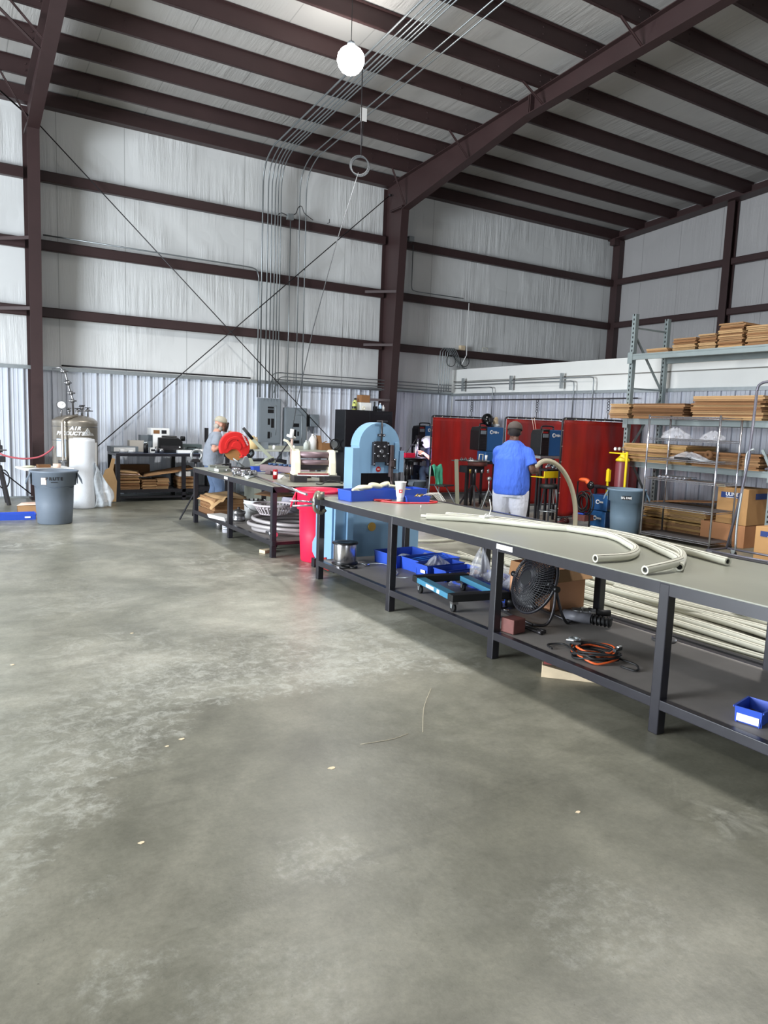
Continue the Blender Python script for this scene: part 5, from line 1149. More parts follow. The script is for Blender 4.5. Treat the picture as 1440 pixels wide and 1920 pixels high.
# floor fan
t = thing('floor_fan', 'black round floor fan tilted back on a tubular stand, on the shelf', 'fan', (3.93, 4.12, SH), dg(-98))
fc = Vector((0, 0, .285)); tilt = Euler((dg(-22), 0, 0)).to_matrix()
def fp(x, y, z): return fc+tilt @ Vector((x, y, z))
for s, dep in ((-1, .085), (1, .075)):
    m = MB()
    for k in range(64):
        a = 2*PI*k/64; tw = .35
        m.tube([fp(.06*math.cos(a), s*dep, .06*math.sin(a)), fp(.16*math.cos(a+tw*.5), s*dep*.95, .16*math.sin(a+tw*.5)), fp(.25*math.cos(a+tw), s*.02, 25e-2*math.sin(a+tw))], .0034, 4, caps=False)
    for R, d in ((.06, dep), (.085, dep), (.11, dep), (.135, dep), (.16, dep*.95), (.185, dep*.8), (.21, dep*.6), (.235, dep*.3)):
        m.tube([fp(R*math.cos(2*PI*k/32), s*d, R*math.sin(2*PI*k/32)) for k in range(32)], .0026, 5, closed=True)
    m.build(('front_grille', 'rear_grille')[s > 0], 'black_paint', t, fix=False)
m = MB().tube([fp(.256*math.cos(2*PI*k/40), 0, .256*math.sin(2*PI*k/40)) for k in range(40)], .012, 8, closed=True); m.build('rim', 'black_paint', t)
MB().tube([fp(0, -.09, 0), fp(0, -.083, 0)], .06, 20).build('hub_cap', 'black_plastic', t)
MB().tube([fp(0, .02, 0), fp(0, .14, 0)], .07, 16).build('motor', 'black_plastic', t)
for k in range(3):
    a0 = 2*PI*k/3; m = MB(); m.grid(lambda u, v: fp((.04+.18*u)*math.cos(a0+v*1.0), -.03+.05*v, (.04+.18*u)*math.sin(a0+v*1.0)), 6, 6); m.build('blade', 'black_plastic', t, solid=.003)
for s in (-1, 1):
    m = MB().tube(cr([(s*.275, 0, .285), (s*.285, -.02, .12), (s*.27, -.06, .02), (s*.24, -.16, .013)], 5), .011, 8); m.build('stand_leg', 'dark_steel', t)
    m = MB().tube(cr([(s*.275, 0, .285), (s*.285, .05, .12), (s*.27, .12, .02), (s*.24, .18, .013)], 5), .011, 8); m.build('stand_leg', 'dark_steel', t)
for y in (-.16, .18): MB().tube([(-.24, y, .013), (.24, y, .013)], .011, 8).build('stand_foot', 'dark_steel', t)
for s in (-1, 1): MB().cyl((s*.26, 0, .285), (s*.30, 0, .285), .024, seg=12).build('knob', 'black_plastic', t)
# brown cardboard box behind the fan
t = thing('carton', 'large open brown cardboard box behind the fan', 'box', (4.36, 4.42, SH), dg(2))
m = MB(); a, b_, h = .2, .24, .34
m.bb(-a, a, -b_, b_, 0, .008)
for s in (-1, 1): m.bb(s*a, s*(a-.006), -b_, b_, 0, h); m.bb(-a, a, s*b_, s*(b_-.006), 0, h)
m.build('body', mat('carton_pink', (190, 140, 106), .85, 0, .06, 3), t)
MB().prism([(-b_, h), (-b_-.08, h-.08), (-b_-.075, h-.085), (-b_+.004, h-.004)], -a, a, 'x').build('flap', 'cardboard', t); MB().prism([(-a, h), (-a-.02, h-.12), (-a-.015, h-.12), (-a+.004, h)], -b_, b_, 'y').build('flap', 'cardboard_d', t)
# round blower / dark tool left of fan
t = thing('grinder', 'black angle tool with a round head between the dolly and the fan', 'power tool', (3.98, 4.42, SH), dg(40)); MB().cyl((0, 0, .045), (.26, 0, .05), .038, .032, 12).build('body', 'black_plastic', t); MB().cyl((-.03, 0, .02), (-.03, 0, .1), .055, seg=20).build('head', 'black_plastic', t); MB().cyl((-.03, 0, .1), (-.03, 0, .112), .012, seg=8).build('bolt', 'chrome', t)
for i, (dx, dy) in enumerate(((0, 0), (.045, .02))):
    q = MB().tube([(3.62+dx, 4.23+dy, SH+.012), (3.64+dx, 3.75+dy, SH+.014)], .010, 8); q.cyl((3.64+dx, 3.75+dy, SH+.014), (3.645+dx, 3.71+dy, SH+.014), .016, seg=10)
    tag(q.build('clamp_bar', 'dark_steel'), ('left', 'right')[i]+' of two dark steel bars lying behind the brown block on the shelf', 'bar')
tag(MB().box((3.50, 3.86, SH+.055), (.13, .12, .105), (0, 0, .15)).build('steel_block', 'brown_steel', bevel=.006), 'rusty brown steel block at the front edge of the shelf', 'block')
t = thing('spiral_tube', 'grey sleeve with black spring tube lying right of the fan', 'tube', (4.10, 3.93, SH+.045), dg(-64))
MB().cyl((-.02, 0, 0), (.2, 0, 0), .042, seg=20).build('sleeve', mat('sleeve_grey', (112, 112, 118), .5), t)
m = MB(); m.tube([(.2+.0032*k, .036*math.cos(k*.7), .0+.036*math.sin(k*.7)) for k in range(48)], .0065, 5); m.build('spring', 'black_rubber', t); MB().cyl((.2, 0, 0), (.35, 0, 0), .03, seg=14).build('core', 'black_rubber', t)
t = thing('steel_coupling', 'bright steel coupling behind the spring tube', 'fitting', (4.34, 3.96, SH+.035), dg(-35)); MB().cyl((-.1, 0, 0), (.08, 0, 0), .033, seg=18).cyl((-.04, 0, 0), (-.02, 0, 0), .038, seg=18).cyl((.03, 0, 0), (.05, 0, 0), .038, seg=18).build('body', 'steel', t); MB().cyl((.08, 0, 0), (.2, 0, 0), .026, seg=14).build('dark_end', 'black_rubber', t)
t = thing('tape_roll', 'steel grey tape roll lying on the shelf behind the cable coil', 'tape roll', (3.74, 3.49, SH)); MB().lathe([(.024, 0), (.04, 0), (.04, .03), (.024, .03), (.024, 0)], seg=24).build('roll', 'galv', t)
t = thing('steel_ring', 'flat steel ring on the shelf behind the thick bench leg', 'ring', (4.38, 3.24, SH)); MB().lathe([(.05, 0), (.085, 0), (.085, .016), (.05, .016), (.05, 0)], seg=28).build('ring', 'steel', t)
# jumper cable coil
t = thing('jumper_cables', 'tangled coil of black and orange jumper cables on the shelf', 'cable', (3.58, 3.16, SH))
for i in range(9):
    r0 = random.Random(50+i); R1, R2 = r0.uniform(.13, .2), r0.uniform(.075, .11); ph = r0.uniform(0, 6.3); cx, cy = r0.uniform(-.03, .03), r0.uniform(-.02, .02)
    pts = [(cx+R1*math.cos(a)*.82+.04*math.sin(3*a+ph)*.3, cy+R2*1.35*math.sin(a), .012+.009*i*.7+.012*math.sin(2*a+ph)+.006) for a in [2*PI*k/30 for k in range(30)]]
    R_ = Euler((0, 0, dg(-60))).to_matrix(); pts = [R_ @ Vector(p) for p in pts]
    MB().tube(pts, .0075, 6, closed=True).build('cable', ('black_rubber', 'orange', 'black_rubber')[i % 3], t)
MB().tube(cr([(-.05, .15, .03), (.0, .28, .02), (-.08, .34, .01), (-.12, .26, .01)], 6), .007, 6).build('cable', 'black_rubber', t)
MB().tube(cr([(.08, -.1, .03), (.12, -.24, .015), (.04, -.3, .01), (.02, -.2, .01)], 6), .007, 6).build('cable', 'black_rubber', t)
for x, y, a in ((.07, -.1, .3), (-.02, .1, 2.)): c_ = MB().bar((x, y, .075), (x+.1*math.cos(a), y+.1*math.sin(a), .07), .022, .018).build('clip', 'black_plastic', t); MB().bar((x+.05*math.cos(a), y+.05*math.sin(a), .088), (x+.1*math.cos(a), y+.1*math.sin(a), .085), .014, .006).build('clip_jaw', 'white_plastic', c_)
# near blue bin
t = tray('small blue bin with white label at the near right end of the shelf', (3.59, 2.07, SH), .14, .20, .085, dg(-78), open_front=False, lab=False)
MB().box((.0, -.0985, .03), (.11, .003, .04)).build('label', 'white_paper', t)
t = thing('hex_nut', 'round nut inside the small blue bin at the right', 'nut', (3.56, 2.07, SH+.03)); MB().torus((0, 0, 0.02), .022, .01, 'z', 16, 6).build('ring', 'dark_steel', t)
# under the bench, on the floor
t = thing('wood_plank', 'pale wood plank on the floor under the foreground bench', 'wood', (3.60, 3.36, 0), dg(-44)); MB().prism([(-.2, .0), (.2, 0), (.2, .012), (-.2, .085)], -.04, .04, 'y').build('plank', 'wood_light', t, bevel=.002); MB().box((-.16, 0, .055+.045), (.06, .06, .02)).build('red_block', 'dull_red', t)
# floor behind the bench: hoses
FH = random.Random(11)
rows = [(5.28, 6.0), (5.36, 5.2), (5.5, 7.4), (5.6, 7.1), (5.7, 6.6), (5.82, 7.3), (5.95, 6.9), (6.08, 7.0), (6.2, 6.4), (6.34, 6.9), (6.5, 6.4), (6.66, 5.9)]
FG = 'long pale hoses lying on the floor behind the foreground bench'
for i, (x, y1) in enumerate(rows):
    y0 = 1.2
    if i < 2:
        hose('floor_hose', 'thin pale rod on the floor close behind the foreground bench', [(x-.18+.02*i, y1, .014), (x-.06, (y0+y1)/2, .014), (x+.1, y0, .014)], .012, 'hose_white', 'thin pale rods on the floor behind the foreground bench', 6, False, 0); continue
    w_ = [FH.uniform(-.05, .05) for _ in range(4)]
    hose('floor_hose', 'long pale hose lying on the floor behind the foreground bench', [(x+w_[0]+.1*(i % 3), y1, .03), (x-.05+w_[1], y1*.7+.3, .03), (x-.1+w_[2], 3.6, .03+.04*(i % 2)), (x-.14+w_[3], 2.3, .03), (x-.1, y0, .03)], .029, 'hose_white', FG, 6, True, 2)
for i, (x, y1) in enumerate(((5.75, 6.1), (6.02, 5.7), (6.25, 5.3), (5.9, 5.0))):
    hose('floor_hose', 'long pale hose lying on the floor behind the foreground bench', [(x, y1, .088), (x-.02, 4.4, .09), (x+.06, 3.2, .09), (x-.12, 2.0, .09), (x-.1, 1.3, .09)], .029, 'hose_white', FG, 6, True, 2)
hose('floor_hose', 'pale hose crossing over the others on the floor at the right', [(6.35, 4.9, .15), (6.25, 4.3, .16), (5.95, 3.7, .15), (5.8, 3.1, .15), (5.75, 2.4, .15)], .029, 'hose_white', None, 6, True, 2)
hose('floor_hose', 'single pale hose on the floor seen between the bench legs at the left', [(5.35, 7.95, .03), (5.5, 7.3, .03), (5.68, 6.85, .03)], .024, 'hose_white', None, 6, True, 1)
hose('floor_hose', 'furthest pale hose on the floor, behind the blue trays', [(5.55, 8.42, .03), (5.95, 8.3, .03), (6.35, 8.32, .03)], .022, 'hose_white', None, 6, True, 1)
hose('floor_hose', 'pale hose end poking out behind the plastic bags of the blue trays', [(5.1, 7.1, .03), (5.35, 6.6, .03), (5.5, 6.0, .03)], .024, 'hose_white', None, 6, True, 1)
tag(MB().bb(5.1, 5.16, 1.2, 4.6, 0, .02).build('floor_strip', 'black_paint'), 'thin dark steel strip on the floor close behind the foreground bench', 'strip')

for i, (x, y, r) in enumerate(((1.57, 2.96, .018), (1.02, 3.6, .014), (.93, 3.55, .010), (.62, 2.75, .012), (.35, 5.2, .012), (2.35, 2.1, .012), (1.2, 5.6, .012))):
    tag(MB().prism([(x+r*math.cos(a)*(1+.3*math.sin(3*a)), y+r*.7*math.sin(a)) for a in [2*PI*k/7 for k in range(7)]], 0, .002, 'z').build('paper_scrap', 'wood_light'), 'tiny pale scrap lying on the open concrete floor', 'scrap', 'tiny scraps on the concrete floor')
for pts in ([(2.62, 3.62, .003), (2.4, 3.38, .003), (2.2, 3.1, .003)], [(1.82, 3.12, .003), (2.0, 3.1, .003), (2.12, 3.12, .003)]):
    tag(MB().tube(cr(pts, 5), .0014, 5).build('straw_bit', 'hose_tan'), 'thin straw coloured strip lying on the open concrete floor', 'scrap', 'straw coloured strips on the floor')
# ================================================================== WELDING BOOTHS
def curtain(label, x0, x1, y, folded=False, seed=1, h=1.86):
    t = thing('welding_screen', label, 'welding screen', (x0, y, 0)); W = x1-x0
    m = MB(); r = .017
    m.tube([(0, 0, .02), (0, 0, h-.08)]+cr([(0, 0, h-.07), (.01, 0, h-.02), (.06, 0, h)], 4)+[(W-.06, 0, h)]+cr([(W-.05, 0, h), (W-.01, 0, h-.02), (W, 0, h-.07)], 4)+[(W, 0, .02)], r, 8)
    m.tube([(0, 0, .14), (W, 0, .14)], r*.8, 8)
    for x in (0, W): m.bar((x, -.25, .02), (x, .25, .02), .03, .03)
    m.build('frame', 'black_paint', t)
    rs = random.Random(seed); ph = [rs.uniform(0, 6) for _ in range(4)]
    def fn(u, v):
        x = .03+u*(W-.06); z = .16+v*(h-.19-(folded*.16*max(0, (u-.72)/.28)**1.2))
        fy = .012*math.sin(9*u+ph[0])+.006*math.sin(23*u+ph[1]+v*2)+.004*math.sin(40*u+ph[2])
        if folded: fy += .05*max(0, u-.7)*math.sin(v*5)
        return (x, fy-.002, z)
    MB().grid(fn, 60, 20).build('curtain', 'red_vinyl', t, solid=.002)
    for k in range(9):
        MB().torus((.06+(W-.12)*k/8, 0, h-.012), .02, .003, 'x', 10, 5).build('tie_ring', 'cream_paint', t)
    for k in range(6): MB().torus((.01, 0, .3+.27*k), .02, .003, 'z', 10, 5).build('tie_ring', 'cream_paint', t)
    return t
curtain('red welding screen furthest back, leftmost of the three', 9.2, 11.05, 13.15, seed=2)
curtain('middle red welding screen behind the standing person in blue', 9.25, 11.18, 10.77, True, seed=5)
curtain('nearest red welding screen, right of the standing person and behind the gas cylinder', 9.12, 11.15, 9.12, seed=9)

def welder(label, loc, rz=0, sc=1., text_=True, low=False):
    t = thing('welding_machine', label, 'welding machine', loc, rz); t.scale = (sc, sc, sc)
    MB().bb(.2, .62, -.14, .14, 0, .48).build('blue_case', 'miller_blue', t, bevel=.01)
    MB().prism([(0, .02), (.2, .0), (.2, .49), (.035, .47), (.0, .40)], -.145, .145, 'y').build('front_case', 'black_plastic', t, bevel=.008)
    for k in range(8): MB().bb(.02, .19, -.151, -.145, .05+.03*k, .062+.03*k).build('vent_slat', 'dark_steel', t)
    MB().box((.1, -.149, .37), (.13, .006, .07)).build('control_panel', 'grey_box', t); MB().box((.09, -.149, .43), (.12, .006, .025)).build('red_band', 'deep_red', t)
    MB().tube(cr([(.12, 0, .48), (.14, 0, .54), (.4, 0, .54), (.42, 0, .48)], 4), .014, 8).build('top_handle', 'black_plastic', t)
    if text_:
        MB().cyl((.31, -.146, .38), (.31, -.1405, .38), .04, seg=24).build('logo_disc', 'white_plastic', t); MB().cyl((.31, -.149, .38), (.31, -.1465, .38), .022, seg=20).build('logo_centre', 'miller_blue', t)
        text('Miller', .06, 'ink_white', t, (.43, -.143, .375), (PI/2, 0, 0), bold=.002)
    return t
# booth 1 (against the back wall)
welder('blue and black welding machine by the back wall, half behind the leftmost red screen', (9.76, 14.62, 1.15), 0)
t = thing('welder_stand', 'black stand carrying the welding machine by the back wall', 'stand', (10.08, 14.62, 0)); MB().bb(-.32, .32, -.18, .18, 1.11, 1.148).build('shelf', 'black_paint', t)
for x in (-.28, .28):
    for y in (-.15, .15): MB().bb(x-.02, x+.02, y-.02, y+.02, 0, 1.11).build('leg', 'black_paint', t)
t = thing('round_work_table', 'black round topped work table in the back booth with a red box on it', 'table', (9.15, 13.95, 0))
MB().cyl((0, 0, .87), (0, 0, .905), .40, seg=32).build('tabletop', 'black_paint', t); MB().cyl((.12, -.05, .80), (.12, -.05, .87), .2, seg=24).build('turntable', 'dark_steel', t)
MB().bb(-.42, -.30, -.12, .12, .90, .93).build('side_bar', 'black_paint', t)
m = MB().cyl((0, 0, 0), (0, 0, .87), .07, seg=16); m.build('pedestal', 'black_paint', t); MB().cyl((0, 0, 0), (0, 0, .03), .3, seg=24).build('base', 'black_paint', t)
MB().cyl((-.3, -.12, 0), (-.3, -.12, .87), .025, seg=10).build('leg', 'black_paint', t)
for k in range(5): MB().cyl((-.2+.05*k, -.2, .5), (-.2+.05*k, -.2, .8), .02, seg=8).build('hanging_tool', ('dark_steel', 'steel')[k % 2], t)
carton('tool_box', 'bright red box on the round black table in the back booth', (9.02, 13.78, .907), (.28, .2, .10), mat('hot_red', (224, 40, 74), .4), .1)
t = thing('black_tool', 'black tool with an upright grip beside the red box in the back booth', 'tool', (8.88, 13.9, .907)); m = MB().box((0, 0, .06), (.24, .1, .10)); m.cyl((.02, 0, .1), (.02, 0, .22), .03, seg=10); m.build('body', 'black_plastic', t, bevel=.01)
t = thing('drill_press', 'small chromed upright press on the round table in the back booth', 'press', (9.36, 13.9, .907)); MB().cyl((0, 0, 0), (0, 0, .44), .022, seg=12).build('post', 'chrome', t); MB().cyl((-.05, 0, 0), (-.05, 0, .3), .015, seg=10).build('post', 'galv', t); MB().box((0, 0, .46), (.09, .08, .08)).build('head', 'black_plastic', t, bevel=.01); MB().cyl((-.02, 0, 0), (-.02, 0, .02), .1, seg=20).build('base', 'dark_steel', t); MB().tube(cr([(0, 0, .48), (-.1, 0, .35), (-.3, 0, .1), (-.42, 0, .05)], 5), .008, 6).build('cable', 'black_rubber', t)
# grey bin in the booth
bin_('trash_can', 'small grey trash can at the feet of the seated person in the back booth', 'trash can', (9.02, 13.35, 0), 'can_grey', .42, .19, .3)
# booth 2
t = thing('welder_cart', 'low blue cooler cart under the welding machine in the middle booth', 'cart', (10.25, 12.36, 0)); MB().bb(-.25, .25, -.15, .15, .92, 1.135).build('cooler', 'miller_blue', t, bevel=.01); MB().bb(-.46, .3, -.2, .2, .86, .915).build('platform', 'black_paint', t)
for x in (-.36, .26):
    for y in (-.17, .17): MB().bb(x-.02, x+.02, y-.02, y+.02, .0, .86).build('leg', 'black_paint', t)
welder('blue welding machine with a black helmet on top, left of the standing person', (9.79, 12.36, 1.14), 0, 1.08)
t = thing('welding_helmet', 'black welding helmet resting on the blue welding machine', 'helmet', (10.10, 12.34, 1.69))
m = MB(); m.ball((0, 0, .13), .13, 20, 14, (.95, 1.05, 1.0)); m.ball((0, -.06, .05), .09, 14, 10, (1, .9, .9)); m.build('shell', mat('gloss_black', (12, 12, 14), .15), t, remesh=.01, smooth=3); MB().box((0, -.132, .12), (.11, .02, .08)).build('lens_frame', 'dark_steel', t, bevel=.005)
t = thing('rag', 'white and tan rag bundle behind the helmet on the welding machine', 'rag', (10.33, 12.36, 1.665)); m = MB().ball((0, 0, .07), .09, 12, 8, (1, .8, .9)); m.ball((.03, 0, .15), .06, 10, 8, (1, .7, 1.2)); m.build('cloth', 'wood_light', t, remesh=.012, smooth=2); m = MB().ball((.0, -.02, .03), .1, 12, 8, (1.1, .8, .5)); m.build('white_cloth', 'white_plastic', t)
t = thing('round_work_table', 'round work table with clamps in the middle booth, behind the green cloth', 'table', (9.42, 11.85, 0))
MB().cyl((0, 0, .95), (0, 0, .975), .31, seg=32).build('tabletop', 'steel', t); MB().bb(-.56, -.1, -.05, .05, .95, .972).build('side_arm', 'steel', t); MB().cyl((.0, -.1, .86), (0, -.1, .95), .2, seg=24).build('turntable', 'brown_steel', t)
MB().bb(-.35, .1, -.2, .05, .72, .86).build('drawer_box', 'black_paint', t)
for x in (-.3, -.16, 0., .16): MB().cyl((x, -.25, .72), (x, -.25, .80), .022, seg=8).build('hanging_tip', 'chrome' if x > -.2 else 'brass', t)
MB().cyl((0, 0, .45), (0, 0, .86), .045, seg=14).build('post', 'black_paint', t)
for a in (-120, -30, 60, 150): MB().bar((0, 0, .5), (.3*math.cos(dg(a)), .3*math.sin(dg(a)), .0), .04, .03).build('leg', 'black_paint', t)
MB().bb(-.21, -.15, -.03, .03, 0, .72).build('rear_leg', 'dark_steel', t)
for i, (x, y) in enumerate(((9.0, 11.75), (9.12, 11.78), (9.24, 11.72), (9.3, 11.85))): tag(MB().torus((x, y, .99), .03, .008, 'x', 12, 5).cyl((x-.04, y, .985), (x+.04, y, .985), .012, seg=8).build('small_clamp', 'steel'), 'small clamp lying on the left arm of the round table in the middle booth', 'clamp', 'small clamps in the middle booth')
t = thing('roller_frame', 'pale bracket standing at the right of the round table in the middle booth', 'bracket', (9.52, 11.75, .976)); MB().tube([(-.07, 0, 0), (-.06, 0, .12), (.03, 0, .12), (.03, 0, 0)], .012, 6).build('frame', 'cream_paint', t); MB().cyl((.12, 0, 0), (.12, 0, .1), .02, .03, 10).build('white_cup', 'white_plastic', t)
t = thing('floor_lamp_stand', 'chromed tripod stand in front of the round table in the middle booth', 'stand', (9.46, 11.4, 0)); MB().cyl((0, 0, .15), (0, 0, .62), .016, seg=10).build('post', 'steel', t); MB().ball((0, 0, .62), .045, 12, 8).build('ball_head', 'galv', t)
for a in (200, 320, 90): MB().bar((0, 0, .4), (.25*math.cos(dg(a)), .25*math.sin(dg(a)), 0.008), .02, .012).build('leg', 'galv', t)
q = MB().bar((8.68, 11.5, 1.0), (8.54, 11.2, .02), .075, .035); tag(q.build('flat_bar', mat('olive_steel', (122, 122, 104), .5, .3)), 'long flat grey bar leaning against the round table beside the green cloth', 'bar')
t = thing('folding_chair', 'tubular chair with a green cloth in the middle booth', 'chair', (8.68, 11.95, 0), dg(20))
MB().box((0, 0, .45), (.38, .36, .03)).build('seat', 'dark_steel', t, bevel=.008); MB().box((0, .17, .74), (.36, .03, .2)).build('backrest', 'dark_steel', t, bevel=.01)
for x in (-.18, .18):
    MB().tube([(x, .2, 0), (x, .17, .84)], .012, 8).build('leg', 'galv', t); MB().tube([(x, -.28, 0), (x, .05, .46)], .012, 8).build('leg', 'galv', t)
t = thing('green_cloth', 'crumpled green cloth draped over the chair in the middle booth', 'cloth', (8.68, 11.95, 0), dg(20))
def gc(u, v):
    x = -.17+.34*u; 
    if v < .3: return (x*1.0, .20, .62+.22*v/.3)
    k = (v-.3)/.7; return (x*(1-.25*k)+.02*math.sin(8*v), .17-.04*min(1, k*4)-.05*k+.028*math.sin(14*u+7*v)*k-.02, .85-.42*k+.03*math.sin(9*u))
MB().grid(gc, 22, 22).build('cloth', 'green_cloth', t, solid=.006)
# booth 3
t = thing('work_table', 'cluttered black table with a yellow tray edge beside the person in blue', 'table', (9.42, 9.62, 0))
MB().bb(-.26, .26, -.16, .16, .92, .95).build('tabletop', 'black_paint', t); MB().bb(-.34, .26, -.18, -.165, .80, .92).build('yellow_front', 'yellow', t, bevel=.004); MB().bb(-.34, .26, -.165, .16, .80, .81).build('yellow_tray', 'yellow', t)
for x in (-.22, .22):
    for y in (-.12, .12): MB().bb(x-.018, x+.018, y-.018, y+.018, 0, .92).build('leg', 'black_paint', t)
for i in range(10):
    x, y = 9.42+rr.uniform(-.2, .2), 9.6+rr.uniform(-.1, .1)
    tag(MB().cyl((x-.05, y, .97+.006*i), (x+.05, y+.03, .975+.006*i), .014, seg=8).build('steel_part', ('steel', 'galv', 'dark_steel')[i % 3]), 'steel part in the pile on the table with the yellow edge', 'metal part', 'steel parts on the yellow edged table')
welder('black and blue welding machine half behind the nearest red screen', (9.40, 10.05, 1.17), 0, 1.0)
t = thing('welder_stand', 'dark stand under the welding machine right of the standing person', 'stand', (9.72, 10.05, 0)); MB().bb(-.34, .32, -.17, .17, 1.12, 1.168).build('shelf', 'galv', t)
for x in (-.28, .28):
    for y in (-.14, .14): MB().bb(x-.02, x+.02, y-.02, y+.02, 0, 1.12).build('leg', 'black_paint', t)
t = thing('shop_stool', 'black seated stool with pale legs right of the person in blue', 'stool', (9.2, 9.40, 0)); MB().lathe([(0, .62), (.15, .62), (.17, .65), (.165, .69), (0, .7)], sx=1.1).build('seat', 'black_rubber', t)
for a in (45, 135, 225, 315): MB().bar((.1*math.cos(dg(a)), .1*math.sin(dg(a)), .62), (.19*math.cos(dg(a)), .19*math.sin(dg(a)), 0), .028, .028).build('leg', ('galv', 'black_paint')[a in (135, 225)], t)
MB().torus((0, 0, .22), .165, .009, 'z', 24, 6).build('foot_ring', 'galv', t)
t = thing('white_rag', 'white rag hanging from the stand right of the stool', 'rag', (9.40, 9.50, 0)); MB().prism([(-.04, .69), (.035, .69), (.03, .5), (.0, .32), (-.03, .48)], -.008, .008, 'y').build('cloth', 'white_plastic', t, bevel=.003)
for i in range(4):
    q = MB().tube(cr([(9.22+.08*i, 9.3, .012), (9.38+.05*i, 9.22+.03*i, .05+.03*i), (9.55+.02*i, 9.3, .012), (9.5, 9.42, .012)], 6), .009, 6)
    tag(q.build('red_cable', 'dull_red'), 'dull red cable tangled on the floor by the nearest red screen', 'cable', 'dull red cables on the booth floor')
t = thing('pale_line_pair', 'pair of pale cords hanging down in front of the middle red screen', 'cord', (9.62, 10.3, 0))
for k in (0, 1): MB().tube(cr([(-.12+.06*k, 0, 1.86), (-.03+.05*k, 0, 1.55), (.03+.02*k, 0, 1.25), (.04, -.05, 1.1)], 5), .004, 5).build('cord', 'pink_box', t)
# bending hose held by the person, ending on the floor
hose('held_hose', 'thick pale hose arching from the hands of the person in blue down to the floor', [(6.60, 7.05, 1.16), (6.72, 7.03, 1.245), (6.86, 7.0, 1.24), (7.0, 6.98, 1.16), (7.13, 6.97, 1.02), (7.24, 6.97, .84), (7.31, 6.97, .62), (7.34, 6.98, .35), (7.34, 7.0, .03)], .031, 'hose_tan', lines=2)

# ================================================================== RIGHT SIDE: RACK, WIRE SHELF, BINS, BOXES
RX0, RX1, RY0, RY1, RH = 10.25, 11.18, 6.02, 8.72, 3.68
t = thing('pallet_rack', 'tall grey pallet rack with perforated posts, loaded with flattened boxes', 'pallet rack')
for y in (RY0, RY1):
    for x in (RX0+.04, RX1-.04):
        p = MB().bb(x-.04, x+.04, y-.038, y+.038, 0, RH).build('post', 'rack_grey' if 'rack_grey' in MATS else mat('rack_grey', (140, 150, 150), .45, .3, .06, 6), t)
        h = MB()
        sx = -1
        for k in range(48):
            z = .12+k*.075; h = h.bb(x-.0405, x-.0415, y-.011-.012*(k % 2)*0, y+.011, z, z+.036)
        o = h.build('slots', 'black_plastic', p); o['kind'] = 'stuff'
    for k, (za, zb) in enumerate(((.3, .3), (.3, 1.3), (1.3, 1.3), (1.3, 2.3), (2.42, 2.42), (2.42, 3.3), (3.45, 3.45))):
        a, b_ = ((RX0+.08, RX1-.08) if k % 4 != 1 else (RX1-.08, RX0+.08))
        MB().bar((a, y, za), (b_, y, zb), .035, .025).build('brace', 'rack_grey', t)
for z in (2.95, 1.85, 1.12):
    for x in (RX0-.005, RX1-.035):
        m = MB().bb(x-.02, x+.02, RY0+.04, RY1-.04, z-.05, z+.05); m.bb(x-.026, x-.02, RY0+.04, RY1-.04, z+.02, z+.03); m.build('beam', 'rack_grey', t, bevel=.004)
        for y in (RY0+.0, RY1-.0): MB().bb(x-.03, x-.02, y-.05, y+.05, z-.11, z+.08).build('beam_plate', 'rack_grey', t)
    MB().bb(RX0+.02, RX1-.06, RY0+.04, RY1-.04, z+.035, z+.048).build('deck', 'rack_grey', t)
rl = ('flattened box in the small leftmost stack on the top level of the pallet rack', 'flattened box in the second stack on the top level of the pallet rack', 'flattened box in the tallest stack on the top level of the pallet rack', 'flattened box in the stack at the right end of the rack top level')
for i, (y, w, d, n) in enumerate(((8.22, .7, .42, 3), (7.7, .7, .42, 8), (7.28, .7, .3, 9), (6.88, .75, .40, 14), (6.38, .75, .48, 11))):
    j = (0, 1, 1, 2, 3)[i]; g_ = ('small stack on the top of the pallet rack', 'second stack on the top of the pallet rack', 'tallest stack on the top of the pallet rack', 'right stack on the top of the pallet rack')[j]
    stack(10.62, y, 3.0, w, d, n, .026, rl[j], g_, 0, ('cardboard', 'cardboard_l', 'cardboard_d'), .02)
for i, (y, d, n, lab, g_, ms) in enumerate(((8.78, .42, 9, 'flattened box in the left stack on the middle level of the pallet rack', 'left stack on the middle rack level', ('cardboard', 'cardboard_l')), (7.95, 1.0, 9, 'long flattened box in the middle stack of the middle rack level', 'middle stack on the middle rack level', ('cardboard', 'cardboard_d', 'cardboard_edge')), (6.72, 1.15, 13, 'long flattened box in the tall right stack of the middle rack level', 'right stack on the middle rack level', ('cardboard_d', 'cardboard', 'cardboard_l')))):
    stack(10.42, y, 1.9, .72 if i else .6, d, n, .028, lab, g_, 0, ms, .02)
stack(10.52, 8.02, 1.17, .78, 1.25, 12, .026, 'long yellowish flattened box on the lowest shelf level of the pallet rack', 'left stack on the lowest rack level', 0, ('cardboard_y', 'cardboard_l', 'cardboard'), .03)
stack(10.52, 6.72, 1.17, .78, 1.1, 9, .026, 'brown flattened box at the right of the lowest rack level', 'right stack on the lowest rack level', 0, ('cardboard', 'cardboard_d'), .03)
stack(10.6, 7.62, .006, .8, 1.15, 8, .03, 'flattened box in the lower stack on the floor under the pallet rack', 'lower floor stack under the pallet rack', 0, ('cardboard', 'cardboard_y', 'cardboard_d'), .02)
stack(10.6, 7.58, .27, .8, 1.18, 7, .03, 'flattened box in the upper stack on the floor under the pallet rack', 'upper floor stack under the pallet rack', 0, ('cardboard_y', 'cardboard_l'), .02)
sheet('cardboard_sheet', 'loose curved cardboard sheet over the floor stacks under the pallet rack', [(10.22, 8.2, .50), (10.22, 6.9, .62), (10.9, 6.9, .62), (10.9, 8.2, .5)], 'cardboard_d')
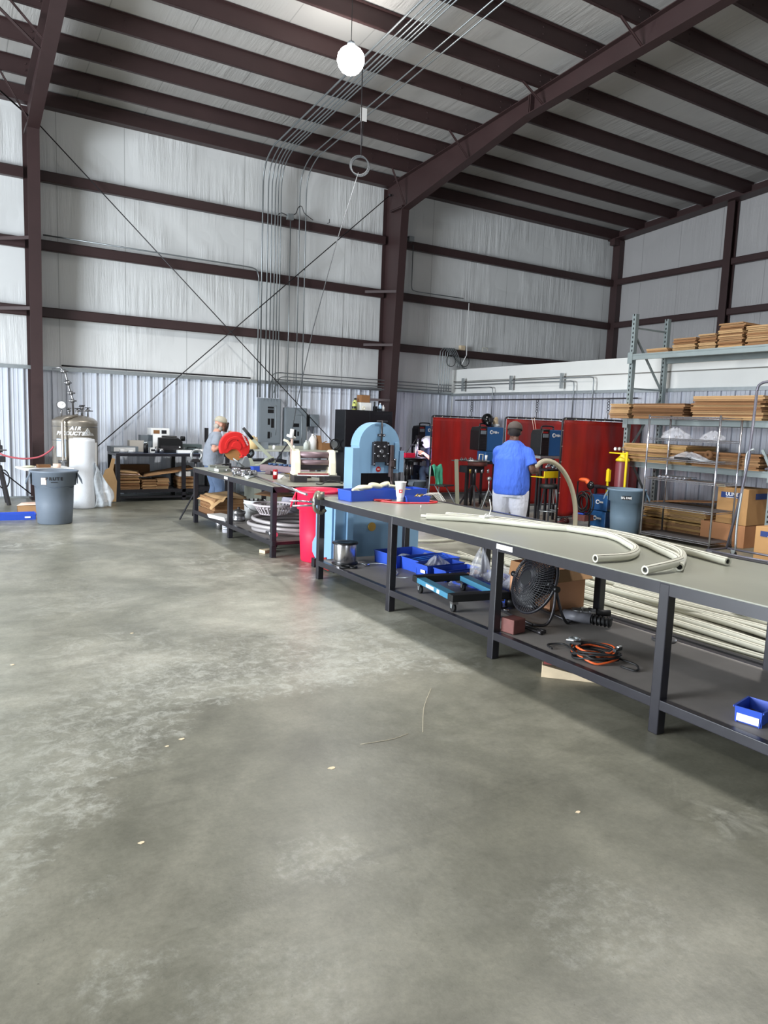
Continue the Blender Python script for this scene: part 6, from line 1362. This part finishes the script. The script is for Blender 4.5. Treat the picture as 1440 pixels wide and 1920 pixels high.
# chrome wire shelf
WX0, WX1, WY0, WY1 = 9.56, 10.08, 6.45, 7.68
t = thing('wire_shelf', 'chrome wire shelving unit with six shelves in front of the pallet rack', 'shelf')
for x in (WX0, WX1):
    for y in (WY0, WY1): MB().cyl((x, y, .0), (x, y, 1.95), .0155, seg=10).build('post', 'chrome', t)
for z in (.085, .54, .965, 1.275, 1.585, 1.92):
    s = t
    m = MB()
    for x in (WX0, WX1): m.tube([(x, WY0, z), (x, WY1, z)], .0055, 5); m.tube([(x, WY0, z-.028), (x, WY1, z-.028)], .0055, 5)
    for y in (WY0, WY1): m.tube([(WX0, y, z), (WX1, y, z)], .004, 5); m.tube([(WX0, y, z-.028), (WX1, y, z-.028)], .004, 5)
    N_ = 26
    for x in (WX0, WX1): m.tube([(x, WY0+(WY1-WY0)*k/(2*N_), z-.028*(k % 2)) for k in range(2*N_+1)], .0042, 4)
    for k in range(1, 48): y = WY0+(WY1-WY0)*k/48; m.tube([(WX0, y, z), (WX1, y, z)], .0022, 4, caps=False)
    for k in (1, 2): x = WX0+(WX1-WX0)*k/3; m.tube([(x, WY0, z-.005), (x, WY1, z-.005)], .003, 4)
    m.build('wire_rack', 'chrome', t, fix=False)
    if z in (.54, .085): MB().bb(WX0+.01, WX1-.01, WY0+.01, WY1-.01, z+.004, z+.009).build('shelf_liner', mat('liner', (74, 72, 74), .6), t)
for x, y in ((WX0, WY0), (WX0, WY1), (WX1, WY0), (WX1, WY1)): MB().cyl((x, y, 0), (x, y, .03), .02, seg=10).build('foot', 'black_rubber', t)
bag('larger clear bag on the second shelf from the top of the wire shelf, left', (9.8, 7.36, 1.592), (.1, .24, .16), 21, 2)
bag('smaller clear bag on the second shelf from the top of the wire shelf, right', (9.8, 6.72, 1.592), (.09, .18, .13), 22, 2)
bag('clear bag of parts on the third shelf of the wire shelf', (9.8, 7.1, 1.28), (.1, .28, .11), 23, 4)
tag(MB().grid(lambda u, v: (9.62+.3*v, 7.05-.5*u, 1.285+.02*math.sin(6*u)), 8, 4).build('plastic_sheet', 'film', solid=.004), 'flat crumpled plastic on the third shelf of the wire shelf', 'plastic film')
tag(MB().torus((9.95, 6.86, 1.36), .045, .03, 'x', 16, 8).build('rope_coil', 'cardboard_edge'), 'dark brown coil at the end of the bag on the third wire shelf', 'coil')
tag(MB().bb(9.6, 9.66, 6.95, 7.2, 1.28, 1.315).build('dark_label', 'dark_steel'), 'dark strip at the front of the third wire shelf', 'strip')
for k in range(7): tag(MB().cyl((9.66, 7.5-.075*k, .985), (10.0, 7.5-.075*k+.02, .985), .018, seg=10).build('steel_tube_part', 'chrome'), 'short chromed tube in the row on the fourth shelf of the wire shelf', 'tube', 'short tubes on the wire shelf')
# grey blue bin
bin_('trash_can', 'light blue grey trash can left of the chrome wire shelf', 'trash can', (9.62, 8.06, 0), 'can_blue', .735, .278, dg(-50), txt='ULINE', txm='ink_white', plate=True)
# gas cylinder with yellow hand truck
t = thing('gas_cylinder', 'maroon gas cylinder with yellow neck on a yellow hand truck behind the light blue bin', 'gas cylinder', (10.0, 8.52, 0))
MB().lathe([(0, 0), (.105, 0), (.115, .03), (.115, 1.12), (.1, 1.18), (.06, 1.23), (0, 1.24)], seg=28).build('cylinder', 'gas_maroon', t); MB().lathe([(.1, 1.16), (.118, 1.16), (.118, 1.19), (.05, 1.26), (.045, 1.29), (0, 1.29)], seg=24).build('yellow_collar', 'yellow', t)
MB().cyl((0, 0, 1.27), (0, 0, 1.34), .02, seg=8).build('valve', 'brass', t)
for s in (-1, 1): g = MB().cyl((-.04+.05*s, -.0+.08*1, 1.37), (-.07+.05*s, .08, 1.37), .032, seg=14).build('gauge', 'steel', t); MB().cyl((-.071+.05*s, .08, 1.37), (-.074+.05*s, .08, 1.37), .026, seg=14).build('dial', 'white_paper', g)
t = thing('hand_truck', 'yellow hand truck upright beside the maroon gas cylinder', 'hand truck', (9.86, 8.32, 0)); MB().bb(-.012, .012, -.018, .018, .70, 1.33).build('right_bar', 'yellow', t, bevel=.003); MB().bb(-.01, .01, -.015, .015, 0, .70).build('lower_bar', 'yellow', t)
MB().bb(.0, .015, .36, .40, .0, 1.02).build('left_bar', 'yellow', t); MB().bar((0, 0, 1.30), (.01, .38, 1.30), .03, .02).build('cross_bar', 'yellow', t); MB().bar((0, 0, .3), (.01, .38, .3), .03, .02).build('cross_bar', 'yellow', t); MB().bb(-.02, .03, .34, .40, .8, 1.0).build('yellow_box', 'yellow', t)
t = thing('dark_rack_arm', 'black tool tray behind the light blue bin', 'tool tray', (9.78, 8.66, .0)); MB().box((0, 0, .70), (.10, .5, .06)).build('tray', 'black_paint', t, bevel=.02)
for y in (-.22, .22): MB().bb(-.02, .02, y-.02, y+.02, .57, .67).build('leg', 'black_paint', t)
# blue machines on the floor
for i, (z, x) in enumerate(((0, 0), (.285, .02))):
    t = thing('blue_machine', ('lower', 'upper')[i]+' of two blue cases on the floor left of the light blue bin', 'machine', (9.85+x, 8.84, z))
    MB().bb(-.1, .28, -.25, .12, .0, .275).build('case', 'miller_blue', t, bevel=.012)
    a0 = MB().cyl((-.106, -.02-.02*i, .15), (-.1, -.02-.02*i, .15), .04, seg=18).build('logo_disc', 'white_plastic', t); MB().cyl((-.108, -.02-.02*i, .15), (-.106, -.02-.02*i, .15), .022, seg=16).build('logo_centre', 'miller_blue', t); MB().bb(-.106, -.1, -.16, -.05, .135, .165).build('logo_bar', 'white_plastic', t)
# cable cart
t = thing('cable_cart', 'black welding cart wrapped in black cable coils with an orange cloth on top', 'cart', (9.44, 8.76, 0))
MB().tube([(0, .22, 0), (0, .22, .78), (0, -.0, .80), (0, -.1, .6), (0, -.1, 0)], .014, 8).build('frame', 'black_paint', t)
for k in range(7):
    r0 = random.Random(70+k); MB().torus((-.02*k+.03, .02+r0.uniform(-.05, .05), .42+r0.uniform(-.06, .06)), .15+r0.uniform(-.03, .03), .012, 'x', 24, 6, sc=(.9, 1.15)).build('cable_loop', 'black_rubber', t)
m = MB(); m.ball((0, .08, .82), .09, 12, 8, (.7, 1.3, .4)); m.ball((0, -.02, .78), .06, 12, 8, (.7, 1, .6)); m.build('orange_cloth', 'orange', t, remesh=.012, smooth=2)
MB().ball((0, -.07, .74), .075, 14, 10, (.6, 1, 1)).build('black_helmet', 'gloss_black', t); MB().bb(-.1, .12, -.08, .2, .12, .22).build('lower_box', 'brown_steel', t); MB().bb(-.08, .1, -.02, .12, .23, .25).build('blue_lid', 'blue_plastic', t)
# cartons right
def uline(t, d, rx=True, txt='ULINE'):
    MB().box((-d[0]/2-.0045, d[1]*.08, d[2]*.80), (.002, d[1]*.6, d[2]*.16)).build('blue_band', 'label_blue', t)
    text(txt, .075, 'ink_white', t, (-d[0]/2-.0065, d[1]*.02, d[2]*.82), (PI/2, 0, -PI/2), bold=.002)
    MB().box((-d[0]/2-.0065, d[1]*.02, d[2]*.735), (.001, d[1]*.38, .008)).build('print_line', 'ink_white', t)
    MB().box((d[0]*.1, -d[1]/2-.0045, d[2]*.80), (d[0]*.6, .002, d[2]*.16)).build('blue_band', 'label_blue', t)
mat('box_tan', (190, 134, 92), .85, 0, .05, 3); mat('box_tan2', (186, 142, 92), .85, 0, .05, 3)
carton('carton', 'big pinkish brown box on the floor under the printed box', (10.47, 6.67, 0), (.6, .74, .335), 'box_tan', .0, extra=lambda t, d: MB().box((0, 0, d[2]+.001), (d[0], .06, .002)).build('tape', 'cardboard_l', t))
def lidflap(t, d): uline(t, d); MB().prism([(-d[0]/2, d[2]), (-d[0]/2-.05, d[2]+.05), (-d[0]/2-.045, d[2]+.055), (-d[0]/2+.01, d[2]+.005)], d[1]/2-.12, d[1]/2+.02, 'y').build('torn_flap', 'cream_paint', t)
carton('carton', 'brown box with blue printed band standing on the big box behind the cart frame', (10.47, 6.545, .34), (.6, .50, .545), 'box_tan2', .0, extra=lidflap)
carton('carton', 'brown box with blue printed band nearest the right edge of the photo', (9.70, 5.39, 0), (.5, .62, .46), 'box_tan2', .0, extra=uline)
carton('carton', 'plain brown box behind the printed box, right edge', (10.5, 5.35, .4), (.5, .6, .52), 'box_tan', .0)
carton('carton', 'plain brown box under the other one at the back right', (10.5, 5.35, 0), (.5, .6, .395), 'box_tan', .0)
bag('crumpled clear bag on the printed box at the right edge', (9.70, 5.4, .465), (.16, .16, .08), 31, 1)
# tall cart frame
t = thing('tube_cart', 'tall grey tubular cart frame with a caster, in front of the brown boxes', 'cart', (9.36, 5.88, 0))
MB().tube([(.0, .16, .10), (.0, .02, .9), (0, -.04, 1.4), (0, -.06, 2.28)]+cr([(0, -.06, 2.28), (0, -.08, 2.35), (0, -.16, 2.39), (0, -.3, 2.39)], 5)+[(0, -.8, 2.39), (0, -.8, .1)], .019, 8).build('upright_frame', mat('cart_grey', (110, 108, 118), .4, .5), t)
MB().tube(cr([(0, -.1, 1.5), (0, -.02, 1.46), (.0, .0, 1.36), (0, .0, 1.1), (0, .04, .5), (0, .03, .1)], 5), .016, 8).build('inner_tube', 'galv', t); MB().tube([(0, .16, .1), (0, -.8, .1)], .016, 8).build('base_tube', 'cart_grey', t); MB().tube([(0, .16, .1), (-.45, .16, .1), (-.45, -.8, .1), (0, -.8, .1)], .016, 8).build('base_frame', 'cart_grey', t)
for x, y in ((0, .05), (0, -.75), (-.45, -.75), (-.45, .1)):
    c_ = MB().cyl((x-.015, y, .04), (x+.015, y, .04), .04, seg=16).build('caster_wheel', 'black_rubber', t); MB().prism([(y-.02, .04), (y+.02, .04), (y+.035, .095), (y-.035, .095)], x-.024, x-.018, 'x').build('fork', 'galv', c_)
t = thing('rack_fork', 'grey steel bracket with notched arm hanging on the right post of the pallet rack', 'bracket', (10.22, 6.0, 1.2)); MB().bar((0, .18, .28), (0, .02, .0), .03, .04).build('arm', 'rack_grey', t); MB().bar((0, .1, .0), (-.05, -.2, .1), .05, .03).build('arm', 'cart_grey', t); MB().box((.0, .0, -.0), (.04, .12, .1)).build('block', 'rack_grey', t, bevel=.004)
# ================================================================== PEOPLE
def loft(m, rings, seg=24):
    """rings: (centre, rx, ry) stacked roughly upward, ellipse in the xy plane"""
    vs = [Vector((c[0]+rx*math.cos(2*PI*k/seg), c[1]+ry*math.sin(2*PI*k/seg), c[2])) for c, rx, ry in rings for k in range(seg)]
    n = len(rings); fs = [(i*seg+k, i*seg+(k+1) % seg, (i+1)*seg+(k+1) % seg, (i+1)*seg+k) for i in range(n-1) for k in range(seg)]
    fs += [tuple(range(seg-1, -1, -1)), tuple(range((n-1)*seg, n*seg))]
    m.add(vs, fs, True)
def limb(m, pts, rad, n=6):
    P = cr(pts, n); R = []
    for i in range(len(pts)-1):
        for k in range(n): R.append(rad[i]+(rad[i+1]-rad[i])*k/n)
    R.append(rad[-1]); m.tube(P, R, 14)
def hand(m, w, d, nrm, side, curl=.9, k=1.):
    """palm, four bent fingers of unequal length and a thumb; nrm = where the palm faces"""
    w = Vector(w); d = Vector(d).normalized(); nrm = Vector(nrm); nrm = (nrm-d*nrm.dot(d)).normalized(); s = d.cross(nrm)*side
    for a in (-.022, -.007, .008, .023): m.tube([w+s*a*.7*k, w+(d*.045+s*a)*k, w+(d*.088+s*a*1.15)*k], [.014*k, .0155*k, .0125*k], 8)
    for a, L in ((-.030, .074), (-.010, .088), (.011, .083), (.030, .064)):
        p = w+(d*.085+s*a)*k; q = [p]; ang = .15
        for f_ in (.42, .33, .25):
            ang += curl*.62; dd = d*math.cos(ang)+nrm*math.sin(ang); p = p+dd*L*f_*k; q.append(p)
        m.tube(cr(q, 3), [.0095*k*(1-.035*i) for i in range(10)], 8)
    p = w+(d*.02-s*.028)*k; q = [p, p+(d*.026-s*.022+nrm*.008)*k, p+(d*.052-s*.022+nrm*.028)*k, p+(d*.066-s*.010+nrm*.044)*k]
    m.tube(cr(q, 3), [.0125*k*(1-.03*i) for i in range(10)], 8)
def head(m, c, R3, k=1.):
    c = Vector(c)
    def b(p, r, sc): m.ball(c+R3 @ Vector(p)*k, r*k, 18, 12, sc, R3.to_euler())
    b((0, -.008, .02), .088, (.88, 1.1, 1.08)); b((0, .03, -.045), .062, (.86, .95, .95)); b((0, .068, -.085), .026, (1.1, .9, .8)); b((0, .09, -.012), .016, (.75, 1.1, 1.5)); b((0, .1, -.026), .012, (1.1, 1, .8))
    b((-.026, .082, .012), .013, (1.2, .6, .6)); b((.026, .082, .012), .013, (1.2, .6, .6)); b((0, .086, -.058), .016, (1.4, .6, .45))
    for s in (-1, 1): b((s*.079, -.01, -.012), .022, (.4, .8, 1.3))
def figure(label, loc, rz, J, skin, shirt, pants, shoe, fat=1., sleeve=.55, hands=((0, 1, 0), (0, 1, 0)), palm=((-1, 0, -.3), (1, 0, -.3)), tilt=(0, 0, 0), curl=.9, shirt_hem=None, seated=False):
    t = thing('person', label, 'person', loc, rz); V_ = Vector; m = MB()
    hd = V_(J['head']); R3 = Euler(tilt).to_matrix(); nk = V_(J['neck']); ch = V_(J['chest']); pv = V_(J['pelvis'])
    head(m, hd, R3); limb(m, [nk-V_((0, 0, .06)), nk, hd-V_((0, .01, .06))], [.075, .06, .055])
    limb(m, [pv, (pv+ch)/2, ch, nk-V_((0, 0, .05))], [.13*fat, .125*fat, .125, .07])
    for s, i in ((-1, 0), (1, 1)):
        sh, el, wr = [V_(J[q][i]) for q in ('shoulder', 'elbow', 'wrist')]
        limb(m, [ch*.5+sh*.5, sh, (sh+el)/2, el, (el+wr)/2, wr], [.07, .06, .052, .043, .040, .027])
        hand(m, wr, hands[i], palm[i], s, curl)
        hp, kn, an = [V_(J[q][i]) for q in ('hip', 'knee', 'ankle')]
        limb(m, [pv*.5+hp*.5, hp, (hp+kn)/2, kn, (kn+an)/2, an], [.09, .09, .075, .056, .052, .036])
    m.build('body', skin, t, remesh=.0065, smooth=2)
    # trousers
    m = MB(); loft(m, [((pv.x, pv.y, pv.z-.10), .155*fat, .125*fat), ((pv.x, pv.y, pv.z), .172*fat, .14*fat), ((pv.x, pv.y+.0, pv.z+.10), .165*fat, .135*fat)])
    for i in (0, 1):
        hp, kn, an = [V_(J[q][i]) for q in ('hip', 'knee', 'ankle')]; up = (an-kn).normalized()
        limb(m, [pv*.4+hp*.6, hp, (hp+kn)/2, kn, (kn+an)/2, an-up*.0], [.11*fat, .112*fat, .098*fat, .082, .076, .072])
    m.build('trousers', pants, t, remesh=.011, smooth=4)
    # shirt
    m = MB(); hem = shirt_hem if shirt_hem else pv.z-.06
    q = [(hem, .188, .152), (hem+.12, .195, .168), (hem+.26, .192, .162), (ch.z-.02, .19, .142), (ch.z+.07, .168, .12), (nk.z-.035, .125, .09), (nk.z+.012, .068, .066)]
    rings = []
    for z, rx, ry in q:
        k = min(1, max(0, (z-pv.z)/(ch.z-pv.z))) if z <= ch.z else 1
        c = pv.lerp(ch, k) if z <= ch.z else ch.lerp(nk, min(1, (z-ch.z)/(nk.z-ch.z+.001)))
        rings.append(((c.x, c.y, z), rx*(fat if z < ch.z+.02 else .5+.5*fat), ry*(fat if z < ch.z+.02 else .5+.5*fat)))
    loft(m, rings)
    for i in (0, 1):
        sh, el, wr = [V_(J[q_][i]) for q_ in ('shoulder', 'elbow', 'wrist')]; e = sh.lerp(el, sleeve/.6 if sleeve < .6 else 1)
        limb(m, [ch*.45+sh*.55, sh, sh.lerp(e, .5), e], [.09, .076, .078, .088])
    m.build('shirt', shirt, t, remesh=.011, smooth=9)
    for i in (0, 1):
        an = V_(J['ankle'][i]); m = MB(); m.ball((an.x, an.y+.07, an.z-.045), .05, 14, 8, (.95, 2.5, .75)); m.ball((an.x, an.y, an.z-.02), .048, 12, 8, (.95, 1.1, 1.2)); m.build('shoe', shoe, t, remesh=.01, smooth=2)
        MB().prism([(an.x-.045, an.y-.06), (an.x+.045, an.y-.06), (an.x+.05, an.y+.15), (an.x, an.y+.195), (an.x-.05, an.y+.15)], an.z-.085, an.z-.066, 'z').build('sole', 'black_rubber', t)
    return t, hd, R3
def cap_on(t, hd, R3, m, brim=1, k=1., back=False):
    b = MB(); vs = []
    prof = [(.096, -.0), (.098, .02), (.092, .055), (.072, .085), (.04, .102), (0, .108)]
    b.lathe([(r, z) for r, z in prof], seg=28, sx=.95, sy=1.12)
    o = b.build('cap', m, t, solid=.004); o.location = hd+R3 @ Vector((0, -.01, .028)); o.rotation_euler = R3.to_euler()
    if brim:
        g_ = MB(); g_.grid(lambda u, v: ((u-.5)*.17*(1-.25*v), (.085+.075*v*math.sin(PI*(.12+.76*u)))*(1 if not back else -1), .004-.02*v-.03*(u-.5)**2*4), 12, 6)
        q = g_.build('brim', m, o, solid=.004)
    return o
# the person in blue
J = dict(head=(0.0, .06, 1.612), neck=(0, .015, 1.50), chest=(0, 0, 1.30), pelvis=(0, 0, .90),
    shoulder=((-.18, .02, 1.365), (.18, .0, 1.365)), elbow=((-.20, .17, 1.17), (.262, -.03, 1.15)), wrist=((-.04, .34, 1.12), (.285, .215, 1.12)),
    hip=((-.10, 0, .86), (.10, 0, .86)), knee=((-.115, .02, .48), (.12, .03, .48)), ankle=((-.13, -.02, .09), (.14, .0, .09)))
t, hd, R3 = figure('person in royal blue t-shirt and pale trousers, seen from behind, holding a bent hose', (6.17, 7.0, 0), dg(-50), J, 'skin_dark', 'royal_cloth', 'white_cloth', 'white_plastic', fat=1.2, sleeve=.44,
    hands=((.6, .8, .1), (.15, 1, .15)), palm=((1, 0, -.5), (-1, 0, -.2)), tilt=(dg(-12), 0, 0), curl=1.2, shirt_hem=.83)
m = MB(); m.ball((0, 0, 0), .093, 20, 14, (.9, 1.1, 1.05)); o = m.build('hair', 'hair_dark', t); o.location = hd+R3 @ Vector((0, -.012, .024)); o.rotation_euler = R3.to_euler()
cap_on(t, hd, R3, mat('cap_brown', (72, 62, 56), .8), 0)
MB().box((.04, -.172, .80), (.13, .006, .01), (dg(4), 0, 0)).build('pocket_edge', 'grey_box', t)
# the person in grey
J = dict(head=(0.0, .13, 1.545), neck=(0, .06, 1.41), chest=(0, .02, 1.22), pelvis=(0, .0, .88),
    shoulder=((-.19, .04, 1.33), (.19, .03, 1.33)), elbow=((-.22, .16, 1.10), (.28, -.04, 1.12)), wrist=((-.07, .30, 1.33), (.22, .19, 1.31)),
    hip=((-.09, 0, .84), (.09, 0, .84)), knee=((-.12, .06, .47), (.12, .10, .47)), ankle=((-.13, -.04, .09), (.14, .02, .09)))
t, hd, R3 = figure('person in grey t-shirt, jeans and tan cap standing behind the red chop saw', (3.93, 12.05, 0), dg(-96), J, 'skin_light', 'grey_cloth', 'denim', 'black_rubber', fat=1.06, sleeve=.42,
    hands=((.3, .4, .8), (-.7, .35, .65)), palm=((0, -1, .2), (0, -1, .2)), tilt=(dg(-14), 0, dg(8)), curl=1.5, shirt_hem=.84)
cap_on(t, hd, R3, 'cap_tan', 1)
m = MB(); m.ball((0, 0, 0), .07, 14, 10, (.95, .8, .9)); o = m.build('beard', 'beard', t); o.location = hd+R3 @ Vector((0, .0, -.065))
m = MB(); m.lathe([(.088, -.10), (.094, -.02), (.094, .06)], a0=dg(25), a1=dg(155), seg=14, sy=1.25); o = m.build('face_shield', mat('shield', (46, 30, 26), .3), t, solid=.004); o.location = hd+R3 @ Vector((0, .02, 0)); o.rotation_euler = R3.to_euler()
m = MB(); m.ball((0, -.06, .0), .07, 12, 8, (1.1, .7, .8)); o = m.build('hair', 'beard', t); o.location = hd+R3 @ Vector((0, 0, -.03))
# the seated person in the back booth
J = dict(head=(0.0, .16, 1.26), neck=(0, .08, 1.13), chest=(0, .03, .93), pelvis=(0, -.04, .56),
    shoulder=((-.19, .06, 1.05), (.19, .06, 1.05)), elbow=((-.25, .14, .84), (.25, .16, .84)), wrist=((-.10, .33, 1.02), (.08, .36, 1.02)),
    hip=((-.10, 0, .55), (.10, 0, .55)), knee=((-.15, .34, .62), (.16, .42, .62)), ankle=((-.16, .30, .16), (.16, .38, .12)))
t, hd, R3 = figure('seated person in jeans welding in the back booth, mostly hidden by the leftmost red screen', (9.86, 13.95, .0), dg(80), J, 'skin_light', mat('navy', (52, 58, 84), .85), 'denim', 'black_rubber', fat=1.0, sleeve=.6,
    hands=((0, 1, .1), (0, 1, .1)), palm=((1, 0, -.4), (-1, 0, -.4)), tilt=(dg(-22), 0, 0), curl=1.2, shirt_hem=.56, seated=True)
m = MB(); m.lathe([(.05, -.14), (.085, -.11), (.112, -.03), (.115, .06), (.09, .11), (.04, .13), (0, .135)], seg=24, sx=.95, sy=1.15); o = m.build('welding_mask', mat('mask_white', (216, 216, 226), .3), t, solid=.004); o.location = hd+Vector((0, .02, 0)); o.rotation_euler = R3.to_euler(); MB().box((0, .128, .03), (.1, .02, .06)).build('lens', 'black_plastic', o)
for i in (0, 1):
    w = Vector(J['wrist'][i]); m = MB(); m.ball(w+Vector((0, .04, 0)), .045, 12, 8, (.9, 1.5, .8)); m.build('glove_cuff', mat('glove_rust', (176, 74, 46), .8), t)
t = thing('shop_stool', 'low stool under the seated person in the back booth', 'stool', (9.88, 13.93, 0)); MB().cyl((0, 0, .40), (0, 0, .44), .17, seg=20).build('seat', 'black_rubber', t)
for a in (45, 135, 225, 315): MB().bar((.1*math.cos(dg(a)), .1*math.sin(dg(a)), .4), (.16*math.cos(dg(a)), .16*math.sin(dg(a)), 0), .025, .025).build('leg', 'galv', t)
ar = MB().ball((0, 0, 0), .012, 10, 8).build('welding_arc', mat('arc_glow', (240, 240, 255), .5, emit=(225, 225, 255), estr=250)); ar.location = (9.44, 13.80, 1.0)
tag(ar, 'tiny dazzling welding arc on the round black table in the back booth', 'welding arc')
L = bpy.data.lights.new('arc_light', 'POINT'); L.energy = 9; L.color = (.78, .68, 1.0); L.shadow_soft_size = .02
o = bpy.data.objects.new('arc_light', L); C.objects.link(o); o.location = (9.40, 13.76, 1.08)
